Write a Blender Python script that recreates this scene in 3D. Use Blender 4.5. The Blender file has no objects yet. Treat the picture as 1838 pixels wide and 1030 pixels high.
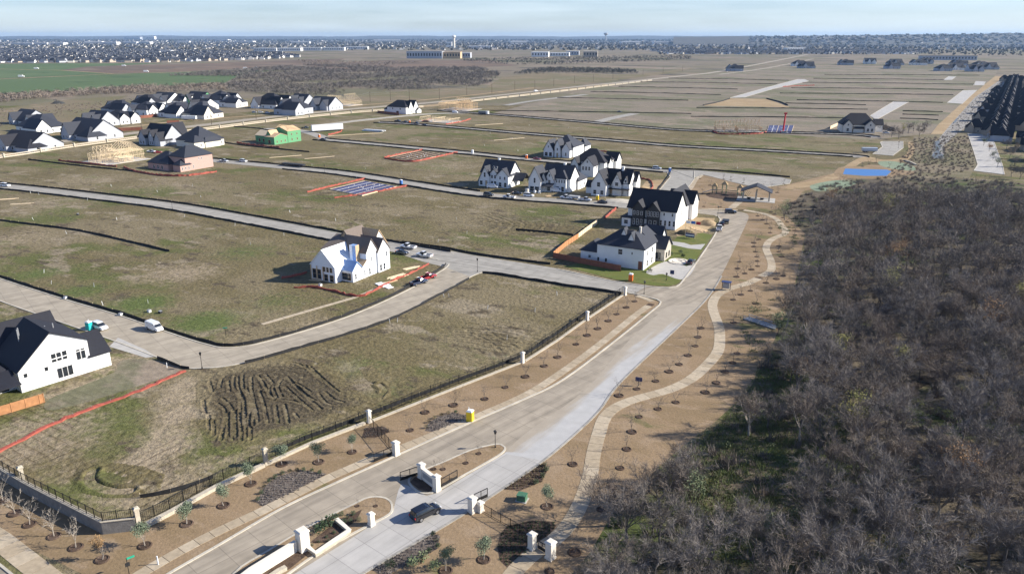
import bpy, bmesh, math, random
import numpy as np
from mathutils import Vector, Matrix
from mathutils.geometry import delaunay_2d_cdt
HAZE = 3.2e-5
random.seed(7); rng = np.random.default_rng(7)
S = bpy.context.scene; C = S.collection; R = math.radians

# ------------------------------------------------------------------ camera
F, CX, CY, HZ, CAMH = 1350., 919., 515., 66., 68.     # photo pixels; horizon row; metres above ground
PIT = math.atan((CY - HZ) / F); CP, SP = math.cos(PIT), math.sin(PIT)
cam = bpy.data.cameras.new('camera'); cam.sensor_width = 36; cam.lens = F / 1838 * 36
cam.clip_start = 1; cam.clip_end = 60000
camo = bpy.data.objects.new('camera', cam); C.objects.link(camo)
camo.location = (0, 0, CAMH); camo.rotation_euler = (R(90) - PIT, 0, 0); S.camera = camo

# ------------------------------------------------------------------ sky, sun, exposure
SUN_EL, SUN_AZ = R(28), R(2)          # azimuth measured from +X towards +Y
w = bpy.data.worlds.new('World'); S.world = w; w.use_nodes = True
nt = w.node_tree; nt.nodes.clear()
def N(tree, t, **k):
    n = tree.nodes.new(t)
    for a, b in k.items(): setattr(n, a, b)
    return n
sky = N(nt, 'ShaderNodeTexSky', sky_type='NISHITA', sun_disc=False, sun_elevation=SUN_EL,
        sun_rotation=R(90) - SUN_AZ, altitude=200, air_density=1.0, dust_density=0.15, ozone_density=1.6)
tc = N(nt, 'ShaderNodeTexCoord'); mp = N(nt, 'ShaderNodeMapping'); mp.inputs['Scale'].default_value = (2.2, 2.2, 26)
nz = N(nt, 'ShaderNodeTexNoise'); nz.inputs['Scale'].default_value = 1.6; nz.inputs['Detail'].default_value = 7; nz.inputs['Roughness'].default_value = .55
cr = N(nt, 'ShaderNodeValToRGB'); cr.color_ramp.elements[0].position = .36; cr.color_ramp.elements[1].position = .86
mul = N(nt, 'ShaderNodeMath', operation='MULTIPLY'); mul.inputs[1].default_value = .5
mx = N(nt, 'ShaderNodeMix', data_type='RGBA'); mx.inputs[7].default_value = (9.4, 10.8, 11.6, 1)
tint = N(nt, 'ShaderNodeMix', data_type='RGBA', blend_type='MULTIPLY'); tint.inputs[0].default_value = 1; tint.inputs[7].default_value = (.90, 1.06, 1.52, 1)
bg = N(nt, 'ShaderNodeBackground'); bg.inputs[1].default_value = .055
wo = N(nt, 'ShaderNodeOutputWorld'); L = nt.links.new
L(tc.outputs['Generated'], mp.inputs[0]); L(mp.outputs[0], nz.inputs['Vector']); L(nz.outputs[0], cr.inputs[0]); L(cr.outputs[0], mul.inputs[0]); sz = N(nt, 'ShaderNodeSeparateXYZ'); L(tc.outputs['Generated'], sz.inputs[0]); vz = N(nt, 'ShaderNodeMapRange'); vz.inputs[1].default_value = .0; vz.inputs[2].default_value = .45; vz.inputs[3].default_value = .8; vz.inputs[4].default_value = .18; L(sz.outputs[2], vz.inputs[0]); L(vz.outputs[0], mul.inputs[1])
L(sky.outputs[0], tint.inputs[6]); L(tint.outputs[2], mx.inputs[6]); L(mul.outputs[0], mx.inputs[0]); L(mx.outputs[2], bg.inputs[0]); L(bg.outputs[0], wo.inputs[0])
sl = bpy.data.lights.new('sun', 'SUN'); sl.energy = 5.0; sl.angle = R(.53); sl.color = (1, .93, .82)
so = bpy.data.objects.new('sun', sl); C.objects.link(so)
so.rotation_euler = Vector((math.cos(SUN_EL) * math.cos(SUN_AZ), math.cos(SUN_EL) * math.sin(SUN_AZ), math.sin(SUN_EL))).to_track_quat('Z', 'Y').to_euler()
so.location = (200, 0, 200)
S.view_settings.view_transform = 'Standard'; S.view_settings.look = 'None'; S.view_settings.gamma = 1
S.view_settings.use_curve_mapping = False; S.view_settings.exposure = .9
S.render.engine = 'CYCLES'; S.cycles.max_bounces = 6; S.cycles.volume_bounces = 0; S.cycles.transparent_max_bounces = 8

# ------------------------------------------------------------------ helpers
def G(u, v, z=0.):
    """place on the flat ground seen at photo position u, v"""
    a, b = (u - CX) / F, (v - CY) / F
    t = (CAMH - z) / (SP + b * CP)
    return Vector((a * t, (CP - b * SP) * t))
def GP(*p): return [G(*q) for q in p]
def catmull(pts, n=6, closed=False):
    P = [Vector(p) for p in pts]; out = []; m = len(P)
    rngi = range(m) if closed else range(m - 1)
    for i in rngi:
        if closed: p0, p1, p2, p3 = P[(i - 1) % m], P[i], P[(i + 1) % m], P[(i + 2) % m]
        else: p0, p1, p2, p3 = P[max(i - 1, 0)], P[i], P[i + 1], P[min(i + 2, m - 1)]
        for k in range(n):
            t = k / n
            out.append(.5 * (2 * p1 + (p2 - p0) * t + (2 * p0 - 5 * p1 + 4 * p2 - p3) * t * t + (3 * p1 - p0 - 3 * p2 + p3) * t ** 3))
    if not closed: out.append(P[-1])
    return out
def SM(*px, n=6): return catmull(GP(*px), n)
def resample(pts, step):
    out = [pts[0].copy()]; acc = 0.
    for a, b in zip(pts, pts[1:]):
        d = (b - a).length
        if d < 1e-6: continue
        s = step - acc
        while s <= d:
            out.append(a.lerp(b, s / d)); s += step
        acc = (acc + d) % step
    return out
def normals(pts):
    out = []
    for i in range(len(pts)):
        t = (pts[min(i + 1, len(pts) - 1)] - pts[max(i - 1, 0)]); t.normalize(); out.append(Vector((-t.y, t.x)))
    return out
def offset(pts, d): return [p + n * d for p, n in zip(pts, normals(pts))]
def inside(p, poly):
    x, y = p[0], p[1]; c = False; j = len(poly) - 1
    for i in range(len(poly)):
        a, b = poly[i], poly[j]
        if (a[1] > y) != (b[1] > y) and x < (b[0] - a[0]) * (y - a[1]) / (b[1] - a[1]) + a[0]: c = not c
        j = i
    return c

class MB:
    def __init__(s): s.v = []; s.f = []
    def add(s, vs, fs):
        o = len(s.v); s.v.extend(vs); s.f.extend(tuple(o + i for i in f) for f in fs); return s
    def box(s, x0, x1, y0, y1, z0, z1):
        return s.add([(x0, y0, z0), (x1, y0, z0), (x1, y1, z0), (x0, y1, z0), (x0, y0, z1), (x1, y0, z1), (x1, y1, z1), (x0, y1, z1)],
                     [(0, 3, 2, 1), (4, 5, 6, 7), (0, 1, 5, 4), (1, 2, 6, 5), (2, 3, 7, 6), (3, 0, 4, 7)])
    def cbox(s, cx, cy, cz, sx, sy, sz): return s.box(cx - sx / 2, cx + sx / 2, cy - sy / 2, cy + sy / 2, cz - sz / 2, cz + sz / 2)
    def frustum(s, x, y, z0, z1, a0, b0, a1, b1):
        return s.add([(x - a0, y - b0, z0), (x + a0, y - b0, z0), (x + a0, y + b0, z0), (x - a0, y + b0, z0),
                      (x - a1, y - b1, z1), (x + a1, y - b1, z1), (x + a1, y + b1, z1), (x - a1, y + b1, z1)],
                     [(0, 3, 2, 1), (4, 5, 6, 7), (0, 1, 5, 4), (1, 2, 6, 5), (2, 3, 7, 6), (3, 0, 4, 7)])
    def tube(s, p, q, r0, r1=None, n=5, cap=True):
        p, q = Vector(p), Vector(q); r1 = r0 if r1 is None else r1
        d = q - p
        if d.length < 1e-6: return s
        d.normalize(); a = d.orthogonal().normalized(); b = d.cross(a); vs = []
        for c, r in ((p, r0), (q, r1)):
            for k in range(n):
                t = 2 * math.pi * k / n; vs.append(tuple(c + a * (r * math.cos(t)) + b * (r * math.sin(t))))
        fs = [(k, (k + 1) % n, n + (k + 1) % n, n + k) for k in range(n)]
        if cap: fs += [tuple(range(n - 1, -1, -1)), tuple(range(n, 2 * n))]
        return s.add(vs, fs)
    def lathe(s, prof, n=10, cx=0, cy=0):
        vs = []; m = len(prof)
        for r, z in prof:
            for k in range(n):
                t = 2 * math.pi * k / n; vs.append((cx + r * math.cos(t), cy + r * math.sin(t), z))
        fs = [(i * n + k, i * n + (k + 1) % n, (i + 1) * n + (k + 1) % n, (i + 1) * n + k) for i in range(m - 1) for k in range(n)]
        fs += [tuple(range(n - 1, -1, -1)), tuple(range((m - 1) * n, m * n))]
        return s.add(vs, fs)
    def prism(s, pts, y0, y1):          # outline in x,z pushed along y
        n = len(pts)
        return s.add([(x, y0, z) for x, z in pts] + [(x, y1, z) for x, z in pts],
                     [tuple(range(n)), tuple(range(2 * n - 1, n - 1, -1))] + [(i, n + i, n + (i + 1) % n, (i + 1) % n) for i in range(n)])
    def ext(s, pts, z0, z1):            # outline in x,y pushed up
        n = len(pts)
        return s.add([(p[0], p[1], z0) for p in pts] + [(p[0], p[1], z1) for p in pts],
                     [tuple(range(n - 1, -1, -1)), tuple(range(n, 2 * n))] + [(i, (i + 1) % n, n + (i + 1) % n, n + i) for i in range(n)])
    def sweep(s, pts, wd, z0, z1, wob=0):
        nn = normals(pts); vs = []; fs = []
        for i, (p, q) in enumerate(zip(pts, nn)):
            a, b = p - q * (wd / 2), p + q * (wd / 2); h = z1 + (random.uniform(-wob, wob) if wob else 0)
            vs += [(a.x, a.y, z0), (b.x, b.y, z0), (b.x, b.y, h), (a.x, a.y, h)]
        m = len(pts)
        for i in range(m - 1):
            o = 4 * i
            fs += [(o, o + 4, o + 7, o + 3), (o + 1, o + 2, o + 6, o + 5), (o + 3, o + 7, o + 6, o + 2), (o, o + 1, o + 5, o + 4)]
        fs += [(0, 3, 2, 1), (4 * m - 4, 4 * m - 3, 4 * m - 2, 4 * m - 1)]
        return s.add(vs, fs)
    def mesh(s, name, smooth=False):
        me = bpy.data.meshes.new(name); me.from_pydata([tuple(v) for v in s.v], [], s.f); me.validate(); me.update()
        bm = bmesh.new(); bm.from_mesh(me); bmesh.ops.recalc_face_normals(bm, faces=bm.faces); bm.to_mesh(me); bm.free()
        if smooth:
            for p in me.polygons: p.use_smooth = True
        return me
def tag(o, label=None, cat=None, group=None, kind=None):
    if label: o['label'] = label
    if cat: o['category'] = cat
    if group: o['group'] = group
    if kind: o['kind'] = kind
    return o
def obj(name, m, mat=None, parent=None, loc=(0, 0, 0), rz=0, smooth=False, **k):
    me = m.mesh(name, smooth) if isinstance(m, MB) else m
    if mat is not None and not me.materials: me.materials.append(mat)
    o = bpy.data.objects.new(name, me); C.objects.link(o); o.location = loc; o.rotation_euler = (0, 0, rz)
    if parent: o.parent = parent
    return tag(o, **k)
def empty(name, loc=(0, 0, 0), rz=0, **k):
    o = bpy.data.objects.new(name, None); C.objects.link(o); o.location = loc; o.rotation_euler = (0, 0, rz)
    o.empty_display_size = .3
    return tag(o, **k)
def copy_tree(o, parent=None):
    c = o.copy(); C.objects.link(c); c.parent = parent
    for ch in list(o.children): copy_tree(ch, c)
    return c
def npmesh(name, V, T, mat, smooth=False):
    """V (n,3), T (m,3) arrays -> mesh"""
    me = bpy.data.meshes.new(name); V = np.asarray(V, np.float32); T = np.asarray(T, np.int32)
    me.vertices.add(len(V)); me.vertices.foreach_set('co', V.ravel())
    me.loops.add(T.size); me.loops.foreach_set('vertex_index', T.ravel())
    me.polygons.add(len(T)); me.polygons.foreach_set('loop_start', np.arange(0, T.size, 3, dtype=np.int32))
    me.update(calc_edges=True); me.validate()
    if smooth: me.polygons.foreach_set('use_smooth', np.ones(len(T), bool))
    me.materials.append(mat); return me
def sheet(name, pts, z, mat, parent=None, kind='structure', **k):
    q = [Vector((p[0], p[1])) for p in pts]; q = [p for i, p in enumerate(q) if (p - q[i - 1]).length > 1e-3]
    o = q[0].copy(); q = [p - o for p in q]
    vs, _, fs, *_r = delaunay_2d_cdt(q, [], [list(range(len(q)))], 1, 1e-4)
    me = bpy.data.meshes.new(name); me.from_pydata([(p.x + o.x, p.y + o.y, z) for p in vs], [], [tuple(f) for f in fs]); me.update()
    for f in me.polygons:
        if f.normal.z < 0: f.flip()
    return obj(name, me, mat, parent, kind=kind, **k)
def ribbon(name, pts, wd, z, mat, parent=None, kind='structure', **k):
    nn = normals(pts); m = MB()
    m.v = [(p.x + q.x * s, p.y + q.y * s, z) for p, q in zip(pts, nn) for s in (-wd / 2, wd / 2)]
    m.f = [(2 * i, 2 * i + 2, 2 * i + 3, 2 * i + 1) for i in range(len(pts) - 1)]
    return obj(name, m, mat, parent, kind=kind, **k)

ORD = ['first', 'second', 'third', 'fourth', 'fifth', 'sixth', 'seventh', 'eighth', 'ninth', 'tenth', 'eleventh', 'twelfth', 'thirteenth', 'fourteenth', 'fifteenth', 'sixteenth', 'seventeenth', 'eighteenth', 'nineteenth', 'twentieth']
# ------------------------------------------------------------------ materials
M = {}
def newmat(name):
    m = bpy.data.materials.new(name); m.use_nodes = True; t = m.node_tree; b = t.nodes['Principled BSDF']; M[name] = m; return m, t, b
def plain(name, col, rough=.7, metal=0, var=.12, scale=3., bump=0, bscale=20, spec=None, coat=0):
    m, t, b = newmat(name); b.inputs['Roughness'].default_value = rough; b.inputs['Metallic'].default_value = metal
    if spec is not None: b.inputs['Specular IOR Level'].default_value = spec
    if coat: b.inputs['Coat Weight'].default_value = coat; b.inputs['Coat Roughness'].default_value = .05
    g = N(t, 'ShaderNodeNewGeometry'); n = N(t, 'ShaderNodeTexNoise'); n.inputs['Scale'].default_value = scale; n.inputs['Detail'].default_value = 5
    r = N(t, 'ShaderNodeValToRGB'); e = r.color_ramp.elements
    e[0].position = .3; e[1].position = .7
    e[0].color = (*[c * (1 - var) for c in col], 1); e[1].color = (*[c * (1 + var) for c in col], 1)
    t.links.new(g.outputs['Position'], n.inputs['Vector']); t.links.new(n.outputs[0], r.inputs[0]); t.links.new(r.outputs[0], b.inputs['Base Color'])
    if bump:
        n2 = N(t, 'ShaderNodeTexNoise'); n2.inputs['Scale'].default_value = bscale; n2.inputs['Detail'].default_value = 4
        bp = N(t, 'ShaderNodeBump'); bp.inputs['Strength'].default_value = bump; bp.inputs['Distance'].default_value = .1
        t.links.new(g.outputs['Position'], n2.inputs['Vector']); t.links.new(n2.outputs[0], bp.inputs['Height']); t.links.new(bp.outputs[0], b.inputs['Normal'])
    return m
def soil(name, layers, fine=.25, fscale=1.3, bump=.5, bscale=.9, rough=.95, attr=None, tracks=0., tang=-28, bdist=.3):
    """layers: [(colour, noise scale, threshold, softness)], painted one over another by world-space noise"""
    m, t, b = newmat(name); b.inputs['Roughness'].default_value = rough; b.inputs['Specular IOR Level'].default_value = .15
    g = N(t, 'ShaderNodeNewGeometry'); cur = None; LK = t.links.new
    for i, lay in enumerate(layers):
        if cur is None:
            c = N(t, 'ShaderNodeRGB'); c.outputs[0].default_value = (*lay, 1); cur = c.outputs[0]; continue
        col, sc, th, so_ = lay
        n = N(t, 'ShaderNodeTexNoise'); n.inputs['Scale'].default_value = sc; n.inputs['Detail'].default_value = 5; n.inputs['Roughness'].default_value = .64
        mpn = N(t, 'ShaderNodeMapping'); mpn.inputs['Location'].default_value = (i * 37.1, i * 11.7, i * 5.); mpn.vector_type = 'TEXTURE'; mpn.inputs['Rotation'].default_value = (0, 0, R(-28)); mpn.inputs['Scale'].default_value = (1.5, .9, 1)
        mr = N(t, 'ShaderNodeMapRange', interpolation_type='SMOOTHSTEP'); mr.inputs[1].default_value = th - so_; mr.inputs[2].default_value = th + so_
        x = N(t, 'ShaderNodeMix', data_type='RGBA'); x.inputs[7].default_value = (*col, 1)
        LK(g.outputs['Position'], mpn.inputs[0]); LK(mpn.outputs[0], n.inputs['Vector']); LK(n.outputs[0], mr.inputs[0]); LK(mr.outputs[0], x.inputs[0]); LK(cur, x.inputs[6]); cur = x.outputs[2]
    for an, col in (attr or {}).items():
        at = N(t, 'ShaderNodeAttribute', attribute_name=an)
        n = N(t, 'ShaderNodeTexNoise'); n.inputs['Scale'].default_value = .45; n.inputs['Detail'].default_value = 8; n.inputs['Roughness'].default_value = .7
        ad = N(t, 'ShaderNodeMath', operation='ADD'); sb = N(t, 'ShaderNodeMapRange', interpolation_type='SMOOTHSTEP'); sb.inputs[1].default_value = .68; sb.inputs[2].default_value = 1.12
        x = N(t, 'ShaderNodeMix', data_type='RGBA'); x.inputs[7].default_value = (*col, 1)
        LK(g.outputs['Position'], n.inputs['Vector']); LK(n.outputs[0], ad.inputs[0]); LK(at.outputs['Fac'], ad.inputs[1]); LK(ad.outputs[0], sb.inputs[0]); LK(sb.outputs[0], x.inputs[0]); LK(cur, x.inputs[6]); cur = x.outputs[2]
    hs = None
    if tracks:
        for ang in (tang, tang + 84):
            mpw = N(t, 'ShaderNodeMapping'); mpw.inputs['Rotation'].default_value = (0, 0, R(-ang))
            wv = N(t, 'ShaderNodeTexWave', bands_direction='Y', wave_profile='SAW'); wv.inputs['Scale'].default_value = .16; wv.inputs['Distortion'].default_value = 7; wv.inputs['Detail'].default_value = 3; wv.inputs['Detail Scale'].default_value = .22
            mk = N(t, 'ShaderNodeTexNoise'); mk.inputs['Scale'].default_value = .05; mk.inputs['Detail'].default_value = 4
            mr = N(t, 'ShaderNodeMapRange'); mr.inputs[1].default_value = .52; mr.inputs[2].default_value = .66; mr.inputs[4].default_value = tracks
            mm = N(t, 'ShaderNodeMath', operation='MULTIPLY'); pw = N(t, 'ShaderNodeMath', operation='POWER'); pw.inputs[1].default_value = 5
            x = N(t, 'ShaderNodeMix', data_type='RGBA', blend_type='MULTIPLY'); x.inputs[7].default_value = (.45, .42, .38, 1)
            ofs = N(t, 'ShaderNodeMapping'); ofs.inputs['Location'].default_value = (ang * 3., 0, 0)
            LK(g.outputs['Position'], mpw.inputs[0]); LK(mpw.outputs[0], wv.inputs['Vector']); LK(g.outputs['Position'], ofs.inputs[0]); LK(ofs.outputs[0], mk.inputs['Vector']); LK(mk.outputs[0], mr.inputs[0])
            LK(wv.outputs['Fac'], pw.inputs[0]); LK(pw.outputs[0], mm.inputs[0]); LK(mr.outputs[0], mm.inputs[1]); LK(mm.outputs[0], x.inputs[0]); LK(cur, x.inputs[6]); cur = x.outputs[2]
    n = N(t, 'ShaderNodeTexNoise'); n.inputs['Scale'].default_value = fscale; n.inputs['Detail'].default_value = 6; n.inputs['Roughness'].default_value = .72
    mr = N(t, 'ShaderNodeMapRange'); mr.inputs[1].default_value = .25; mr.inputs[2].default_value = .75; mr.inputs[3].default_value = 1 - fine; mr.inputs[4].default_value = 1 + fine
    vm = N(t, 'ShaderNodeVectorMath', operation='SCALE')
    LK(g.outputs['Position'], n.inputs['Vector']); LK(n.outputs[0], mr.inputs[0]); LK(cur, vm.inputs[0]); LK(mr.outputs[0], vm.inputs['Scale']); LK(vm.outputs[0], b.inputs['Base Color'])
    n2 = N(t, 'ShaderNodeTexNoise'); n2.inputs['Scale'].default_value = bscale; n2.inputs['Detail'].default_value = 5; n2.inputs['Roughness'].default_value = .65
    bp = N(t, 'ShaderNodeBump'); bp.inputs['Strength'].default_value = bump; bp.inputs['Distance'].default_value = bdist
    LK(g.outputs['Position'], n2.inputs['Vector']); LK(n2.outputs[0], bp.inputs['Height']); LK(bp.outputs[0], b.inputs['Normal'])
    return m
def concrete(name, col, joint=4.6, ang=0., var=.14, stain=.35, rough=.85, jw=.012):
    """cast concrete with saw-cut joints and tyre stains along the driving direction"""
    m, t, b = newmat(name); b.inputs['Roughness'].default_value = rough; LK = t.links.new; b.inputs['Specular IOR Level'].default_value = .3
    g = N(t, 'ShaderNodeNewGeometry'); mpn = N(t, 'ShaderNodeMapping'); mpn.inputs['Rotation'].default_value = (0, 0, R(-ang)); LK(g.outputs['Position'], mpn.inputs[0])
    br = N(t, 'ShaderNodeTexBrick'); br.offset = 0; br.inputs['Scale'].default_value = 1 / joint; br.inputs['Mortar Size'].default_value = jw; br.inputs['Brick Width'].default_value = 1; br.inputs['Row Height'].default_value = 1
    br.inputs['Color1'].default_value = (*[c * 1.05 for c in col], 1); br.inputs['Color2'].default_value = (*[c * .95 for c in col], 1); br.inputs['Mortar'].default_value = (*[c * .72 for c in col], 1)
    LK(mpn.outputs[0], br.inputs['Vector'])
    m2 = N(t, 'ShaderNodeMapping'); m2.vector_type = 'TEXTURE'; m2.inputs['Rotation'].default_value = (0, 0, R(ang)); m2.inputs['Scale'].default_value = (20, 1.3, 1); LK(g.outputs['Position'], m2.inputs[0])
    n = N(t, 'ShaderNodeTexNoise'); n.inputs['Scale'].default_value = 1.; n.inputs['Detail'].default_value = 6; LK(m2.outputs[0], n.inputs['Vector'])
    mr = N(t, 'ShaderNodeMapRange'); mr.inputs[1].default_value = .42; mr.inputs[2].default_value = .72; mr.inputs[3].default_value = 1; mr.inputs[4].default_value = 1 - stain; LK(n.outputs[0], mr.inputs[0])
    n3 = N(t, 'ShaderNodeTexNoise'); n3.inputs['Scale'].default_value = .35; n3.inputs['Detail'].default_value = 8; LK(g.outputs['Position'], n3.inputs['Vector'])
    r3 = N(t, 'ShaderNodeMapRange'); r3.inputs[1].default_value = .3; r3.inputs[2].default_value = .7; r3.inputs[3].default_value = 1 - var; r3.inputs[4].default_value = 1 + var; LK(n3.outputs[0], r3.inputs[0])
    mm = N(t, 'ShaderNodeMath', operation='MULTIPLY'); LK(mr.outputs[0], mm.inputs[0]); LK(r3.outputs[0], mm.inputs[1])
    vm = N(t, 'ShaderNodeVectorMath', operation='SCALE'); LK(br.outputs[0], vm.inputs[0]); LK(mm.outputs[0], vm.inputs['Scale']); LK(vm.outputs[0], b.inputs['Base Color'])
    return m
def shingle(name, col):
    m, t, b = newmat(name); b.inputs['Roughness'].default_value = .8; LK = t.links.new
    g = N(t, 'ShaderNodeNewGeometry'); sx = N(t, 'ShaderNodeSeparateXYZ'); LK(g.outputs['Position'], sx.inputs[0])
    ml = N(t, 'ShaderNodeMath', operation='MULTIPLY'); ml.inputs[1].default_value = 5.5; LK(sx.outputs[2], ml.inputs[0])
    fr = N(t, 'ShaderNodeMath', operation='FRACT'); LK(ml.outputs[0], fr.inputs[0])
    n = N(t, 'ShaderNodeTexNoise'); n.inputs['Scale'].default_value = 2.2; n.inputs['Detail'].default_value = 8; n.inputs['Roughness'].default_value = .75; LK(g.outputs['Position'], n.inputs['Vector'])
    ad = N(t, 'ShaderNodeMath', operation='MULTIPLY_ADD'); ad.inputs[1].default_value = .16; LK(fr.outputs[0], ad.inputs[0]); LK(n.outputs[0], ad.inputs[2])
    r = N(t, 'ShaderNodeValToRGB'); e = r.color_ramp.elements; e[0].position = .3; e[1].position = .85
    e[0].color = (*[c * .65 for c in col], 1); e[1].color = (*[c * 1.4 for c in col], 1); LK(ad.outputs[0], r.inputs[0]); LK(r.outputs[0], b.inputs['Base Color'])
    return m

OLIVE, TAN, GREEN, DIRT = (.148, .122, .062), (.24, .20, .135), (.075, .10, .03), (.14, .11, .07)
soil('lot_soil', [OLIVE, ((.190, .156, .092), .022, .50, .06), ((.105, .112, .038), .035, .565, .06), (TAN, .10, .60, .045), ((.100, .080, .052), .19, .61, .04), ((.30, .26, .19), .45, .70, .04)], fine=.55, fscale=1.1, attr={'green': (.098, .122, .038), 'tan': (.29, .235, .16), 'dark': (.088, .072, .046)}, tracks=.9, bump=1., bscale=.7, bdist=.5)
soil('far_soil', [(.185, .155, .112), ((.140, .130, .078), .003, .5, .05), ((.23, .185, .14), .006, .56, .04), ((.095, .088, .068), .009, .60, .03)], fine=.2, fscale=.04, bump=.1)
soil('pad_soil', [(.205, .175, .132), ((.150, .145, .088), .012, .52, .05), ((.25, .205, .155), .04, .58, .05), ((.13, .11, .08), .08, .64, .04)], fine=.35, fscale=.5, tracks=.5, bump=.6)
soil('verge_turf', [(.262, .188, .114), ((.222, .160, .092), .06, .52, .06), ((.29, .215, .14), .2, .58, .07), ((.135, .125, .055), .09, .66, .05)], fine=.26, fscale=2.2, bump=.35, bscale=2)
soil('wood_floor', [(.115, .095, .066), ((.070, .090, .028), .05, .56, .06), ((.16, .13, .09), .15, .58, .08), ((.04, .036, .024), .3, .6, .07)], fine=.4, fscale=1.5, bump=.8, bscale=1.)
soil('wheat_green', [(.09, .132, .058), ((.11, .15, .07), .004, .55, .06), ((.068, .105, .046), .012, .6, .05), ((.14, .14, .08), .007, .66, .04)], fine=.12, fscale=.2, bump=.1)
soil('plough_brown', [(.17, .122, .088), ((.13, .10, .075), .006, .5, .08), ((.20, .155, .115), .012, .6, .06)], fine=.15, fscale=.1, bump=.1)
soil('dry_grass', [(.185, .150, .095), ((.150, .135, .072), .01, .5, .08), ((.23, .18, .12), .03, .6, .06)], fine=.2, fscale=.4, bump=.2)
soil('sand_bank', [(.32, .235, .135), ((.37, .28, .17), .05, .55, .08), ((.25, .185, .105), .12, .6, .06)], fine=.25, bump=.4)
soil('lawn', [(.115, .135, .036), ((.15, .15, .05), .12, .55, .08), ((.085, .11, .03), .3, .6, .06)], fine=.25, fscale=2.5, bump=.3, bscale=3)
soil('mulch', [(.085, .058, .042), ((.12, .085, .064), .5, .55, .1), ((.05, .036, .028), 1.2, .58, .08)], fine=.45, fscale=6, bump=.9, bscale=5, bdist=.12)
soil('bed_mulch', [(.135, .112, .095), ((.175, .15, .13), .6, .55, .1), ((.09, .072, .06), 1.2, .58, .08)], fine=.4, fscale=5, bump=.8, bscale=5, bdist=.12)
soil('rock_ditch', [(.26, .245, .22), ((.36, .35, .33), .25, .55, .05), ((.16, .14, .11), .3, .58, .05)], fine=.35, bump=.8)
soil('green_mat', [(.20, .25, .17), ((.25, .29, .21), .1, .55, .08), ((.20, .20, .12), .2, .6, .06)], fine=.2, bump=.3)
concrete('road_worn', (.335, .290, .226), 4.6, 47, stain=.3)
concrete('road_new', (.415, .40, .372), 4.6, 50, stain=.16, var=.08)
concrete('road_lot', (.33, .312, .275), 4.6, -28, stain=.25)
concrete('road_curve', (.36, .315, .245), 4.6, 40, stain=.22)
concrete('kerb_stone', (.50, .46, .38), 3., 45, stain=.12)
plain('slab_tan', (.36, .292, .20), .9, var=.16, scale=1.2, bump=.15)
plain('slab_pale', (.42, .35, .25), .9, var=.14, scale=1.2, bump=.15)
plain('drive', (.40, .385, .355), .85, var=.1, scale=.7)
shingle('roof_dark', (.018, .021, .032)); shingle('roof_slate', (.026, .030, .042)); shingle('roof_black', (.011, .012, .019))
plain('wall_white', (.76, .76, .74), .75, var=.03, scale=.8); plain('wall_cream', (.66, .62, .54), .8, var=.06, scale=1)
plain('wall_grey', (.40, .42, .46), .8, var=.08); plain('wall_pink', (.46, .30, .255), .85, var=.14, scale=5); plain('wall_black', (.022, .024, .028), .6)
plain('wall_stone', (.42, .385, .33), .85, var=.22, scale=2.5, bump=.4, bscale=4); plain('brick_tan', (.40, .34, .27), .85, var=.12, scale=4)
plain('trim_white', (.78, .78, .76), .6, var=.02); plain('trim_black', (.02, .02, .022), .5)
plain('glass', (.020, .026, .034), .08, var=.3, scale=.5, spec=.6)
plain('osb', (.52, .37, .22), .85, var=.12, scale=2); plain('lumber', (.60, .43, .25), .8, var=.16, scale=1.5); plain('lumber_pale', (.70, .56, .37), .8, var=.1)
plain('wrap_white', (.80, .82, .84), .5, var=.03); plain('wrap_blue', (.22, .36, .62), .5, var=.15); plain('sheath_green', (.10, .30, .14), .7, var=.12); plain('felt', (.155, .125, .105), .9, var=.12)
plain('limestone', (.46, .41, .32), .85, var=.14, scale=2, bump=.4, bscale=5); plain('plaster_white', (.70, .65, .56), .8, var=.05, scale=1.2)
plain('iron', (.012, .012, .013), .45); plain('silt', (.013, .013, .014), .85, var=.3); plain('orange_mesh', (.33, .075, .05), .75, var=.2, scale=1.5)
plain('cedar', (.42, .20, .085), .85, var=.18, scale=1.4); plain('cedar_red', (.23, .085, .05), .85, var=.18, scale=1.4)
plain('bark', (.135, .12, .11), .95, var=.2, scale=2); plain('bark_pale', (.34, .30, .25), .95, var=.15, scale=3)
plain('twig_grey', (.198, .176, .158), .95, var=.2, scale=.25); plain('twig_brown', (.198, .162, .130), .95, var=.2, scale=.25); plain('twig_dark', (.138, .122, .108), .95, var=.2, scale=.25)
plain('leaf_olive', (.115, .145, .068), .8, var=.3, scale=.8); plain('leaf_yellow', (.20, .19, .045), .8, var=.25, scale=.8); plain('leaf_rust', (.23, .125, .05), .85, var=.25, scale=.8)
plain('grass_green', (.13, .16, .055), .85, var=.3, scale=.5); plain('leaf_sage', (.150, .185, .115), .8, var=.25, scale=1.5); plain('leaf_dark', (.035, .060, .024), .8, var=.3, scale=2); plain('leaf_brown', (.22, .135, .06), .85, var=.25, scale=2)
plain('car_black', (.006, .007, .011), .25, coat=1, var=.05); plain('car_white', (.76, .77, .78), .3, coat=.6, var=.02); plain('car_red', (.30, .018, .022), .3, coat=.7, var=.05)
plain('car_blue', (.018, .032, .075), .3, coat=.8, var=.05); plain('car_grey', (.17, .18, .20), .3, coat=.6, var=.05); plain('car_silver', (.50, .53, .57), .3, coat=.5, var=.04)
plain('tyre', (.012, .012, .012), .9); plain('rim', (.42, .42, .43), .35, metal=.8); plain('lamp_red', (.45, .02, .02), .3); plain('lamp_clear', (.80, .82, .85), .15)
plain('toilet_yellow', (.72, .52, .02), .5); plain('toilet_orange', (.75, .17, .03), .5); plain('toilet_blue', (.05, .18, .52), .5); plain('plastic_white', (.78, .80, .80), .45); plain('teal', (.02, .42, .42), .5)
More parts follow.
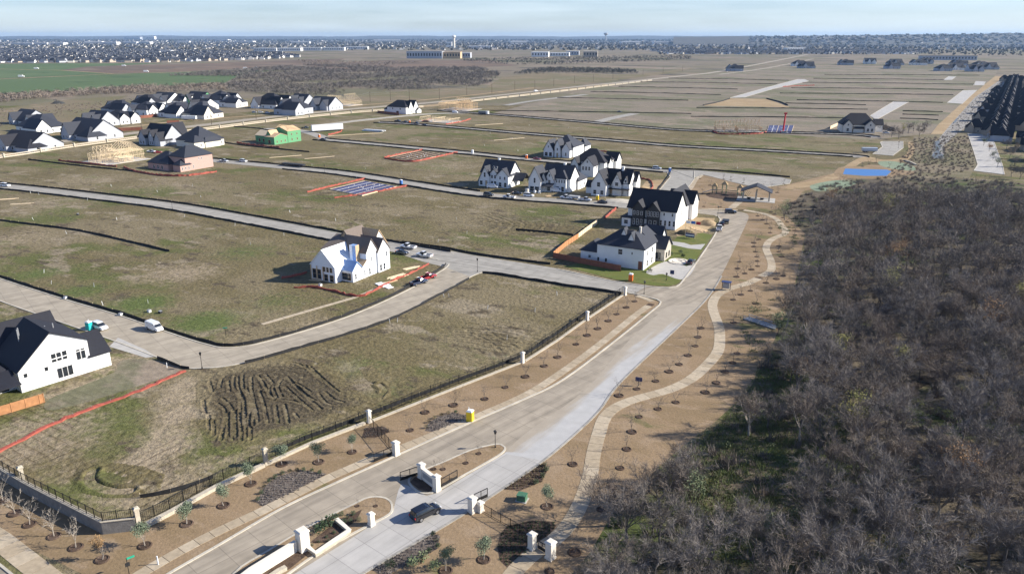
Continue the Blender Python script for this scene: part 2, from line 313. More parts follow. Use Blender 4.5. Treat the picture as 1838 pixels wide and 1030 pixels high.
plain('court_blue', (.055, .17, .40), .6, var=.06); plain('sign_green', (.02, .36, .22), .5); plain('sign_blue', (.025, .04, .13), .4); plain('utility_green', (.055, .15, .085), .6); plain('steel', (.34, .35, .36), .5, metal=.3)
plain('pole_wood', (.085, .065, .05), .9); plain('poly_blue', (.06, .06, .13), .5, var=.3, scale=1.4); plain('far_white', (.74, .74, .73), .8, var=.02); plain('far_tree', (.062, .062, .056), .95, var=.4, scale=.02); plain('pad_line', (.045, .037, .028), .95, var=.3)
plain('flag_red', (.5, .03, .04), .8); plain('flag_white', (.8, .8, .8), .8); plain('yellow_machine', (.60, .40, .05), .5)
# ------------------------------------------------------------------ ground
sheet('ground', [(-30000, -300), (30000, -300), (30000, 30000), (-30000, 30000)], -.3, M['far_soil'])
def lot_ground():
    xs = np.arange(-560, 521, 4.); ys = np.arange(40, 801, 4.)
    X, Y = np.meshgrid(xs, ys); V = np.stack([X.ravel(), Y.ravel(), 0 * X.ravel()], 1)
    nx, ny = len(xs), len(ys); i = np.arange(nx * ny).reshape(ny, nx)
    a, b, c, d = i[:-1, :-1].ravel(), i[:-1, 1:].ravel(), i[1:, 1:].ravel(), i[1:, :-1].ravel()
    T = np.concatenate([np.stack([a, b, c], 1), np.stack([a, c, d], 1)])
    me = npmesh('ground', V, T, M['lot_soil'])
    spots = dict(
        green=[(255, 545, 9, 1), (150, 522, 7, .9), (370, 577, 9, 1), (330, 590, 6, .7), (70, 492, 8, .8), (440, 452, 14, .6), (500, 540, 12, .55), (860, 420, 12, .2), (640, 660, 9, .6), (690, 700, 8, .5), (235, 752, 7, .5), (190, 800, 5, .35), (880, 640, 12, .35), (760, 600, 16, .3),
               (900, 265, 26, .5), (1000, 262, 30, .45), (960, 270, 20, .6), (1245, 226, 40, .8), (1160, 215, 50, .35), (1350, 245, 45, .45), (1300, 270, 35, .45), (1450, 262, 35, .4), (560, 420, 14, .35), (1120, 600, 5, .4), (1070, 592, 5, .8), (380, 420, 14, .4), (600, 320, 25, .2), (760, 240, 35, .35), (420, 345, 22, .3)],
        tan=[(332, 690, 4, 1), (322, 715, 4, 1), (312, 745, 4, 1), (305, 775, 4, 1), (285, 810, 5, 1), (255, 832, 5, 1), (215, 850, 5, .9), (150, 700, 8, .8), (60, 770, 9, .7), (140, 770, 8, .6), (40, 815, 8, .7), (340, 860, 5, .7), (440, 815, 4, .7), (520, 785, 4, .6), (620, 750, 4, .5), (335, 745, 5, .8), (310, 800, 6, .8), (120, 800, 8, .6), (250, 870, 9, .8), (400, 830, 5, .6), (660, 690, 6, .7), (620, 660, 5, .6), (170, 740, 6, .5), (330, 490, 14, .7), (260, 500, 10, .5), (20, 430, 20, .55), (300, 770, 5, .8), (320, 720, 4, .8), (250, 850, 8, .7), (120, 850, 7, .5), (440, 560, 10, .4), (560, 585, 8, .6), (640, 850, 3, .4), (200, 680, 10, .6), (100, 760, 9, .4), (900, 400, 20, .4), (700, 380, 20, .4), (60, 370, 30, .5), (300, 330, 30, .5), (180, 320, 30, .5), (800, 300, 30, .5), (1100, 285, 30, .4), (670, 345, 20, .35), (1000, 410, 20, .35), (160, 660, 5, .8), (250, 640, 6, .8)],
        dark=[(470, 720, 13, .55), (570, 700, 13, .55), (420, 760, 8, .5), (880, 590, 10, .35), (1000, 440, 14, .4), (800, 390, 20, .3), (1080, 400, 10, .5), (640, 270, 20, .3), (960, 590, 10, .3)])
    for k, L_ in spots.items():
        val = np.zeros(len(V), np.float32)
        for u, v, r, s in L_:
            p = G(u, v); r2 = r
            val = np.maximum(val, s * np.exp(-((V[:, 0] - p.x) ** 2 + (V[:, 1] - p.y) ** 2) / (2 * (r2 * .75) ** 2)))
        at = me.attributes.new(k, 'FLOAT', 'POINT'); at.data.foreach_set('value', (val * .74).astype(np.float32))
    obj('ground', me, kind='structure')
lot_ground()

def relief(name, px, step, ridges, mat, amp_noise=.05, dark=.35):
    """churned patch of earth: a fine grid whose height follows wheel ruts and banks; sinks below grade at its rim"""
    P = [G(*p) for p in px]; x0, x1 = min(p.x for p in P), max(p.x for p in P); y0, y1 = min(p.y for p in P), max(p.y for p in P)
    xs = np.arange(x0, x1, step); ys = np.arange(y0, y1, step); X, Y = np.meshgrid(xs, ys); Z = np.full(X.shape, .06)
    for pts, dep, wid, bank in ridges:
        q = catmull([G(*p) for p in pts], 5); D = np.full(X.shape, 1e9)
        for a, b in zip(q, q[1:]):
            d = b - a; l2 = d.length_squared + 1e-9
            t = np.clip(((X - a.x) * d.x + (Y - a.y) * d.y) / l2, 0, 1)
            D = np.minimum(D, np.hypot(X - a.x - t * d.x, Y - a.y - t * d.y))
        var_ = .55 + .45 * np.sin(X * 1.3 + len(pts)) * np.sin(Y * .9 + dep * 9); Z += (-dep * np.exp(-(D / wid) ** 2) + bank * np.exp(-((D - 1.9 * wid) / (wid * .8)) ** 2)) * (.6 + .6 * var_)
    k = rng.normal(size=(X.shape[0] // 3 + 2, X.shape[1] // 3 + 2)); Z += amp_noise * np.kron(k, np.ones((3, 3)))[:X.shape[0], :X.shape[1]] * .5 + rng.normal(size=X.shape) * amp_noise * .3
    E = np.full(X.shape, 1e9); ins = np.zeros(X.shape, bool)
    j = len(P) - 1
    for i_ in range(len(P)):
        a, b = P[j], P[i_]; d = b - a; t = np.clip(((X - a.x) * d.x + (Y - a.y) * d.y) / d.length_squared, 0, 1)
        E = np.minimum(E, np.hypot(X - a.x - t * d.x, Y - a.y - t * d.y))
        cond = ((a.y > Y) != (b.y > Y)); xx = (b.x - a.x) * (Y - a.y) / (b.y - a.y + 1e-12) + a.x
        ins ^= cond & (X < xx); j = i_
    fade = np.clip(E / 2.2, 0, 1); Z = Z * fade + .012 * (1 - fade) - .03 * (E < .3)
    nx, ny = len(xs), len(ys); idx = np.arange(nx * ny).reshape(ny, nx)
    q = ins[:-1, :-1] & ins[1:, 1:] & ins[:-1, 1:] & ins[1:, :-1]
    a, b, c, d = idx[:-1, :-1][q], idx[:-1, 1:][q], idx[1:, 1:][q], idx[1:, :-1][q]
    T = np.concatenate([np.stack([a, b, c], 1), np.stack([a, c, d], 1)])
    used = np.unique(T); remap = np.full(nx * ny, -1); remap[used] = np.arange(len(used))
    V = np.stack([X.ravel(), Y.ravel(), Z.ravel()], 1)[used]
    me = npmesh(name, V, remap[T], mat, True); at = me.attributes.new('dark', 'FLOAT', 'POINT'); at.data.foreach_set('value', (np.clip(E / 5., 0, 1).ravel()[used] * dark).astype(np.float32)); obj(name, me, kind='structure')
z_ = lambda *p: [(320 + a / 4.478, 630 + b / 4.478) for a, b in p]
soil('rut_soil', [(.150, .118, .066), ((.125, .098, .054), .12, .5, .1), ((.18, .142, .085), .3, .6, .08)], fine=.3, bump=.6, bscale=1.5)
relief('rutted_earth', [(348, 690), (372, 668), (470, 648), (560, 642), (610, 668), (650, 705), (690, 720), (640, 742), (560, 770), (480, 790), (400, 822), (375, 815), (350, 760)], .22,
       [(z_(*r), .5, .23, .15) for r in (
        [(450, 200), (450, 290), (490, 360), (500, 430), (495, 560), (510, 640), (505, 720)], [(515, 195), (520, 290), (560, 370), (580, 460), (565, 560), (580, 640), (580, 715)],
        [(585, 215), (590, 330), (620, 450), (640, 570)], [(650, 320), (690, 440), (715, 580)], [(640, 200), (700, 290), (740, 370)], [(730, 280), (740, 340), (770, 390)],
        [(830, 230), (800, 290), (835, 370)], [(875, 210), (960, 300), (1090, 420), (1150, 470)], [(780, 440), (800, 580)], [(850, 430), (870, 500), (885, 580)],
        [(1020, 120), (1120, 210), (1170, 250)], [(860, 290), (980, 400), (1080, 480)], [(1180, 330), (1250, 390), (1330, 415)], [(1130, 350), (1190, 420), (1260, 435)],
        [(350, 380), (430, 460), (440, 560), (430, 720)], [(310, 420), (375, 480), (370, 600), (340, 720)], [(700, 190), (760, 260)], [(250, 250), (270, 330)], [(345, 230), (330, 300)], [(400, 240), (410, 330)],
        [(830, 100), (930, 95), (1010, 130)], [(740, 400), (900, 400), (1000, 430)], [(930, 500), (960, 540)], [(240, 520), (250, 640)], [(200, 400), (215, 500)], [(280, 560), (285, 680)], [(480, 210), (485, 300), (525, 400), (530, 600)], [(550, 300), (600, 450), (605, 600)], [(680, 250), (720, 330)], [(900, 240), (1020, 350), (1100, 400)], [(760, 300), (790, 380)], [(460, 480), (465, 690)], [(400, 500), (400, 700)], [(540, 480), (545, 700)], [(1060, 130), (1200, 260), (1290, 330)], [(950, 260), (1060, 330)])], M['lot_soil'], .085, .62)
relief('earth_bank', [(120, 862), (140, 835), (180, 825), (260, 835), (300, 850), (290, 880), (240, 895), (180, 893), (140, 885)], .3,
       [([(166, 846), (160, 860), (172, 873), (200, 881), (232, 881)], .75, .7, .35)], M['lot_soil'], .06)
relief('trench_spoil', [(640, 660), (668, 652), (700, 685), (705, 710), (690, 720), (672, 705)], .3, [([(680, 690), (690, 700), (682, 712)], .6, .5, .4), ([(582, 636), (620, 660), (650, 680), (672, 690)], .3, .35, .25)], M['lot_soil'], .05)
relief('wheel_tracks', [(800, 585), (850, 575), (930, 580), (960, 610), (940, 635), (880, 640), (820, 615)], .3,
       [([(815, 580 + 8 * k), (860, 583 + 9 * k), (925, 592 + 8 * k)], .22, .3, .1) for k in range(5)] + [([(850, 600), (880, 615), (900, 632)], .25, .3, .1), ([(870, 590), (900, 610), (930, 625)], .25, .3, .1)], M['lot_soil'], .06)
relief('tracked_lot', [(880, 378), (960, 385), (1060, 390), (1060, 420), (960, 430), (870, 420), (830, 400)], .5,
       [([(850 + 25 * k, 382 + 4 * k), (900 + 20 * k, 402), (880 + 22 * k, 418)], .22, .5, .12) for k in range(6)] + [([(850, 392), (930, 404), (1050, 410)], .25, .5, .15), ([(870, 398), (950, 410), (1020, 416)], .25, .5, .15)], M['lot_soil'], .06)
for k, (a, b, c_) in enumerate([((0, 372), (110, 392), (200, 405)), ((480, 440), (560, 460), (600, 470)), ((250, 400), (330, 415), (430, 430)), ((120, 365), (300, 385), (420, 400))]): pass

# ------------------------------------------------------------------ land further out
sheet('wheat_field', GP((-260, 160), (0, 142), (119, 137), (204, 133), (310, 130), (500, 125), (430, 136), (400, 150), (310, 154), (255, 154), (153, 162), (81, 169), (0, 172), (-260, 195)), -.1, M['wheat_green'])
sheet('wheat_field', GP((-260, 128), (0, 115), (102, 114), (300, 114), (153, 120), (109, 126), (204, 132.4), (119, 136.2), (0, 141), (-260, 158)), -.12, M['wheat_green'])
sheet('ploughed_field', GP((109, 126.2), (153, 120.3), (310, 116), (420, 112), (620, 105), (600, 112), (500, 120), (310, 129), (204, 132)), -.11, M['plough_brown'])
sheet('dry_meadow', GP((640, 170), (800, 158), (870, 158), (900, 140), (960, 131), (1140, 134), (1250, 122), (1200, 132), (1000, 158), (800, 178), (640, 196), (560, 195)), -.1, M['dry_grass'])
sheet('dry_meadow', GP((-120, 205), (0, 196), (130, 178), (230, 172), (180, 190), (0, 230), (-120, 240)), .012, M['dry_grass'])
sheet('ploughed_field', GP((540, 116), (700, 108), (880, 108), (930, 118), (760, 124), (600, 128)), -.13, M['plough_brown'])
ribbon('farm_track', SM((-100, 148), (0, 142.5), (119, 137), (204, 132.6), (310, 130), (500, 124)), 7, -.06, M['sand_bank'])
ribbon('farm_track', SM((0, 124), (70, 126), (109, 126.5), (204, 132.6)), 7, -.062, M['sand_bank'])
PAD = GP((880, 205), (1100, 148), (1300, 128), (1430, 118), (1790, 128), (1786, 137), (1723, 189), (1671, 240), (1560, 252), (1300, 235), (1060, 221))
sheet('building_pads', PAD, .015, M['pad_soil'])
sheet('sand_pad', GP((1259, 190), (1418, 193), (1376, 178), (1310, 177)), .05, M['sand_bank'])
sheet('sand_strip', GP((1786, 137), (1723, 189), (1684, 224), (1671, 241), (1692, 241), (1706, 224), (1750, 175), (1803, 138)), .05, M['sand_bank'])
sheet('rock_ditch', GP((1803, 138), (1750, 175), (1706, 224), (1692, 241), (1675, 262), (1672, 285), (1695, 285), (1694, 262), (1712, 245), (1740, 224), (1800, 155), (1812, 138)), .045, M['rock_ditch'])
plain('creek_water', (.11, .12, .115), .5, var=.2, scale=.3, spec=.8)
for a in ([(1675, 255), (1686, 252), (1690, 262), (1686, 272), (1694, 280), (1690, 286), (1676, 284), (1672, 280), (1680, 270)], [(1716, 214), (1722, 210), (1716, 220), (1708, 224)]):
    sheet('creek_water', GP(*a), .08, M['creek_water'])
soil('creek_grass', [(.20, .165, .11), ((.145, .13, .075), .04, .5, .08), ((.22, .19, .13), .1, .6, .06)], fine=.4, bump=.7)
sheet('creek_bank', GP((1640, 245), (1671, 241), (1745, 225), (1742, 240), (1755, 296), (1740, 318), (1600, 322), (1560, 318), (1640, 290), (1640, 262)), .02, M['creek_grass'])
sheet('earth_mound', GP((1645, 300), (1560, 296), (1420, 330), (1360, 345), (1330, 360), (1300, 372), (1380, 378), (1420, 372), (1440, 345), (1530, 318), (1640, 314)), .024, M['verge_turf'])
sheet('dirt_path', catmull(GP((1415, 333), (1470, 322), (1500, 309), (1530, 290), (1555, 281), (1585, 287), (1615, 284), (1630, 272), (1630, 256), (1640, 257), (1641, 274), (1625, 290), (1590, 294), (1550, 291), (1520, 312), (1475, 330), (1420, 340)), 4, True), .036, M['sand_bank'])
sheet('erosion_mat', catmull(GP((1578, 290), (1605, 290), (1632, 296), (1643, 302), (1638, 307), (1600, 303), (1580, 297)), 4, True), .05, M['green_mat'])
sheet('erosion_mat', catmull(GP((1455, 333), (1500, 324), (1540, 326), (1520, 336), (1470, 344)), 4, True), .05, M['green_mat'])
sheet('court_apron', catmull(GP((1500, 306), (1520, 299), (1596, 300), (1610, 307), (1596, 320), (1550, 321), (1502, 317)), 4, True), .045, M['verge_turf'])
sheet('sports_court', GP((1517, 303), (1592, 305), (1600, 308), (1591, 316), (1552, 316), (1513, 313)), .06, M['court_blue'])

# ------------------------------------------------------------------ verges beside the boulevard
sheet('verge', catmull(GP((180, 1045), (330, 1045)), 1) + SM((391, 979), (503, 914), (600, 868), (715, 816), (838, 761), (940, 717), (1013, 680), (1109, 608), (1184, 547), (1178, 540), (1150, 531), (1122, 527)) +
      GP((1055, 573), (938, 650), (800, 703), (663, 757), (480, 832), (300, 925), (248, 944), (188, 956), (0, 862), (-60, 830), (-120, 900)), .008, M['verge_turf'])
MAINR = SM((470, 1140), (560, 1085), (658, 1023), (804, 938), (889, 884), (974, 826), (1038, 772), (1076, 734), (1115, 683), (1218, 585), (1269, 534), (1299, 486), (1330, 422), (1342, 396), (1344, 388))
sheet('verge', MAINR + GP((1335, 382), (1375, 383), (1420, 392), (1445, 420), (1435, 470), (1425, 520), (1405, 570), (1390, 610), (1345, 700), (1280, 760), (1225, 800), (1170, 850), (1100, 920), (1060, 1000), (1010, 1060), (900, 1140)), .01, M['verge_turf'])
WOOD = GP((1500, 328), (1560, 320), (1700, 318), (1838, 330), (2100, 360), (2300, 1250), (900, 1250), (1000, 1060), (1060, 990), (1100, 920), (1170, 850), (1240, 800), (1300, 755), (1350, 690), (1390, 610), (1420, 540), (1440, 470), (1445, 420), (1400, 375), (1440, 350))
sheet('wood_floor', WOOD, .014, M['wood_floor'])
sheet('park_turf', GP((1255, 312), (1290, 320), (1350, 337), (1420, 333), (1440, 345), (1400, 376), (1345, 378), (1250, 374), (1228, 352)), .02, M['verge_turf'])

# ------------------------------------------------------------------ roads
def kerb(pts, parent, w=.42, h=.15, mat='kerb_stone'):
    return obj('kerb', MB().sweep(pts, w, 0, h), M[mat], parent)
MAINL = SM((100, 1150), (200, 1093), (302, 1030), (391, 979), (503, 914), (600, 868), (715, 816), (838, 761), (940, 717), (1013, 680), (1109, 608), (1184, 547))
TOPL = GP((1186, 542), (1180, 538), (1150, 530), (1140, 526), (1160, 514), (1200, 515), (1214, 513.5), (1221, 510)) + SM((1252, 469), (1283, 422), (1290, 402), (1293, 394)) + GP((1289, 389), (1283, 387), (1246, 382), (1246, 375.5), (1290, 377.5), (1332, 381), (1341, 384))
road = sheet('boulevard', MAINL + TOPL + MAINR[::-1], .03, M['road_worn'])
kerb(MAINL + GP((1186, 542), (1180, 538), (1150, 530), (1128, 526)), road)
kerb(GP((1000, 483), (1102, 505), (1170, 515), (1200, 517), (1214, 514.5), (1221, 510)) + SM((1252, 469), (1283, 422), (1290, 403), (1293, 394)) + GP((1289, 389), (1283, 387)), road)
kerb(offset(MAINR[:66], -.2), road, .4, .13, 'road_lot')
sheet('new_concrete', SM((470, 1140), (560, 1085), (658, 1023), (804, 938), (889, 884), (974, 826)) + GP((905, 814), (835, 855), (786, 884), (765, 890), (735, 872), (720, 868), (715, 880), (706, 915), (640, 960), (520, 1035), (440, 1095), (380, 1150)), .036, M['road_new'])
def blend_strip():
    """older brown and newer pale concrete meeting along an uneven line"""
    R_ = resample(SM((974, 826), (1038, 772), (1076, 734), (1115, 683), (1218, 585), (1260, 543)), 2.); L_ = resample(SM((905, 814), (940, 780), (1000, 738), (1060, 690), (1130, 610), (1200, 548)), 1.)
    n = len(R_); V, T, A = [], [], []
    for i in range(n):
        l = L_[int(i * (len(L_) - 1) / (n - 1))]; f = max(0, 1 - max(0, i / n - .45) / .5)
        for k in range(9): p = l.lerp(R_[i], k / 8); V.append((p.x, p.y, .0362)); A.append((.1 + k / 8 * 1.3 if i > 0 else 1) * f)
    for i in range(n - 1):
        for k in range(8): a_ = i * 9 + k; T += [(a_, a_ + 1, a_ + 10), (a_, a_ + 10, a_ + 9)]
    m, t, bs = newmat('road_blend'); bs.inputs['Roughness'].default_value = .85; LK = t.links.new
    def tint_of(mt): return mt
    at = N(t, 'ShaderNodeAttribute', attribute_name='fresh'); g = N(t, 'ShaderNodeNewGeometry')
    mpn = N(t, 'ShaderNodeMapping'); mpn.vector_type = 'TEXTURE'; mpn.inputs['Rotation'].default_value = (0, 0, R(55)); mpn.inputs['Scale'].default_value = (14, 1.4, 1); n1 = N(t, 'ShaderNodeTexNoise'); n1.inputs['Scale'].default_value = 1; n1.inputs['Detail'].default_value = 7
    ad = N(t, 'ShaderNodeMath', operation='ADD'); mr = N(t, 'ShaderNodeMapRange', interpolation_type='SMOOTHSTEP'); mr.inputs[1].default_value = .75; mr.inputs[2].default_value = 1.25
    mx_ = N(t, 'ShaderNodeMix', data_type='RGBA'); mx_.inputs[6].default_value = (.335, .290, .226, 1); mx_.inputs[7].default_value = (.40, .395, .38, 1)
    LK(g.outputs['Position'], mpn.inputs[0]); LK(mpn.outputs[0], n1.inputs['Vector']); LK(n1.outputs[0], ad.inputs[0]); LK(at.outputs['Fac'], ad.inputs[1]); LK(ad.outputs[0], mr.inputs[0]); LK(mr.outputs[0], mx_.inputs[0])
    n2 = N(t, 'ShaderNodeTexNoise'); n2.inputs['Scale'].default_value = .5; n2.inputs['Detail'].default_value = 8; r2 = N(t, 'ShaderNodeMapRange'); r2.inputs[3].default_value = .82; r2.inputs[4].default_value = 1.18; vm = N(t, 'ShaderNodeVectorMath', operation='SCALE')
    LK(g.outputs['Position'], n2.inputs['Vector']); LK(n2.outputs[0], r2.inputs[0]); LK(mx_.outputs[2], vm.inputs[0]); LK(r2.outputs[0], vm.inputs['Scale']); LK(vm.outputs[0], bs.inputs['Base Color'])
    me = npmesh('new_concrete', V, T, m); a2 = me.attributes.new('fresh', 'FLOAT', 'POINT'); a2.data.foreach_set('value', np.array(A, np.float32)); obj('new_concrete', me, kind='structure')
blend_strip()
SIDE = SM((700, 434), (800, 449), (860, 460), (1000, 482), (1102, 504), (1170, 514)) + SM((1180, 538), (1122, 524.5), (1008, 509), (895, 490), (865, 488)) + GP((845, 497))
sheet('side_street', GP((690, 447), (760, 470), (800, 480)) [::-1] + SIDE[:31] + SIDE[31:], .026, M['road_lot'])
def street(name, px, wd, z=.022, mat='road_lot', kb=True):
    pts = SM(*px); o = ribbon(name, pts, wd, z, M[mat])
    if kb:
        for s in (-1, 1): kerb(offset(pts, s * wd / 2), o, .3, .12)
    return o, pts
LANE_B = [(-120, 322), (0, 334), (85, 343), (170, 353), (306, 370), (442, 394), (620, 428), (720, 447), (800, 461)]
LANE_C = [(360, 286.5), (421, 292), (520, 301.5), (620, 312), (736, 330), (850, 347.5), (935, 356), (1020, 362), (1122, 370), (1246, 379)]
LANE_D = [(572, 250), (600, 253), (700, 262), (845, 276), (930, 285), (1018, 292.5), (1110, 300), (1200, 308)]
LANE_F = [(676, 220), (763, 225), (974, 243), (1100, 253), (1220, 263), (1370, 271), (1524, 280), (1545, 283)]
LANE_G = [(790, 199), (872, 205), (970, 213), (1065, 221), (1220, 234), (1370, 238), (1524, 242), (1575, 247)]
street('lane', LANE_B, 8.4); street('lane', LANE_C, 8.2, .023); street('lane', LANE_D, 8.2, .024); street('lane', LANE_F, 7.6, .025); street('lane', LANE_G, 7.6, .026)
street('lane', [(572, 226), (600, 222), (680, 213), (770, 205), (850, 203)], 8, .021); street('lane', [(470, 232), (520, 232), (560, 240), (585, 250)], 8, .0205)
street('lane', [(1066, 221), (1100, 212), (1140, 204)], 10, .021, kb=False); street('lane', [(908, 189.5), (960, 181), (1052, 170)], 9, .03, kb=False)
CURVE_OUT = SM((-140, 440), (-60, 476), (0, 500), (115, 537), (217, 567), (306, 598), (367, 617), (408, 624), (475, 614), (620, 570), (729, 522), (794, 485), (806, 474))
CURVE_IN = SM((-140, 474), (-60, 512), (0, 540), (120, 582), (200, 610), (282, 641), (323, 657), (357, 661), (442, 650), (620, 599), (702, 571), (790, 527), (845, 497), (866, 489))
cv = sheet('curving_street', CURVE_OUT + CURVE_IN[::-1], .0235, M['road_curve'])
kerb(CURVE_OUT, cv, .35, .13); kerb(CURVE_IN, cv, .35, .13)
for k, p in enumerate(([(1205, 305), (1255, 306.5), (1336, 314), (1400, 318.5), (1420, 323), (1417, 330), (1375, 336), (1345, 334), (1310, 326), (1280, 318), (1262, 314), (1245, 320)],
          [(1196, 307), (1246, 307.5), (1246, 322), (1225, 351), (1208, 379), (1150, 373), (1174, 353), (1203, 318)],
          [(1584, 254), (1621, 254), (1621, 266), (1602, 280), (1566, 277), (1584, 264), (1580, 256)],
          [(1562, 208), (1572, 216), (1632, 183), (1604, 182.5)], [(1700, 185), (1727, 187), (1754, 162), (1728, 163)], [(1747, 153.6), (1766, 153.6), (1769, 147), (1752, 146)], [(1693, 144), (1708, 144), (1716, 138), (1703, 137.5)],
          [(1310, 176), (1337, 175), (1388, 160), (1452, 146), (1444, 142.6), (1432, 142.6), (1367, 160)],
          [(1737, 240), (1748, 273), (1755, 296), (1748, 307), (1803, 314), (1799, 296), (1785, 257), (1769, 241)])):
    o = sheet('street', GP(*p), .029 + .003 * k + (.03 if k > 2 else 0), M['road_new' if k > 2 else 'road_lot'])
    kerb(GP(*p, p[0]), o, .35, .15 if k < 3 else .2)
ribbon('arterial_road', SM((-260, 306), (0, 268), (120, 253), (250, 238), (380, 223), (500, 209), (620, 197), (700, 190.5), (800, 182), (1000, 160), (1220, 137), (1300, 127), (1420, 104), (1450, 98)), 13, .04, M['road_curve'])
ribbon('arterial_road', SM((1290, 134), (1380, 122), (1460, 106)), 9, .045, M['road_curve'])
ribbon('arterial_verge', SM((-260, 322), (0, 280), (120, 263), (250, 246), (380, 230), (500, 215), (620, 203), (700, 196.5), (800, 187), (1000, 163.5), (1100, 151.5)), 15, .033, M['sand_bank'])
sheet('estate_earth', GP((-120, 262), (0, 246), (230, 218), (480, 198), (640, 186), (620, 176), (480, 176), (330, 178), (200, 182), (100, 192), (-120, 226)), .016, M['dry_grass'])
ribbon('frontage_road', SM((-60, 262), (0, 252), (200, 232), (330, 217), (480, 206), (640, 190), (800, 176), (960, 158)), 6, .035, M['sand_bank'])
# houses' drives and lawns
sheet('cleared_earth', catmull(GP((85, 718), (140, 695), (205, 668), (212, 650), (240, 644), (285, 648), (325, 662), (280, 682), (200, 708), (130, 728), (85, 736)), 3, True), .014, M['pad_soil'])
sheet('lawn', GP((1010, 478), (1102, 501), (1170, 512), (1200, 513.5), (1214, 510), (1219, 507), (1248, 469), (1279, 422), (1260, 418), (1215, 425), (1180, 470), (1050, 472)), .03, M['lawn'])
sheet('drive', catmull(GP((1160, 487), (1192, 470), (1215, 470), (1232, 478), (1250, 470), (1240, 492), (1221, 502), (1190, 492), (1172, 494)), 3, True), .042, M['drive'])
sheet('garden_walk', GP((1196, 432), (1228, 436), (1240, 440), (1266, 438), (1258, 448), (1236, 446), (1200, 438)), .042, M['drive'])
sheet('drive', GP((196, 622), (212, 606), (262, 628), (280, 640), (262, 642)), .04, M['drive'])
sheet('cleared_earth', GP((1215, 424), (1262, 418), (1280, 405), (1283, 392), (1240, 390), (1210, 410)), .034, M['sand_bank'])
sheet('foundation_earth', GP((1140, 350), (1185, 350), (1200, 322), (1160, 325)), .03, M['sand_bank'])

# ------------------------------------------------------------------ raised medians of the entrance
med = []
for out in ([(704, 911), (699, 923), (672, 938), (626, 962), (566, 996), (519, 1029), (440, 1085), (380, 1110), (420, 1030), (480, 990), (529, 960), (575, 935), (634, 906), (660, 894), (685, 893), (700, 900)],
            [(906, 807), (893, 819), (835, 852), (786, 880), (765, 886), (748, 881), (734, 866), (739, 855), (755, 846), (796, 830), (844, 809), (889, 798), (903, 801)]):
    pts = catmull(GP(*out), 4, True); o = sheet('median', pts, .14, M['verge_turf']); kerb(pts + pts[:1], o, .34, .17); med.append(o)
for bed in ([(736, 866), (745, 857), (760, 858), (784, 876), (770, 883), (752, 879)], [(556, 975), (600, 940), (650, 915), (640, 935), (585, 975)], [(470, 1005), (545, 968), (560, 990), (520, 1022), (450, 1060)]):
    sheet('mulch_bed', GP(*bed), .165, M['mulch'])

# ------------------------------------------------------------------ footpaths of cast slabs
def slab_path(name, pts, wd, ln, z=.05, mats=('slab_tan', 'slab_pale'), gap=.035):
    base = ribbon(name, pts, wd - .1, .02, M['mulch']); q = resample(pts, ln); nn = normals(q)
    for i in range(len(q) - 1):
        a, b = q[i], q[i + 1]; t = (b - a).normalized() * gap; na, nb = nn[i] * (wd / 2), nn[i + 1] * (wd / 2)
        z2 = z + random.uniform(-.006, .006)
        o4 = [a + t - na, b - t - nb, b - t + nb, a + t + na]
        obj('paving_slab', MB().ext(o4, -.02, z2), M[random.choice(mats)], base)
    return base
slab_path('winding_path', SM((860, 1110), (924, 1025), (962, 990), (1002, 963), (1029, 929), (1046, 894), (1060, 850), (1065, 816), (1075, 778), (1089, 744), (1126, 721), (1196, 701), (1236, 683), (1263, 661), (1288, 632), (1292, 607), (1290, 585), (1281, 560), (1279, 545), (1288, 529), (1312, 517), (1341, 509), (1364, 498)), 2.5, 2.6)
slab_path('winding_path', SM((1366, 496), (1380, 489), (1385, 482), (1384, 469), (1379, 457), (1375, 446), (1380, 434), (1393, 426), (1407, 421), (1410, 414), (1403, 405), (1393, 393), (1375, 385), (1355, 380.5), (1332, 377)), 2.4, 2.8)
slab_path('roadside_pavement', SM((180, 1075), (275, 1016), (374, 962), (476, 914), (577, 863), (634, 838), (668, 823), (729, 800), (838, 755), (940, 710.5), (1001, 673), (1075, 619), (1143, 564), (1170, 545)), 1.9, 2.3)
slab_path('roadside_pavement', GP((1171, 541), (1157, 534.5), (1140, 530)), 1.7, 2.)
slab_path('corner_pavement', GP((-60, 930), (0, 968), (40, 1000), (95, 1043), (150, 1080)), 3.0, 3.0)
sheet('corner_road', GP((-200, 905), (-60, 975), (0, 1016), (20, 1032), (70, 1090), (-200, 1100)), .03, M['road_worn'])
kerb(GP((-200, 905), (-60, 975), (0, 1014), (20, 1030), (70, 1088)), road, .35, .16)
slab_path('park_walk', GP((1246, 376), (1290, 375.5), (1335, 378)), 1.8, 3.)
slab_path('park_walk', GP((1313, 374), (1322, 366), (1330, 360)), 3., 3.)
slab_path('park_walk', SM((1228, 352), (1240, 338), (1250, 322), (1262, 314)), 2., 3.)
slab_path('lot_walk', GP((470, 582), (560, 556), (640, 533), (700, 508)), 1.3, 3., mats=('slab_pale',))
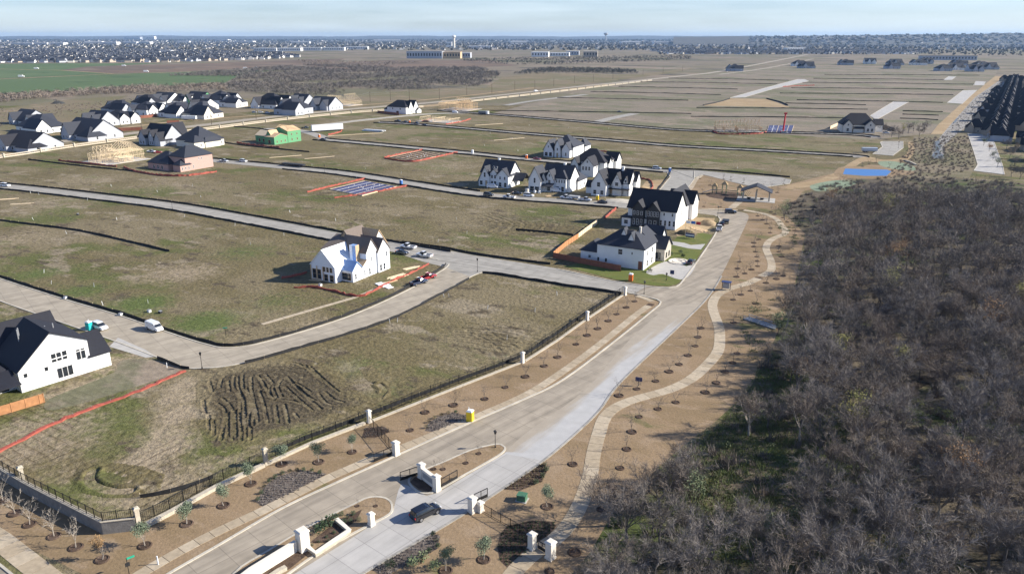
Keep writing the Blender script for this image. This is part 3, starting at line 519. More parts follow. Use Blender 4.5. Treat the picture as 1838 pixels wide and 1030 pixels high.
# ------------------------------------------------------------------ far ridges on the horizon
def ridge(name, u0, u1, dist, dep, vtop, mat, n=90, rough=1.):
    m = MB(); top = []
    for i in range(n + 1):
        u = u0 + (u1 - u0) * i / n; x = (u - CX) / F * dist / CP
        v = vtop(u) + random.uniform(-.35, .35) * rough; h = CAMH + (HZ - v) / F * dist
        for yy, hh in ((dist - dep, -.5), (dist - dep * .35, h * .72), (dist, h), (dist + dep, -.5)): m.v.append((x * yy / dist, yy, hh))
    for i in range(n):
        for k in range(3):
            a = 4 * i + k; m.f.append((a, a + 4, a + 5, a + 1))
    return obj(name, m, M[mat], kind='structure')
ridge('far_ridge', -900, 2740, 19000, 2500, lambda u: 65.3 + .5 * math.sin(u / 70) + .4 * math.sin(u / 31), 'far_tree', 220)
ridge('hill', 1180, 2500, 8200, 1900, lambda u: 66.2 - 5.2 * max(0, min(1, (u - 1250) / 480)) ** 1.2 + .3 * math.sin(u / 23), 'far_tree', 120)
# ------------------------------------------------------------------ trees and shrubs
def rdir(d, sp):
    """a direction leaning away from d by about sp"""
    a = d.orthogonal().normalized(); a.rotate(Matrix.Rotation(random.uniform(0, 2 * math.pi), 3, d)); 
    return (d * math.cos(sp) + a * math.sin(sp)).normalized()
def sliver(V, T, p, d, l, w):
    s = rdir(d, math.pi / 2); o = len(V); V += [tuple(p - s * w / 2), tuple(p + s * w / 2), tuple(p + d * l)]; T.append((o, o + 1, o + 2))
def bare_tree(seed, h=9., spread=.8, limbs=6, n2=6, n3=6, n4=6, tw=.035, trunk=.22, twig_len=1.0, sides=4):
    """returns (wood MB, twig vertices, twig triangles)"""
    random.seed(seed); wood = MB(); V = []; T = []; up = Vector((0, 0, 1))
    top = Vector((random.uniform(-.3, .3), random.uniform(-.3, .3), h * random.uniform(.16, .26)))
    wood.tube((0, 0, -.1), top, trunk * h / 9, trunk * .72 * h / 9, sides + 2, False)
    for i in range(limbs):
        a = 2 * math.pi * (i + random.uniform(-.3, .3)) / limbs; el = random.uniform(.25, 1.0) * spread
        d = Vector((math.cos(a) * math.sin(el), math.sin(a) * math.sin(el), math.cos(el))); p = top.copy(); r = trunk * .45 * h / 9
        L1 = h * random.uniform(.42, .6) * (1.05 if el < .5 else .95); segs = []
        for k in range(4):
            q = p + d * (L1 / 4); r2 = r * .72; wood.tube(p, q, r, r2, sides, False); segs.append((p, q, r2)); p, r = q, r2; d = (rdir(d, random.uniform(.05, .28)) + up * .06).normalized()
        for j in range(n2):
            s0, s1, rr = segs[min(3, 1 + j * 3 // n2)]; b = s0.lerp(s1, random.random()); d2 = rdir(d, random.uniform(.35, .95)); d2 = (d2 + up * .12).normalized()
            L2 = h * random.uniform(.14, .26); e = b + d2 * L2; wood.tube(b, e, rr * .55, rr * .2, 3, False)
            for k in range(n3):
                c = b.lerp(e, random.uniform(.25, 1)); d3 = rdir(d2, random.uniform(.2, .9)); L3 = twig_len * random.uniform(.7, 1.5); sliver(V, T, c, d3, L3, tw * 1.8)
                for m in range(n4):
                    f = c + d3 * (L3 * random.uniform(.15, .95)); sliver(V, T, f, rdir(d3, random.uniform(.3, .95)), twig_len * random.uniform(.45, 1.1), tw)
    return wood, V, T
def leafy(V, T, c, rx, rz, n, size):
    for i in range(n):
        d = Vector(rng.normal(size=3)); d.normalize(); r = random.random() ** .45
        p = Vector((c[0] + d.x * rx * r, c[1] + d.y * rx * r, c[2] + d.z * rz * r)); s = size * random.uniform(.6, 1.4)
        a = Vector(rng.normal(size=3)).normalized(); b = a.orthogonal().normalized(); o = len(V)
        V += [tuple(p), tuple(p + a * s), tuple(p + a * s * .5 + b * s * .6)]; T.append((o, o + 1, o + 2))
def tree_obj(name, wood, V, T, wm, cm, loc=(0, 0, 0), **k):
    e = empty(name, loc, **k); obj('trunk', wood, M[wm], e); obj('crown', npmesh('crown', V, T, M[cm]), None, e); return e
def ringed(name, wood, V, T, wm, cm, r=.85, **k):
    e = tree_obj(name, wood, V, T, wm, cm, **k)
    obj('mulch_ring', MB().lathe([(r * 1.05, -.02), (r, .09), (r * .82, .17), (r * .66, .07), (.05, .05)], 14), M['mulch'], e); return e
def plant_at(proto, u, v, first, s=None, **k):
    o = proto if first else copy_tree(proto); p = G(u, v); o.location = (p.x, p.y, 0); sc = s or random.uniform(.85, 1.15)
    o.scale = (sc, sc, sc); o.rotation_euler.z = random.uniform(0, 6.28); tag(o, **k); return o

# --- bare saplings standing in mulch rings
saps = [ringed('sapling', *bare_tree(40 + i, h=4.2, limbs=4, n2=4, n3=3, n4=2, tw=.022, trunk=.14, twig_len=.42, sides=3, spread=.7), 'bark', 'twig_dark') for i in range(3)]
used = set()
def sap(u, v, label, group, z=0, s=None, kinds=saps):
    i = random.randrange(len(kinds)); pr = kinds[i]; key = pr.as_pointer()
    o = plant_at(pr, u, v, key not in used, s, label=label, cat='tree', group=group); used.add(key); o.location.z = z
LW, RW, UP_, PK = [(736, 772), (763, 740), (814, 727), (870, 716), (907, 695), (943, 676), (977, 657), (1001, 641), (1034, 618), (1054, 602), (1073, 590), (1092, 576), (1107, 564), (1124, 552), (1139, 541)], \
 [(1028, 833), (1113, 840), (1099, 874), (1079, 914), (1125, 806), (1134, 775), (1147, 748), (1181, 734), (1213, 722), (1111, 710), (1143, 698), (1177, 684), (1031, 991), (987, 1025), (1201, 667), (1219, 654), (1235, 638), (1248, 621), (1253, 605), (1258, 589), (1266, 704), (1286, 687), (1301, 667), (1315, 651), (1323, 634), (1317, 579)], \
 [(1316, 538), (1357, 545), (1330, 529), (1347, 522), (1375, 508), (1360, 388), (1369, 395), (1376, 402), (1383, 410), (1382, 418), (1362, 430), (1353, 436), (1353, 443), (1356, 452), (1358, 461), (1359, 469), (1360, 478), (1349, 484), (1337, 491), (1322, 497), (1324, 482), (1327, 470), (1398, 442), (1398, 452), (1403, 461), (1406, 495), (1394, 501), (1384, 381), (1390, 385), (1405, 391), (1413, 399), (1426, 414), (1427, 422)], \
 [(1256, 321), (1274, 333), (1263, 371), (1293, 372), (1251, 360), (1312, 324), (1334, 329), (1385, 341), (1407, 331), (1283, 345), (1262, 348), (1370, 337), (1298, 322), (1395, 346)]
for k, (u, v) in enumerate(LW): sap(u, v, ORD[k] + ' bare sapling up the left verge of the boulevard from the gate', 'saplings left of the boulevard')
for u, v in RW: sap(u, v, 'bare sapling in a mulch ring along the near winding path', 'saplings by the near winding path')
for u, v in UP_: sap(u, v, 'small bare sapling in a mulch ring beside the far bends of the winding path', 'saplings by the far winding path')
for u, v in PK: sap(u, v, 'bare sapling in the tan park around the playground', 'saplings of the park')
for u, v in [(1500, 337), (1507, 331), (1514, 326), (1548, 299), (1560, 295), (1572, 292), (1595, 301)]: sap(u, v, 'thin bare sapling beside the blue sports court', 'saplings by the sports court')
for u, v in [(795, 843), (836, 832), (859, 815), (778, 843)]: sap(u, v, 'low sapling in a mulch ring on the median behind the gate wall', 'saplings on the gate median', .14, .6)
for u, v in [(641, 909), (674, 909)]: sap(u, v, 'tiny sapling in a mulch ring at the rounded end of the sign median', 'saplings on the sign median', .14, .45)
whites = [ringed('pale_sapling', *bare_tree(50 + i, h=4.6, limbs=5, n2=4, n3=4, n4=2, tw=.03, trunk=.14, twig_len=.45, sides=3, spread=.6), 'bark_pale', 'bark_pale', .95) for i in range(2)]
for k, (u, v) in enumerate([(5, 898), (27, 921), (53, 941), (97, 962), (136, 982)]): sap(u, v, ORD[k] + ' pale bare sapling from the left before the retaining wall', 'pale saplings by the retaining wall', kinds=whites)
def leaf_tree(seed, cm, h=3.6, n=1500, wm='bark_pale', r=1.25):
    random.seed(seed); wd, V, T = bare_tree(seed, h=h, limbs=4, n2=4, n3=3, n4=2, tw=.03, trunk=.2, twig_len=.4, sides=3, spread=.6); V2, T2 = [], []
    for k in range(9):
        a = random.uniform(0, 6.28); q = random.uniform(.1, .75) * r
        leafy(V2, T2, (math.cos(a) * q, math.sin(a) * q, h * random.uniform(.55, .95)), r * .55, r * .5, n // 9, .17)
    return wd, V2, T2
oaks = [ringed('young_oak', *leaf_tree(60 + i, 'leaf_sage'), 'bark_pale', 'leaf_sage', 1.) for i in range(3)]
for (u, v), lb in zip([(260, 979), (335, 940), (401, 907), (450, 868), (506, 833), (572, 829), (632, 811), (982, 909), (868, 1004), (800, 1024)],
        ['beside the corner pillar of the low stone wall', 'second along the stone wall from the corner pillar', 'third along the stone wall from the corner pillar', 'left of the kerbside plant bed', 'close to the pillar above the kerbside plant bed', 'above the right end of the kerbside plant bed', 'next to the iron gate leaf by the left gate pillar', 'right of the green utility box', 'left of the round plant bed at the footpath gate', 'at the bottom edge beside the right plant bed']):
    i = random.randrange(3); pr = oaks[i]; fst = pr.as_pointer() not in used; used.add(pr.as_pointer())
    plant_at(pr, u, v, fst, .98 if u != 632 else .85, label='young grey-green oak ' + lb, cat='tree', group='young oaks of the entrance')
bt = ringed('brown_leaved_sapling', *leaf_tree(66, 'leaf_brown', 3.4, 500, r=.9), 'bark_pale', 'leaf_brown', .9); plant_at(bt, 183, 1004, True, 1.1, label='rusty brown leaved sapling at the corner of the retaining wall', cat='tree')

# --- the winter wood on the right
protos = [tree_obj('bare_tree', *bare_tree(100 + i, h=9.4, spread=random.uniform(.75, 1.), n3=8, n4=9, tw=.036, twig_len=1.1, trunk=.2), ['bark', 'bark', 'bark', 'bark', 'bark', 'bark_pale'][i], ['twig_grey', 'twig_brown', 'twig_grey', 'twig_dark', 'twig_grey', 'twig_brown'][i]) for i in range(6)]
random.seed(11)
tips = []
coarse = []
for i in range(4):
    wd, V, T = bare_tree(130 + i, h=9., limbs=6, n2=5, n3=5, n4=5, tw=.065, twig_len=1.3, sides=3); o = len(V)
    wt = [tuple(o + j for j in t) for f in wd.f for t in ([f[:3]] + ([(f[0], f[2], f[3])] if len(f) == 4 else []))]
    coarse.append((np.array(V + wd.v), np.array(T + wt)))
gap = GP((1225, 815), (1350, 690), (1400, 700), (1450, 790), (1440, 900), (1380, 985), (1300, 960), (1240, 900))
WOODT = GP((1440, 400), (1480, 374), (1560, 358), (1700, 354), (1838, 366), (2100, 396)) + WOOD[5:18]
cand = []
step = 5.25
for yy in np.arange(74, 420, step):
    for xx in np.arange(0, 330, step):
        p = (xx + random.uniform(-2, 2), yy + random.uniform(-2, 2))
        if not inside(p, WOODT): continue
        if abs(p[0]) > p[1] * .80 + 12: continue
        if inside(p, gap) and random.random() < .93: continue
        cand.append(p)
def edge_ok(p): return all(inside((p[0] + a, p[1] + b), WOODT) for a, b in ((-3.5, 0), (0, 3), (0, -2.5)))
cand = [p for p in cand if edge_ok(p) or random.random() < .35]
cand.sort(key=lambda p: p[1]); near, rest = cand[:292], cand[292:]
print('wood trees', len(cand))
for i, p in enumerate(near):
    k = random.randrange(6); o = protos[i] if i < 6 else copy_tree(protos[k]); s = random.choice((random.uniform(.45, .8), random.uniform(.8, 1.15), random.uniform(.8, 1.15))); o.location = (p[0], p[1], 0); o.scale = (s * random.uniform(.9, 1.2), s * random.uniform(.9, 1.2), s); o.rotation_euler.z = random.uniform(0, 6.28)
    tag(o, 'leafless grey tree among many in the winter wood right of the path', 'tree', 'bare trees of the winter wood')
def mass(name, pts, kinds, mat, smin, smax, zs=1., **k):
    Vs, Ts, o = [], [], 0
    for p in pts:
        V, T = kinds[random.randrange(len(kinds))]; s = random.uniform(smin, smax); a = random.uniform(0, 6.28); c, sn = math.cos(a) * s, math.sin(a) * s
        Q = np.empty_like(V); Q[:, 0] = V[:, 0] * c - V[:, 1] * sn + p[0]; Q[:, 1] = V[:, 0] * sn + V[:, 1] * c + p[1]; Q[:, 2] = V[:, 2] * s * zs
        Vs.append(Q); Ts.append(T + o); o += len(V)
    return obj(name, npmesh(name, np.concatenate(Vs), np.concatenate(Ts), M[mat]), kind='stuff', **k)
third = [[p for i, p in enumerate(rest) if i % 3 == j] for j in range(3)]
for j, mt in enumerate(('twig_grey', 'twig_brown', 'twig_dark')): mass('bare_wood', third[j], coarse, mt, .5, 1.1, label='far part of the leafless winter wood', cat='wood')
# understory
bush = []
for i in range(4):
    V, T = [], []; random.seed(160 + i)
    for q in range(46): sliver(V, T, Vector((random.uniform(-.5, .5), random.uniform(-.5, .5), 0)), rdir(Vector((0, 0, 1)), random.uniform(.1, .9)), random.uniform(.6, 1.6), .09)
    bush.append((np.array(V), np.array(T)))
lbush = []
for i in range(3):
    V, T = [], []; leafy(V, T, (0, 0, .55), .8, .6, 70, .26); lbush.append((np.array(V), np.array(T)))
random.seed(12)
wpts = [(x, y) for x, y in ((random.uniform(5, 300), random.uniform(76, 390)) for _ in range(9000)) if inside((x, y), WOOD) and x < y * .8 + 10]
mass('undergrowth', wpts[0::3], bush, 'twig_dark', .8, 1.8, label='dark leafless undergrowth on the wood floor', cat='undergrowth')
mass('undergrowth', wpts[1::3][:900], bush, 'twig_brown', .8, 1.7, label='brown leafless undergrowth on the wood floor', cat='undergrowth')
mass('undergrowth', [p for p in wpts[2::3] if inside(p, gap) or random.random() < .28], lbush, 'leaf_olive', .5, 1.3, label='olive green leafy undergrowth in the clearing of the wood', cat='undergrowth')
grs = []
for i in range(3):
    V, T = [], []
    for q in range(22): sliver(V, T, Vector((random.uniform(-.6, .6), random.uniform(-.6, .6), 0)), rdir(Vector((0, 0, 1)), random.uniform(.1, .8)), random.uniform(.2, .55), .09)
    grs.append((np.array(V), np.array(T)))
gx = [p.x for p in gap]; gy = [p.y for p in gap]; gp_ = [(random.uniform(min(gx) - 4, max(gx) + 8), random.uniform(min(gy) - 6, max(gy) + 8)) for _ in range(5000)]
mass('rough_grass', [p for p in gp_ if inside(p, WOOD)], grs, 'grass_green', .7, 1.5, label='rough green grass in the shaded clearing of the wood', cat='grass')
for px, mt, nn_, lb in (([(1325, 545), (1400, 535), (1425, 590), (1395, 655), (1345, 660)], 'leaf_olive', 1.5, 'olive scrub round the timber footbridge'), ([(1105, 965), (1165, 880), (1235, 815), (1290, 850), (1275, 930), (1190, 960)], 'leaf_yellow', 1.7, 'yellow-green scrub at the near wood edge'), ([(1290, 770), (1350, 700), (1380, 740), (1330, 820), (1270, 850)], 'leaf_olive', 1.4, 'olive scrub in the grassy clearing'), ([(1390, 400), (1440, 385), (1450, 430), (1420, 450)], 'leaf_olive', 2., 'green scrub at the park end of the wood')):
    P_ = GP(*px); xs_ = [p.x for p in P_]; ys_ = [p.y for p in P_]; q_ = [(random.uniform(min(xs_), max(xs_)), random.uniform(min(ys_), max(ys_))) for _ in range(int((max(xs_) - min(xs_)) * (max(ys_) - min(ys_)) / nn_ / 2))]
    q_ = [p for p in q_ if inside(p, P_) and math.sin(p[0] * .7) + math.sin(p[1] * .55 + p[0] * .2) > -.3]
    mass('scrub', q_, grs, mt, .7, 1.6, label=lb + ', low tufts', cat='scrub'); mass('scrub', q_[::9], lbush, mt, .35, .8, label=lb + ', small bushes', cat='scrub')
# trees still in leaf
def colour_tree(seed, h, n, r):
    random.seed(seed); wd, V, T = bare_tree(seed, h=h, limbs=5, n2=5, n3=4, n4=3, tw=.05, twig_len=.8, sides=3); V2, T2 = [], []
    for k in range(10):
        a = random.uniform(0, 6.28); q = random.uniform(.1, .8) * r; leafy(V2, T2, (math.cos(a) * q, math.sin(a) * q, h * random.uniform(.5, .95)), r * .5, r * .4, n // 10, .26)
    o = len(V2); return wd, V2 + V, T2 + [tuple(o + i for i in t) for t in T]
for i, (u, v, cm, h, lb) in enumerate([(1597, 545, 'leaf_yellow', 8.5, 'yellow-green leaved tree standing in the middle of the grey wood'), (1602, 485, 'leaf_rust', 8.5, 'rusty orange tree behind the yellow-green tree of the wood'), (1528, 790, 'leaf_yellow', 8, 'yellow-green tree in the near wood beside the grassy clearing'), (1612, 680, 'leaf_yellow', 6, 'small bright yellow-green tree halfway down the wood'),
        (1592, 392, 'leaf_yellow', 8, 'yellow-tinged tree in the far wood below the sports court'), (1772, 612, 'leaf_rust', 9, 'rust and yellow tree near the right edge of the wood'), (1822, 560, 'leaf_yellow', 7, 'small yellowish tree at the right edge of the photo'), (1490, 372, 'leaf_rust', 7, 'rust brown tree at the top edge of the wood below the erosion mat'),
        (1408, 395, 'leaf_olive', 7, 'olive green tree at the park corner of the wood'), (1395, 602, 'leaf_olive', 5, 'green bush tree right of the timber footbridge'), (1240, 925, 'leaf_olive', 6, 'olive green tree at the near edge of the wood above the path gate'), (1205, 905, 'leaf_yellow', 4.5, 'low yellow-green bush beside the near winding path'), (1430, 700, 'leaf_rust', 6, 'small brown leaved tree above the grassy clearing'),
        (1500, 660, 'leaf_yellow', 6.5, 'pale yellow tree near the wood edge right of the path bend'), (1710, 900, 'leaf_rust', 8, 'reddish brown tree in the nearest corner of the wood'), (1640, 236, 'leaf_olive', 8, 'bare olive tree beside the creek head'), (1620, 242, 'leaf_yellow', 7, 'yellow-topped tree behind the white house at the creek')]):
    t = tree_obj('leafy_tree', *colour_tree(200 + i, h * 1.25, 700 if cm != 'leaf_rust' else 520, h * .36), 'bark', cm, label=lb, cat='tree'); p = G(u, v); t.location = (p.x, p.y, 0)
random.seed(13)
# edge of the wood: bare trees between park and creek
for i, (u, v) in enumerate([(1600, 246), (1612, 250), (1630, 240), (1650, 246), (1658, 238), (1586, 244)]):
    o = copy_tree(protos[i % 6]); p = G(u, v); o.location = (p.x, p.y, 0); o.scale = (.95,) * 3; tag(o, 'bare tree in the thicket behind the white house at the creek', 'tree', 'thicket trees at the creek head')
for i, (u, v) in enumerate([(1765, 262), (1775, 272), (1782, 288), (1790, 300), (1778, 250)]):
    t = tree_obj('street_tree', *colour_tree(230 + i, 5.5, 500, 1.9), 'bark', ['leaf_olive', 'leaf_rust', 'leaf_dark', 'leaf_olive', 'leaf_brown'][i], cat='tree', group='trees on the far right street', label=['olive green', 'rusty', 'dark green', 'dull olive bushy', 'brown'][i] + ' street tree beside the pale street right of the creek'); p = G(u, v); t.location = (p.x, p.y, 0)

# --- woods along the creek far out
clump = []
for i in range(5):
    V, T = [], []; random.seed(170 + i); leafy(V, T, (0, 0, 2.0), 2.4, 1.9, 52, .85); clump.append((np.array(V), np.array(T)))
random.seed(14)
def fill(px, step, jit=.5, holes=0.):
    P = GP(*px); x0, x1 = min(p.x for p in P), max(p.x for p in P); y0, y1 = min(p.y for p in P), max(p.y for p in P); out = []
    for yy in np.arange(y0, y1, step):
        for xx in np.arange(x0, x1, step):
            p = (xx + random.uniform(-jit, jit) * step, yy + random.uniform(-jit, jit) * step)
            if inside(p, P) and (not holes or math.sin(p[0] / 31 + 2 * math.sin(p[1] / 57)) + math.sin(p[1] / 43 + 1.7 * math.sin(p[0] / 71)) > -holes + random.uniform(-.9, .9)): out.append(p)
    return out
for px, st, mt, lb in [([(300, 137), (420, 126), (560, 117), (720, 122), (860, 122), (900, 132), (880, 150), (855, 157), (790, 160), (640, 166), (560, 174), (460, 168), (400, 162), (410, 152), (430, 138)], 7.6, 'twig_dark', 'grey leafless creek wood behind the white houses'),
                   ([(-100, 180), (0, 172), (153, 163), (255, 155), (400, 152), (410, 162), (300, 168), (180, 170), (60, 178), (-100, 196)], 6.4, 'twig_brown', 'brown hedge of bare trees below the green field'),
                   ([(0, 190), (60, 184), (120, 183), (100, 192), (30, 200), (-80, 212), (-80, 200)], 7, 'twig_grey', 'low grey thicket left of the white houses'),
                   ([(820, 107), (1000, 104), (1240, 100), (1240, 107), (1050, 116), (930, 117), (840, 112)], 17, 'far_tree', 'dark line of trees before the beige school building'), ([(920, 133), (960, 124), (1060, 122), (1140, 128), (1145, 133), (1060, 131), (970, 134)], 9, 'far_tree', 'dark clump of trees beside the dry meadow'),
                   ([(530, 108), (640, 112), (760, 112), (700, 118), (560, 118)], 14, 'twig_brown', 'sparse brown scrub on the far field')]:
    mass('creek_wood', fill(px, st * .82, .6, .75), clump, mt, .5, 1.5, label=lb, cat='wood')

for px, st, kd, mt, a_, b_, lb in (([(1640, 250), (1690, 245), (1738, 245), (1750, 300), (1700, 318), (1640, 318), (1590, 322)], 3.6, bush, 'twig_brown', .6, 1.3, 'brown scrub on the creek bank'), ([(1650, 262), (1700, 262), (1720, 300), (1660, 300)], 5, lbush, 'leaf_olive', .5, 1., 'olive scrub at the creek'), ([(1803, 142), (1750, 178), (1706, 226), (1692, 243), (1712, 245), (1740, 224), (1798, 157)], 4.5, bush, 'twig_grey', .4, .9, 'grey weeds among the rocks of the ditch'),
        ([(0, 228), (130, 206), (230, 186), (330, 178), (230, 178), (100, 190), (0, 205)], 9, bush, 'twig_brown', .8, 1.6, 'dry weeds behind the white estate')):
    mass('scrub', fill(px, st), kd, mt, a_, b_, label=lb, cat='scrub')
# ------------------------------------------------------------------ houses
random.seed(21)
CACHE = {}
def cached(key, fn):
    if key not in CACHE: CACHE[key] = fn()
    return CACHE[key]
def window(par, x, y, z, rz, w, h, trim='trim_white', name='window', pane='glass', bars=True):
    def fr():
        b = .09; m = MB().box(-w / 2, w / 2, -.07, 0, -h / 2, -h / 2 + b).box(-w / 2, w / 2, -.07, 0, h / 2 - b, h / 2).box(-w / 2, -w / 2 + b, -.07, 0, -h / 2 + b, h / 2 - b).box(w / 2 - b, w / 2, -.07, 0, -h / 2 + b, h / 2 - b)
        if bars: m.box(-w / 2 + b, w / 2 - b, -.06, -.01, -.03, .03)
        return m.mesh(name)
    me = cached((name, round(w, 2), round(h, 2), trim, bars), fr)
    o = obj(name, me, M[trim], par, (x, y, z), rz)
    pm = cached(('pane', round(w, 2), round(h, 2), pane), lambda: MB().box(-w / 2 + .08, w / 2 - .08, -.045, .02, -h / 2 + .08, h / 2 - .08).mesh('pane'))
    obj('pane', pm, M[pane], o); return o
def gable_pts(a0, a1, e, r, am): return a0, a1, e, r, am
def add_block(par, b, wallm, roofm):
    x0, x1, y0, y1 = b['x0'], b['x1'], b['y0'], b['y1']; e, r, t = b['e'], b.get('r', b['e'] + 3), b.get('t', 'hip'); z0 = b.get('z0', -.1); ov = b.get('ov', .45); th = .22
    wm, rm = M[b.get('w', wallm)], M[b.get('rm', roofm)]; mw, mr = MB(), MB()
    if t in ('gx', 'gy'):
        a0, a1, c0, c1 = (y0, y1, x0, x1) if t == 'gx' else (x0, x1, y0, y1); am = b.get('m', (a0 + a1) / 2)
        e0, e1 = b.get('e0', e), b.get('e1', e)
        mw.prism([(a0, z0), (a1, z0), (a1, e1), (am, r), (a0, e0)], c0, c1)
        s0, s1 = (r - e0) / (am - a0), (r - e1) / (a1 - am); q = th + .04
        mr.prism([(a0 - ov, e0 - ov * s0 + .04), (am, r + .04), (a1 + ov, e1 - ov * s1 + .04), (a1 + ov, e1 - ov * s1 + .04 + th), (am, r + q + .06), (a0 - ov, e0 - ov * s0 + .04 + th)], c0 - ov, c1 + ov)
        if t == 'gx':
            mw.v = [(y, x, z) for x, y, z in mw.v]; mr.v = [(y, x, z) for x, y, z in mr.v]
    elif t == 'hip':
        mw.box(x0, x1, y0, y1, z0, e); w, d = x1 - x0 + 2 * ov, y1 - y0 + 2 * ov; f = b.get('f', .5); cx, cy = (x0 + x1) / 2, (y0 + y1) / 2
        ha, hb = (max(w / 2 - d * f, .05), .03) if w >= d else (.03, max(d / 2 - w * f, .05))
        mr.box(x0 - ov, x1 + ov, y0 - ov, y1 + ov, e - .05, e + .15)
        o = len(mr.v); mr.v += [(x0 - ov, y0 - ov, e + .15), (x1 + ov, y0 - ov, e + .15), (x1 + ov, y1 + ov, e + .15), (x0 - ov, y1 + ov, e + .15), (cx - ha, cy - hb, r), (cx + ha, cy - hb, r), (cx + ha, cy + hb, r), (cx - ha, cy + hb, r)]
        mr.f += [tuple(o + i for i in q) for q in ((0, 1, 5, 4), (1, 2, 6, 5), (2, 3, 7, 6), (3, 0, 4, 7), (4, 5, 6, 7))]; del mr.f[1]
    elif t == 'shed':                      # low at y0, high at y1
        mw.prism([(y0, z0), (y1, z0), (y1, r - .02), (y0, e - .02)], x0, x1); mw.v = [(y, x, z) for x, y, z in mw.v]
        s = (r - e) / (y1 - y0); mr.prism([(y0 - ov, e - ov * s), (y1, r), (y1, r + th), (y0 - ov, e - ov * s + th)], x0 - ov, x1 + ov); mr.v = [(y, x, z) for x, y, z in mr.v]
    else:
        mw.box(x0, x1, y0, y1, z0, e); mr.box(x0 - ov, x1 + ov, y0 - ov, y1 + ov, e, e + .3)
    if not b.get('open'): obj('wall', mw, wm, par)
    ro = obj('roof', mr, rm, par); return ro
def house(name, label, px, ang, blocks, wins=(), wall='wall_white', roof='roof_dark', trim='trim_white', cat='house', group=None, chim=(), vents=0):
    p = G(*px); h = empty(name, (p.x, p.y, 0), R(ang), label=label, cat=cat, group=group); rs = []
    for b in blocks: rs.append(add_block(h, b, wall, roof))
    for wdef in wins:
        bi, side, fr, z, w, hh = wdef[:6]; opt = wdef[6] if len(wdef) > 6 else {}; b = blocks[bi]
        tr = opt.get('trim', trim); nm = opt.get('name', 'window'); pn = opt.get('pane', 'glass')
        for f in fr:
            if side in 'SN': x = b['x0'] + f * (b['x1'] - b['x0']); y = b['y0'] if side == 'S' else b['y1']; rz = 0 if side == 'S' else math.pi
            else: y = b['y0'] + f * (b['y1'] - b['y0']); x = b['x1'] if side == 'E' else b['x0']; rz = math.pi / 2 if side == 'E' else -math.pi / 2
            window(h, x, y, z, rz, w, hh, tr, nm, pn, opt.get('bars', True))
    for x, y, s, z0, z1, mt in chim:
        c = obj('chimney', MB().box(x - s / 2, x + s / 2, y - s / 2, y + s / 2, z0, z1 - .25), M[mt], h); obj('chimney_cap', MB().box(x - s / 2 - .1, x + s / 2 + .1, y - s / 2 - .1, y + s / 2 + .1, z1 - .25, z1), M[mt], c)
    for k in range(vents):
        b = blocks[0]; x, y = random.uniform(b['x0'] + 2, b['x1'] - 2), random.uniform(b['y0'] + 1, b['y1'] - 2)
        obj('roof_vent', MB().tube((x, y, b['e']), (x, y, b.get('r', 9) - .2), .12, .12, 6), M['steel'], rs[0])
    return h
B = lambda x0, x1, y0, y1, e, r, t='hip', **k: dict(x0=x0, x1=x1, y0=y0, y1=y1, e=e, r=r, t=t, **k)
DOOR = dict(name='door', trim='trim_black', pane='osb', bars=False); GAR = dict(name='garage_door', trim='trim_white', pane='wall_grey', bars=False)
BLK = dict(trim='trim_black')
# white farmhouse at the left edge
house('white_house', 'big white gabled house with black roof at the left edge of the photo', (40, 705), 50.7,
      [B(0, 13.6, 0, 13, 4.5, 10.8, 'gy', m=6.9, e0=4.5, e1=7.3, ov=.3), B(13.6, 17.6, .02, 10, 3.4, 6.9, 'gx', ov=.35), B(-11, 0, 3, 13, 3.3, 7.4, 'hip'), B(1, 13, 13, 22, 5, 9.6, 'gx'), B(-9, -1, -2.5, 3, 3., 4.2, 'shed', open=True), B(12, 17, 10, 19, 3.4, 6.5, 'gy')],
      [(0, 'S', (.50, .575, .655), 5.75, .8, .95, BLK), (0, 'S', (.50, .575, .655), 4.75, .8, .55, BLK), (0, 'S', (.845, .915), 4.3, .75, 1.7, BLK), (0, 'S', (.845, .915), 5.5, .7, .3, BLK), (0, 'S', (.545, .62, .695), 1.75, .85, 2.1, BLK), (0, 'S', (.375,), 3.5, .6, .8, BLK), (0, 'S', (.09,), 3.4, .6, .8, BLK), (2, 'S', (.2, .5, .8), 1.3, 1.8, 2.3, BLK)], roof='roof_black', vents=4)
# stone-and-white house on the lawn corner
h3 = house('white_house', 'white two-storey house with slate hipped roof on the green corner lawn', (1154.6, 485.4), -28.8,
      [B(-15.4, 0, 0, 11, 6.5, 10.8), B(-21.6, -15.4, 1.5, 11, 3.3, 6.2), B(-10.5, -.8, 11, 17, 6.0, 9.6, 'gy'), B(-7.5, 2.5, 12.6, 19.4, 4.2, 7.2, 'gx', w='wall_stone'), B(-7.5, -1.2, 19.4, 25, 5.2, 8.8, 'gx'), B(-9, -7.2, 3.5, 6, 9.3, 11.4, 'gy', z0=7.5, ov=.2, w='trim_white'), B(-6, -4.2, 2, 5, 8.6, 10.6, 'gy', z0=7, ov=.2, w='trim_white')],
      [(0, 'S', (.5,), 4.9, 1.5, 1.8), (0, 'S', (.75,), 4.9, .6, .9), (0, 'S', (.03, .2), 1.6, .6, 1.1, BLK), (0, 'S', (.93,), 1.4, 1.3, 2.6, dict(name='door', trim='cedar_red', pane='cedar_red', bars=False)), (0, 'E', (.3, .7), 4.8, 1.2, 1.7), (0, 'E', (.3, .7), 1.5, 1.4, 2.), (3, 'S', (.78,), 1.6, 1.9, 2.1, BLK), (3, 'E', (.3, .7), 1.6, 1.2, 1.8, BLK), (1, 'S', (.5,), 1.6, 1., 1.)],
      roof='roof_slate', chim=[(-4.5, 8.5, .5, 7, 11.4, 'plaster_white')])
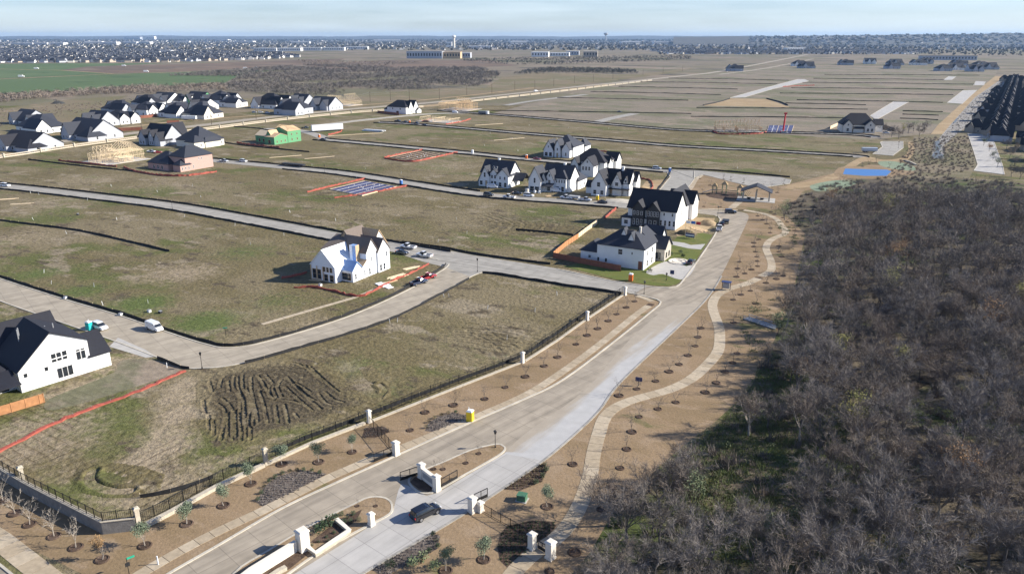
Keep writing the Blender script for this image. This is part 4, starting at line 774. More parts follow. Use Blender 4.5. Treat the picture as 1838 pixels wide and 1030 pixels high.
h4 = house('black_white_house', 'large black and white house with black roof and two gabled bays', (1211.5, 413.2), -28.8,
      [B(-18.6, 0, 0, 12, 7, 13, 'gx', ov=.5), B(-16.2, -11.8, -2, 4, 7.1, 9.8, 'gy', w='wall_black'), B(-10.8, -6.1, -1, 4, 6.8, 9.4, 'gy', w='wall_black'), B(-20, -16.6, -2.6, 4, 3.3, 3.6, 'flat'), B(-10, -.6, 12, 28, 6.6, 12, 'gy'), B(-9, .8, 19, 27, 6.6, 10.6, 'gx'), B(-11.8, -10.8, -.6, 2, 3.2, 3.5, 'flat')],
      [(1, 'S', (.17, .5, .83), 5.4, .8, 1.5), (1, 'S', (.17, .5, .83), 2, .8, 2.2), (2, 'S', (.14, .38, .62, .86), 5.3, .75, 1.9), (2, 'S', (.3, .7), 1.7, 1., 2.3), (0, 'S', (.76, .93), 5.5, .7, 1.2), (0, 'S', (.7, .79, .88, .97), 2.2, .9, 2.1), (3, 'S', (.5,), 1.7, 1.6, 1.6), (0, 'E', (.3, .6), 5.2, 1., 1.6), (5, 'S', (.8,), 5, 1.4, 1.6), (5, 'E', (.3, .7), 5, 1., 1.6), (5, 'E', (.5,), 1.6, 2.4, 2.4, GAR)], roof='roof_black')
# house under wrap by the bend
h2 = house('sheathed_house', 'unfinished house in white wrap and bare sheathing by the street bend', (634.2, 507.2), -28.8,
      [B(-9, .5, 11.2, 16.8, 6.6, 10, 'gx', w='wrap_white', rm='felt', ov=.25), B(-9.5, 0, 6.4, 11.4, 7.4, 11, 'gx', w='wrap_white', rm='felt', ov=.25), B(-6, 0, 0, 4.2, 3.5, 5.6, 'gx', w='wrap_white', rm='wrap_blue', ov=.25), B(-6, 0, 4.2, 6.5, 3.4, 5.2, 'shed', w='wrap_white', rm='osb', ov=.2), B(-13.2, -4, -3, 9, 4.6, 9.2, 'gy', w='wrap_white', rm='wrap_white', ov=.2), B(-14, -6, 9, 17, 7.6, 12.2, 'gy', w='osb', rm='felt', ov=.25), B(-12, -3, 13, 20, 7, 11.6, 'gx', w='wrap_white', rm='osb', ov=.25), B(-13.6, -9, 3, 10, 7.8, 10.6, 'shed', w='osb', rm='felt')],
      [(4, 'S', (.14, .34), 1.9, 1.5, 3.0, dict(trim='lumber')), (4, 'S', (.56, .70, .84), 3.7, .9, 1.5, dict(trim='lumber')), (4, 'S', (.62, .85), 1.2, 1.5, 2.1, dict(trim='lumber')), (2, 'S', (.6,), 1.5, 3.4, 2.2, dict(trim='lumber')), (2, 'E', (.3,), 1.5, .8, 1.8, dict(trim='wrap_white')), (3, 'E', (.5,), 1.6, .6, 1.8, dict(trim='wrap_white')), (1, 'E', (.5,), 5, .7, 1.3, dict(trim='wrap_white')), (0, 'E', (.75,), 5, .8, 1.6, dict(trim='wrap_white')), (0, 'E', (.2, .5), 1.4, 1., 2.1, dict(trim='wrap_white')), (1, 'E', (.25,), 1.4, .8, 2.1, dict(trim='wrap_white'))], cat='house')
obj('stair_tower', MB().box(-4.6, -2.4, 4.6, 6.3, 0, 9.6), M['wrap_blue'], h2); obj('tower_face', MB().box(-2.42, -2.36, 4.65, 6.25, 3, 9.7), M['osb'], h2); obj('tower_face', MB().box(-4.62, -3.6, 4.54, 4.6, 3, 9.7), M['wrap_white'], h2)
for k in range(3): obj('porch_post', MB().box(-13.2 + k * 2.3, -13 + k * 2.3, -3.25, -3.05, 0, 4.4), M['lumber'], h2)
# the five white houses on the middle lane
W2 = dict(trim='trim_white')
house('white_house', 'white gabled house at the left end of the middle-lane row', (859.3, 333.6), -27,
      [B(0, 15.5, 2.5, 13, 6.4, 11.6, 'gx'), B(0, 5.6, 0, 5, 4.6, 9.4, 'gy', m=3.4, e0=3., e1=5.8), B(9.6, 15.7, .4, 7, 5.8, 8.8, 'gy'), B(5.6, 9.6, 1, 4, 6.2, 8.3, 'gy', ov=.3), B(15.5, 21, 5, 12, 3.4, 6.2, 'gx', open=True), B(1, 4, 10, 15, 6.5, 10, 'gy')],
      [(1, 'S', (.6,), 5.6, 1.1, 2.3), (1, 'S', (.25,), 1.7, 1.6, 2.), (1, 'S', (.75,), 1.6, 1.1, 2.6, DOOR), (3, 'S', (.3, .7), 4.8, 1.1, 1.6), (3, 'S', (.3, .7), 1.6, 1.2, 2.3), (2, 'S', (.3, .7), 4.6, .9, 1.5), (2, 'S', (.3, .75), 1.5, 1.4, 2.2), (2, 'E', (.5,), 4.6, .8, 1.2), (0, 'S', (.45, .55), 9, .9, 1.1)], roof='roof_slate', chim=[(7, 8, .9, 9, 12.6, 'wall_white')])
house('white_house', 'white house with two-storey porch in the middle of the row', (948.5, 343.8), -27,
      [B(0, 6.2, 0, 8, 5.8, 11.4, 'gy'), B(4, 18, 6.5, 17, 6.4, 11.4, 'gx'), B(7, 11, 3.4, 9, 6.2, 9.8, 'gy'), B(11.2, 16.6, 5, 12, 6.3, 9.6, 'hip'), B(12.5, 19, 14, 25, 4, 7.4), B(5.5, 7.5, 2.5, 6.5, 6.5, 9, 'gy'), B(6.2, 11, .8, 3.6, 3, 4., 'shed', open=True)],
      [(0, 'S', (.5,), 5.4, 1., 2.4), (0, 'S', (.3, .7), 1.5, 2.2, 2.4, dict(pane='glass', trim='trim_white')), (2, 'S', (.5,), 7.6, .8, 1.3), (2, 'S', (.5,), 4.8, 1.3, 1.5), (2, 'S', (.5,), 1.5, 2.2, 2.2), (3, 'S', (.15, .38, .62, .85), 5, .8, 1.5), (3, 'S', (.25, .7), 1.5, 1.5, 2.3), (3, 'E', (.5,), 4.8, 1., 1.6), (4, 'E', (.3, .7), 1.8, 1.2, 1.6)], roof='roof_slate', chim=[(13, 12, 1., 9, 12.4, 'wall_white')])
house('white_house', 'white house with front gables and dormers at the right end of the row', (1060.6, 350.6), -27,
      [B(4, 16, 5.6, 14, 5.9, 11, 'gx'), B(0, 7, 0, 9, 5.6, 11.2, 'gy'), B(8.5, 12.6, 4.2, 9, 5.9, 10, 'gy'), B(7, 16, 3.2, 5.8, 3., 3.3, 'flat', open=True), B(14, 17.4, 11, 17, 6.2, 9.8, 'gx'), B(13.4, 15.2, 5.2, 8, 6.4, 8.4, 'gy', ov=.2), B(-4, 0, 4, 9, 3.2, 5.4, 'gx')],
      [(1, 'S', (.5,), 5.2, 1.6, 2.1), (1, 'S', (.26, .74), 1.7, 1.5, 2.), (2, 'S', (.5,), 5.2, 1.6, 1.7), (2, 'S', (.5,), 7.9, .5, 1.), (5, 'S', (.5,), 6.6, 1., 1.3), (0, 'S', (.3,), 1.5, 1.2, 2.5, DOOR), (0, 'S', (.55, .85), 1.6, 2.6, 2.1), (0, 'E', (.5,), 4.8, .9, 1.5), (0, 'S', (.26,), 4.7, 1., 1.4)], roof='roof_black', chim=[(11.5, 9.6, 1., 9, 12.4, 'wall_white')])
house('white_house', 'white house with big black hipped roof behind the row of white houses', (1045.3, 318.3), -27,
      [B(-10, 8, 10, 24, 6.4, 12.4), B(-2, 5, 2.5, 12, 5.8, 9.6, 'gy'), B(-9, -5, 6, 12, 5.4, 8.8, 'gy'), B(2, 9, 14, 18, 6.2, 9, 'gx'), B(3, 9.5, 24, 32, 5.8, 9.6, 'gx')],
      [(1, 'S', (.18, .42, .66), 4.2, 1., 2.), (1, 'S', (.5,), 7.6, .9, 1.2), (1, 'E', (.4,), 4.4, 1.2, 1.4), (3, 'E', (.5,), 4.4, 1., 1.6), (4, 'E', (.5,), 4.4, 1., 1.6), (2, 'S', (.5,), 4.2, 1.2, 1.6)], roof='roof_black')
house('white_house', 'white house with three front gables across the lane behind the row', (975.7, 281), -27,
      [B(2, 17, 5, 22, 5.8, 12), B(0, 6.2, 0, 9, 4.4, 9.6, 'gy'), B(7, 10.6, .2, 7, 6.4, 10.4, 'gy'), B(11.4, 16.4, 1, 9, 5, 8.6, 'gy'), B(13, 17.8, 22, 31, 4.4, 8.6)],
      [(1, 'S', (.28, .72), 1.6, 1.9, 2.4), (1, 'S', (.5,), 6, .8, 1.2), (2, 'S', (.5,), 4.8, .9, 1.6), (2, 'S', (.5,), 1.4, 1., 2.4, DOOR), (3, 'S', (.5,), 2., .9, 2.), (0, 'E', (.3, .7), 4, 1.1, 1.5)], roof='roof_slate')
# left middle
house('brick_house', 'pink brick house with slate hipped roof inside orange mesh', (325.7, 309), -30,
      [B(-13, 0, 3, 20.6, 7.1, 12.4), B(-26, -9, -1, 13, 3.3, 9.2), B(-5.5, .3, -.6, 6, 3.4, 6.2)], [(0, 'E', (.5, .6), 5.6, .7, 1.4), (0, 'E', (.28,), 1.7, .8, 1.6), (2, 'E', (.2, .5, .8), 1.6, .8, 1.5), (1, 'S', (.3, .5, .7), 1.5, 1.4, 2.)], wall='wall_pink', roof='roof_slate')
house('grey_house', 'grey gabled house with black roof behind the pink brick house', (252.7, 258.9), -30,
      [B(0, 22, 3, 16, 5.6, 12.8, 'gx'), B(0, 7, -1, 8, 5, 9.4, 'gy'), B(9, 14, 0, 8, 5.6, 9.6, 'gy'), B(16, 22, -1, 8, 4, 8.6, 'gy'), B(12, 20, 10, 22, 6.4, 13.4, 'gy')], [(1, 'S', (.3, .7), 1.6, 1.2, 2), (2, 'S', (.5,), 6.4, 1., 1.2, dict(pane='trim_white')), (2, 'S', (.3, .7), 1.6, 1., 2), (3, 'S', (.5,), 1.6, 2.4, 2.4, GAR)], wall='wall_grey', roof='roof_black')
house('slate_roofed_house', 'low pale house with broad slate hip roof right of the grey house', (317.2, 262.3), -30, [B(0, 22, 0, 20, 4.2, 12.4), B(14, 23, -4, 6, 4, 8), B(20, 23.5, 4, 16, 3.6, 6.5)], [(0, 'E', (.1, .9), 2, 1., 1.6), (1, 'E', (.5,), 2, 1., 1.5)], wall='wall_cream', roof='roof_slate')
# ---- timber frames
def frame_house(name, label, px, ang, blocks, mat='lumber', st=1.3, th=.16, roof=True):
    p = G(*px); h = empty(name, (p.x, p.y, 0), R(ang), label=label, cat='house frame')
    obj('slab', MB().box(min(b[0] for b in blocks) - .3, max(b[1] for b in blocks) + .3, min(b[2] for b in blocks) - .3, max(b[3] for b in blocks) + .3, -.1, .25), M['drive'], h)
    for x0, x1, y0, y1, e, r, ax in blocks:
        m = MB(); 
        for z in (.25, 2.9, e - .14):
            if z > e: continue
            m.box(x0, x1, y0, y0 + th, z, z + .12).box(x0, x1, y1 - th, y1, z, z + .12).box(x0, x0 + th, y0 + th, y1 - th, z, z + .12).box(x1 - th, x1, y0 + th, y1 - th, z, z + .12)
        for x in np.arange(x0, x1, st):
            for y in (y0, y1 - th, (y0 + y1) / 2): m.box(x, x + .07, y, y + th, .37, e - .14)
        for y in np.arange(y0 + st, y1, st):
            for x in (x0, x1 - th, (x0 * .6 + x1 * .4)): m.box(x, x + th, y, y + .07, .37, e - .14)
        obj('stud_wall', m, M[mat], h, kind='stuff')
        if not roof or r is None: continue
        m = MB(); a0, a1, c0, c1 = (y0, y1, x0, x1) if ax == 'gx' else (x0, x1, y0, y1); am = (a0 + a1) / 2
        for c in np.arange(c0, c1 + .01, st * 1.7):
            for (pa, pb) in (((a0 - .4, e - .2), (am, r)), ((a1 + .4, e - .2), (am, r)), ((a0, e), (a1, e)), ((am, e), (am, r))):
                P0, P1 = ((c, pa[0], pa[1]), (c, pb[0], pb[1])) if ax == 'gx' else ((pa[0], c, pa[1]), (pb[0], c, pb[1])); m.tube(P0, P1, .1, .1, 4, False)
        m.tube((c0, am, r) if ax == 'gx' else (am, c0, r), (c1, am, r) if ax == 'gx' else (am, c1, r), .1, .1, 4)
        obj('roof_framing', m, M[mat], h, kind='stuff')
    return h
frame_house('timber_frame_house', 'open timber frame of a house left of the pink brick house', (176.7, 294.6), -30, [(-9, 3, 0, 12, 5.4, 9.5, 'gy'), (-8, 5, 12, 26, 5.4, 10.6, 'gx'), (3, 9, 7, 16, 3.2, 6.5, 'gx'), (-15, -8, 8, 20, 3.2, 7, 'gx')], 'lumber_pale')
frame_house('timber_frame_house', 'tall two-storey timber frame beside the far white house', (815, 199), -30, [(-18, 0, 0, 14, 6.4, 9, 'gx'), (-2, 14, 6, 22, 6.4, 9, 'gy'), (-10, 4, 14, 28, 6.4, 11, 'gx')], 'lumber', 1.6, .17)
frame_house('timber_frame_house', 'low timber wall frames without a roof before the far white house', (790, 221), -30, [(-24, -8, 4, 20, 3.4, None, 'gx'), (-8, 8, 0, 18, 3.4, None, 'gx')], 'lumber_pale', 1.6, .17)
frame_house('timber_frame_house', 'timber frame at the right end of the white estate houses', (604, 190), -28, [(-16, 2, 0, 14, 4.6, 10, 'gx'), (0, 16, 4, 22, 4.6, 11.5, 'gy')], 'lumber_pale', 1.6, .17)
frame_house('timber_frame_house', 'reddish timber frame on the far lane inside orange mesh', (1325, 238), -6, [(-16, 0, 0, 14, 3.4, 8, 'gx'), (0, 18, 2, 16, 3.4, 9, 'gx')], 'osb', 1.6, .17)
g = house('green_sheathed_house', 'unfinished house with green wall sheathing and open plywood roof', (493, 260.4), -30,
      [B(-9, 0, 0, 12, 4.8, 6.8, 'gx', w='sheath_green', rm='osb', ov=.2), B(-14, .2, 12, 24, 7.6, 10, 'gy', w='sheath_green', rm='osb', ov=.2), B(-22, -9, 4, 14, 4.6, 7.4, 'gx', w='sheath_green', rm='lumber_pale', ov=.2), B(-9, -5, 2, 9, 6, 8.6, 'gy', w='sheath_green', rm='osb', ov=.2)],
      [(0, 'E', (.2, .5, .8), 1.8, .9, 1.6, dict(trim='lumber')), (1, 'E', (.3, .7), 2, 1., 1.6, dict(trim='lumber')), (1, 'E', (.3, .7), 5.4, 1., 1.4, dict(trim='lumber')), (2, 'S', (.3, .6), 1.6, 1.6, 2.2, dict(trim='lumber')), (0, 'S', (.5,), 1.6, 2.2, 2.4, dict(trim='lumber'))])
m = MB()
for k in range(14): m.tube((-13 + k, 12, 7.6), (-13 + k + random.uniform(-.3, .3), 18, 10.8), .09, .09, 4).tube((-13 + k, 24, 7.6), (-13 + k, 18, 10.8), .09, .09, 4)
obj('roof_framing', m, M['lumber'], g, kind='stuff')
house('white_house', 'small white gabled house with black roof alone by the arterial road', (729, 205.5), -30,
      [B(-22, 0, 0, 14, 6, 12, 'hip'), B(-6, .5, 4, 10, 6, 11.5, 'gx'), B(-7, .6, 11, 18, 6, 11.5, 'gx'), B(-28, -20, 3, 12, 3.4, 7), B(-1, 2.5, 14, 20, 3, 4.6, 'gx')], [(0, 'S', (.3, .7), 4.6, 1.3, 1.8), (0, 'S', (.55,), 1.5, 3, 2.2), (1, 'E', (.3, .7), 4.8, 1, 1.6), (2, 'E', (.3, .7), 4.8, 1, 1.6), (1, 'E', (.5,), 1.8, 1.6, 2), (2, 'E', (.5,), 1.8, 2.2, 2)], roof='roof_black')
house('cream_house', 'cream house with black mansard-like roof at the end of the far lane', (1571, 238.5), -12,
      [B(-24, 0, 0, 16, 5.4, 13.4, 'hip', f=.42), B(-23, -17, -2.5, 5, 5.6, 9, 'gy'), B(-8, -1, -2.5, 5, 5.6, 9, 'gy'), B(0, 6, 5, 14, 5.2, 9, 'gx', w='wall_white'), B(-16, -9, -2, 2, 3, 5, 'shed')], [(0, 'S', (.35, .45, .55), 2, 1.3, 2.1), (1, 'S', (.5,), 2, 1.8, 2.2), (2, 'S', (.3, .7), 2, 1.6, 2.4), (2, 'S', (.5,), 5.6, 1.2, 1.4), (1, 'S', (.5,), 5.6, 1.2, 1.4), (3, 'E', (.5,), 2, 1.2, 1.8)], wall='wall_cream', roof='roof_black')
# ---- the white estate beyond the arterial road
def estate(px, ang, w, d, e, r, style, label, wall='wall_white', roof='roof_dark', group='white houses beyond the arterial road'):
    w, d, r = w * 1.28, d * 1.25, r * 1.1; bl = [B(0, w, 0, d, e, r, 'gx' if style in (1, 3) else 'hip')]
    if style == 0: bl += [B(w * .6, w + 1, d * .1, d * .5, e, r * .8, 'gx'), B(w * .55, w + 2, d * .55, d * .95, e, r * .85, 'gx'), B(w * .1, w * .4, -3, d * .4, e * .9, r * .75, 'gy')]
    elif style == 1: bl += [B(w * .15, w * .45, -3, d * .5, e, r * .85, 'gy'), B(w * .7, w * 1.08, -2, d * .45, e * .8, r * .7, 'hip'), B(-w * .2, w * .1, d * .2, d, e * .8, r * .7, 'hip')]
    elif style == 2: bl += [B(w * .5, w + 3, -2, d * .4, e, r * .8, 'gx'), B(-3, w * .4, d * .3, d + 3, e, r * .9, 'gy')]
    else: bl += [B(w * .2, w * .5, -4, d * .4, e, r * .9, 'gy'), B(w * .6, w * .95, -2, d * .4, e, r * .8, 'gy')]
    wn = [(0, 'S', (.2, .5, .8), 1.8, 1.6, 2.), (1, 'S' if style in (1, 3) else 'E', (.3, .7), 1.9, 1.3, 2.), (2, 'E', (.5,), 1.9, 1.4, 2.), (0, 'E', (.25, .5, .75), 1.9, 1.2, 1.9)]
    return house('estate_house', label, px, ang, bl, wn, wall, roof, group=group)
EST = [((30, 236), 24, 18, 4, 11.5, 2, 'white house with a broad sunlit gable, leftmost of the estate', 'wall_white'), ((-4, 268), 26, 18, 3.6, 10, 1, 'low slate-roofed house cut by the left photo edge', 'wall_grey'), ((112, 248), 26, 20, 3.8, 12, 1, 'grey house with large slate roof beside the arterial road', 'wall_grey'),
       ((180, 221), 20, 16, 5, 9.6, 0, 'white low house with two square white gables', 'wall_white'), ((182, 203), 22, 16, 4.2, 10.5, 2, 'grey slate-roofed house behind the two-gabled white house', 'wall_grey'), ((232, 207), 18, 18, 5.4, 11, 0, 'white house with stepped white gables left of the dark fence', 'wall_white'), ((236, 192), 20, 16, 4.6, 11, 2, 'grey house with big slate roof behind the stepped gables', 'wall_grey'),
       ((270, 188), 20, 18, 4.4, 11, 3, 'black-roofed white house at the tree edge behind the estate', 'wall_white'), ((285, 210), 18, 20, 4, 11.5, 2, 'black-roofed house with one slanting white gable', 'wall_white'), ((328, 212), 20, 18, 4, 12.5, 2, 'cream house with a broad bare gable facing the sun', 'wall_cream'), ((332, 188), 18, 16, 5, 11.5, 1, 'dark green unfinished house in front of the creek wood', 'sheath_green'),
       ((362, 189), 24, 22, 6, 13, 0, 'white house with tall stepped gables in front of the creek wood', 'wall_white'), ((342, 196), 16, 14, 4, 9, 3, 'white A-frame gabled house behind the bare cream gable', 'wall_white'), ((450, 194), 26, 20, 4, 13, 0, 'white-gabled black-roofed house left of the pale cars', 'wall_white'), ((492, 206), 18, 22, 5.4, 13, 2, 'grey house with tall dark roof and arched white porch', 'wall_grey'), ((20, 222), 18, 16, 4, 10, 1, 'slate-roofed house behind the leftmost sunlit gable', 'wall_grey'), ((150, 226), 16, 14, 4, 10.5, 3, 'small dark house squeezed behind the grey slate house', 'wall_grey'), ((300, 188), 18, 14, 4.4, 10, 0, 'white-ended house behind the slanting gable', 'wall_white'), ((395, 192), 16, 14, 4.6, 10, 2, 'white house right of the tall stepped gables', 'wall_white'), ((520, 190), 16, 14, 4.4, 10.5, 3, 'dark house behind the arched white porch', 'wall_grey'), ((555, 197), 20, 16, 4.8, 11, 3, 'grey gabled house next to the last timber frame', 'wall_grey')]
for i, (px, w_, d_, e_, r_, st, lb, wl) in enumerate(EST): estate(px, -28 + random.uniform(-5, 5), w_, d_, e_, r_, st, lb, wl, random.choice(['roof_dark', 'roof_slate', 'roof_black']))
# ---- houses along the far edge of the building pads
FR = [((1424, 119), 'white-walled dark house at the left of the far row'), ((1438, 123), 'dark house just right of the bright white wall'), ((1508, 117), 'dark house in the far row left of the pale bulb street'), ((1552, 115), 'second dark house in the far row'), ((1592, 124), 'nearer dark house of the far middle pair'), ((1600, 117), 'taller dark house of the far middle pair'), ((1640, 117), 'dark house left of the far pale gap'), ((1655, 115), 'narrow dark house at the far pale gap'), ((1683, 128), 'dark house with a pale front in the near far-row'), ((1706, 126), 'pale-fronted dark house beside the orange earth'), ((1712, 118), 'dark house behind the orange earth'), ((1740, 129), 'dark big house at the right of the far row'), ((1748, 121), 'tall dark house behind the big one at the right'), ((1766, 125), 'white-ended dark house last in the far row'), ((1306, 128), 'lone black-roofed house beside the arterial road far out')]
for i, (px, lb) in enumerate(FR): estate(px, random.uniform(-14, -4), 22, 20, 5.5, 13, i % 4, lb, 'wall_grey' if i % 3 else 'wall_white', 'roof_dark', 'dark houses of the far row')
# ---- dense estate right of the ditch
def block_house(name):
    bl = [B(0, 13, 0, 17, 5, 12.5, 'hip'), B(2, 8, -2.5, 6, 5, 9.8, 'gy'), B(7, 14.5, 8, 15, 5, 10.4, 'gx'), B(-2.5, 5, 9, 15, 4.6, 9, 'gx')]
    return house(name, 'x', (1800, 200), 62, bl, [(0, 'W', (.2, .5, .8), 4.4, 1.1, 1.6), (0, 'W', (.3, .7), 1.6, 1.3, 1.8), (1, 'S', (.5,), 4.4, 1.3, 1.6), (1, 'S', (.5,), 1.5, 2.6, 2.2, GAR)], random.choice(['brick_tan', 'wall_grey', 'brick_tan']), 'roof_black', cat='house')
bp = [block_house('terrace_house') for _ in range(3)]; used_b = 0
e0, e1 = G(1760, 234), G(1818, 124); ux = (e1 - e0).normalized(); uy = Vector((ux.y, -ux.x)); ANG = math.degrees(math.atan2(ux.y, ux.x))
spots = []
for i in range(-14, 60):
    for j in range(0, 14):
        p = e0 + ux * (i * 15.5) + uy * (j // 2 * 40 + (j % 2) * 16 + 3)
        if p.y < G(1800, 316).y or (p.x < G(1802, 262).x + 16 and p.y < G(1790, 230).y): continue
        if p.x / p.y > .84 or p.y > 1500: continue
        spots.append((p, j))
vis = [s for s in spots if s[0].y > 150 and not inside(s[0], WOOD)]
vis.sort(key=lambda s: s[0].length); vis = [s_ for s_ in vis if s_[0].x / s_[0].y < .735][:260]
for k, (p, j) in enumerate(vis):
    o = bp[k] if k < 3 else copy_tree(bp[k % 3]); o.location = (p.x, p.y, 0); o.rotation_euler.z = R(ANG + 90) * (1 if j % 2 else 1) + R(random.uniform(-4, 4) - (180 if j % 2 == 0 else 0) + (90 if (i_ := k * 7 % 5) == 0 else 0)); p2 = p + ux * (6 if j % 2 else -6) * 1; o.location = (p2.x, p2.y, 0); o.scale = (.76, .76, .8)
    tag(o, 'dark-roofed house in the dense estate right of the rocky ditch', 'house', 'houses of the dense right estate')
for u, v in ((1828, 258), (1836, 272), (1846, 290), (1856, 306)):
    o = copy_tree(bp[1]); p = G(u, v); o.location = (p.x, p.y, 0); o.rotation_euler.z = R(ANG - 90); o.scale = (.76, .76, .8); tag(o, 'dark-roofed house in the dense estate right of the rocky ditch', 'house', 'houses of the dense right estate')
for i, (u, v) in enumerate([(1806, 268), (1812, 284), (1820, 300), (1815, 318), (1830, 322), (1822, 276)]):
    o = copy_tree(protos[i % 6]); p = G(u, v); o.location = (p.x, p.y, 0); o.scale = (.75,) * 3; tag(o, 'bare tree behind the pale street right of the creek', 'tree', 'bare trees behind the right street')
# ---- park pavilion and playground
p = G(1356, 361); pv_ = empty('park_pavilion', (p.x, p.y, 0), R(-20), label='open park pavilion with slate gable roof and pale stone posts', cat='pavilion')
obj('floor', MB().box(-8, 8, -2, 8, -.05, .12), M['drive'], pv_); add_block(pv_, B(-6, 6, -.5, 7, 4, 6.4, 'gy', open=True, ov=.6), 'wall_white', 'roof_slate')
for x in (-5.5, 0, 5.5):
    for y in (0, 6.5): obj('post', MB().box(x - .3, x + .3, y - .3, y + .3, .12, 4.05), M['limestone'], pv_)
for x in (-3, 2.5): 
    t_ = obj('picnic_table', MB().box(x - .9, x + .9, 2.6, 3.4, .85, .92).box(x - .6, x + .6, 2.9, 3.1, .12, .85).box(x - .9, x + .9, 2., 2.3, .5, .56).box(x - .9, x + .9, 3.7, 4., .5, .56), M['trim_black'], pv_)
p = G(1304, 352); pg = empty('playground', (p.x, p.y, 0), R(-25), label='playground climbing frame with small peaked tower roofs', cat='playground')
for x, y, h in ((-6, 3, 4.4), (-2, 5, 5.2), (5, 4, 4.4)):
    for a in (-.9, .9):
        for b_ in (-.9, .9): obj('post', MB().tube((x + a, y + b_, 0), (x + a, y + b_, h - .9), .12, .12, 6), M['utility_green'], pg)
    obj('deck', MB().box(x - 1, x + 1, y - 1, y + 1, 1.6, 1.8), M['lumber'], pg); obj('tower_roof', MB().frustum(x, y, h - .9, h + .6, 1.5, 1.5, .1, .1), M['sand_bank'], pg)
for (a, b_) in (((-5, 3, 1.7), (-1, 5, 1.9)), ((-1, 5, 1.8), (4, 4, 1.8))): obj('bridge', MB().tube(a, b_, .35, .35, 4), M['lumber'], pg)
obj('slide', MB().add([(-7, 2.6, 1.7), (-7, 3.4, 1.7), (-11, 3.2, .2), (-11, 2.4, .2), (-7, 2.6, 1.9), (-7, 3.4, 1.9), (-11, 3.2, .4), (-11, 2.4, .4)], [(0, 1, 2, 3), (4, 7, 6, 5), (0, 4, 5, 1), (1, 5, 6, 2), (2, 6, 7, 3), (3, 7, 4, 0)]), M['steel'], pg)
for k in range(5): obj('climbing_bar', MB().tube((6 + k * .7, 2, 0), (7 + k * .7, 5, 3 - k * .3), .08, .08, 5), M['leaf_dark'], pg)
p = G(1280, 351); obj('play_surface', MB().lathe([(9, -.02), (9, .06), (.1, .07)], 20), M['mulch'], None, (p.x + 6, p.y, .02), kind='structure')
# ------------------------------------------------------------------ entrance walls, pillars, gates
random.seed(31)
def V3(p, z=0): return (p.x, p.y, z)
def pillar(px, h, s, label, mat='plaster_white', ang=47, z=0, name='stone_pillar', group=None, cap=.12):
    p = G(*px); e = empty(name, V3(p, z), R(ang), label=label, cat='pillar', group=group)
    obj('base', MB().box(-s / 2 - .07, s / 2 + .07, -s / 2 - .07, s / 2 + .07, -.1, .3), M[mat], e)
    obj('shaft', MB().box(-s / 2, s / 2, -s / 2, s / 2, .3, h - .3), M[mat], e)
    obj('cap', MB().box(-s / 2 - cap, s / 2 + cap, -s / 2 - cap, s / 2 + cap, h - .3, h - .12).frustum(0, 0, h - .12, h + .05, s / 2 + cap * .6, s / 2 + cap * .6, s / 2 - .1, s / 2 - .1), M[mat], e); return e
def iron_fence(px, h, label, z0=0, post=2.4, pts=None, pick=.28, group=None):
    q = pts or GP(*px); o = q[0]; e = empty('iron_fence', V3(o), 0, label=label, cat='fence', group=group); q = [p - o for p in q]
    r = MB().sweep(q, .05, z0 + h - .12, z0 + h - .06).sweep(q, .05, z0 + .12, z0 + .18); obj('rails', r, M['iron'], e)
    m = MB()
    for p in resample(q, pick): m.box(p.x - .014, p.x + .014, p.y - .014, p.y + .014, z0 + .02, z0 + h)
    obj('pickets', m, M['iron'], e, kind='stuff')
    pm = cached(('ipost', h), lambda: MB().box(-.045, .045, -.045, .045, -.1, h + .1).mesh('post'))
    for p in resample(q, post): obj('post', pm, M['iron'], e, (p.x, p.y, z0))
    return e
def wall(px, h, w, mat, label, name='stone_wall', cap='limestone', z=0):
    q = GP(*px); o = q[0]; q = [p - o for p in q]; e = empty(name, V3(o, z), 0, label=label, cat='wall'); obj('wall_body', MB().sweep(q, w, -.1, h - .12), M[mat], e); obj('coping', MB().sweep(q, w + .14, h - .12, h), M[cap], e); return e
plain('wall_block', (.20, .19, .175), .9, var=.18, scale=1.5, bump=.4, bscale=5)
wall([(-80, 820), (0, 856), (51, 886), (120, 922), (188, 957), (246, 950)], 2.1, .5, 'wall_block', 'tall grey retaining wall turning the lower left corner', 'retaining_wall')
iron_fence([(-80, 820), (0, 856), (51, 886), (120, 922), (188, 957), (246, 950)], 1.5, 'black iron fence on top of the tall retaining wall', 2.1, 1.9)
wall([(264, 944), (300, 926), (390, 876), (474, 837)], .6, .7, 'limestone', 'pale rough stone wall between corner pillar and second pillar')
wall([(482, 833), (560, 797), (655, 761)], .45, .55, 'limestone', 'pale low stone wall above the kerbside plant bed')
wall([(668, 756), (800, 704), (934, 652)], .25, .5, 'limestone', 'low stone kerb wall along the rutted lot fence')
wall([(942, 649), (1000, 612), (1051, 575)], .25, .5, 'limestone', 'low stone kerb wall between the two far lot pillars')
wall([(1057, 571), (1120, 529)], .25, .5, 'limestone', 'short low stone kerb wall ending at the side street')
FL = offset(SM((250, 942), (300, 920), (390, 870), (478, 829), (560, 793), (663, 754), (800, 700), (938, 647), (1000, 609), (1055, 571), (1122, 526)), .6)
iron_fence(None, 1.9, 'long black iron fence behind the low stone wall of the rutted lot', 0, 2.4, FL)
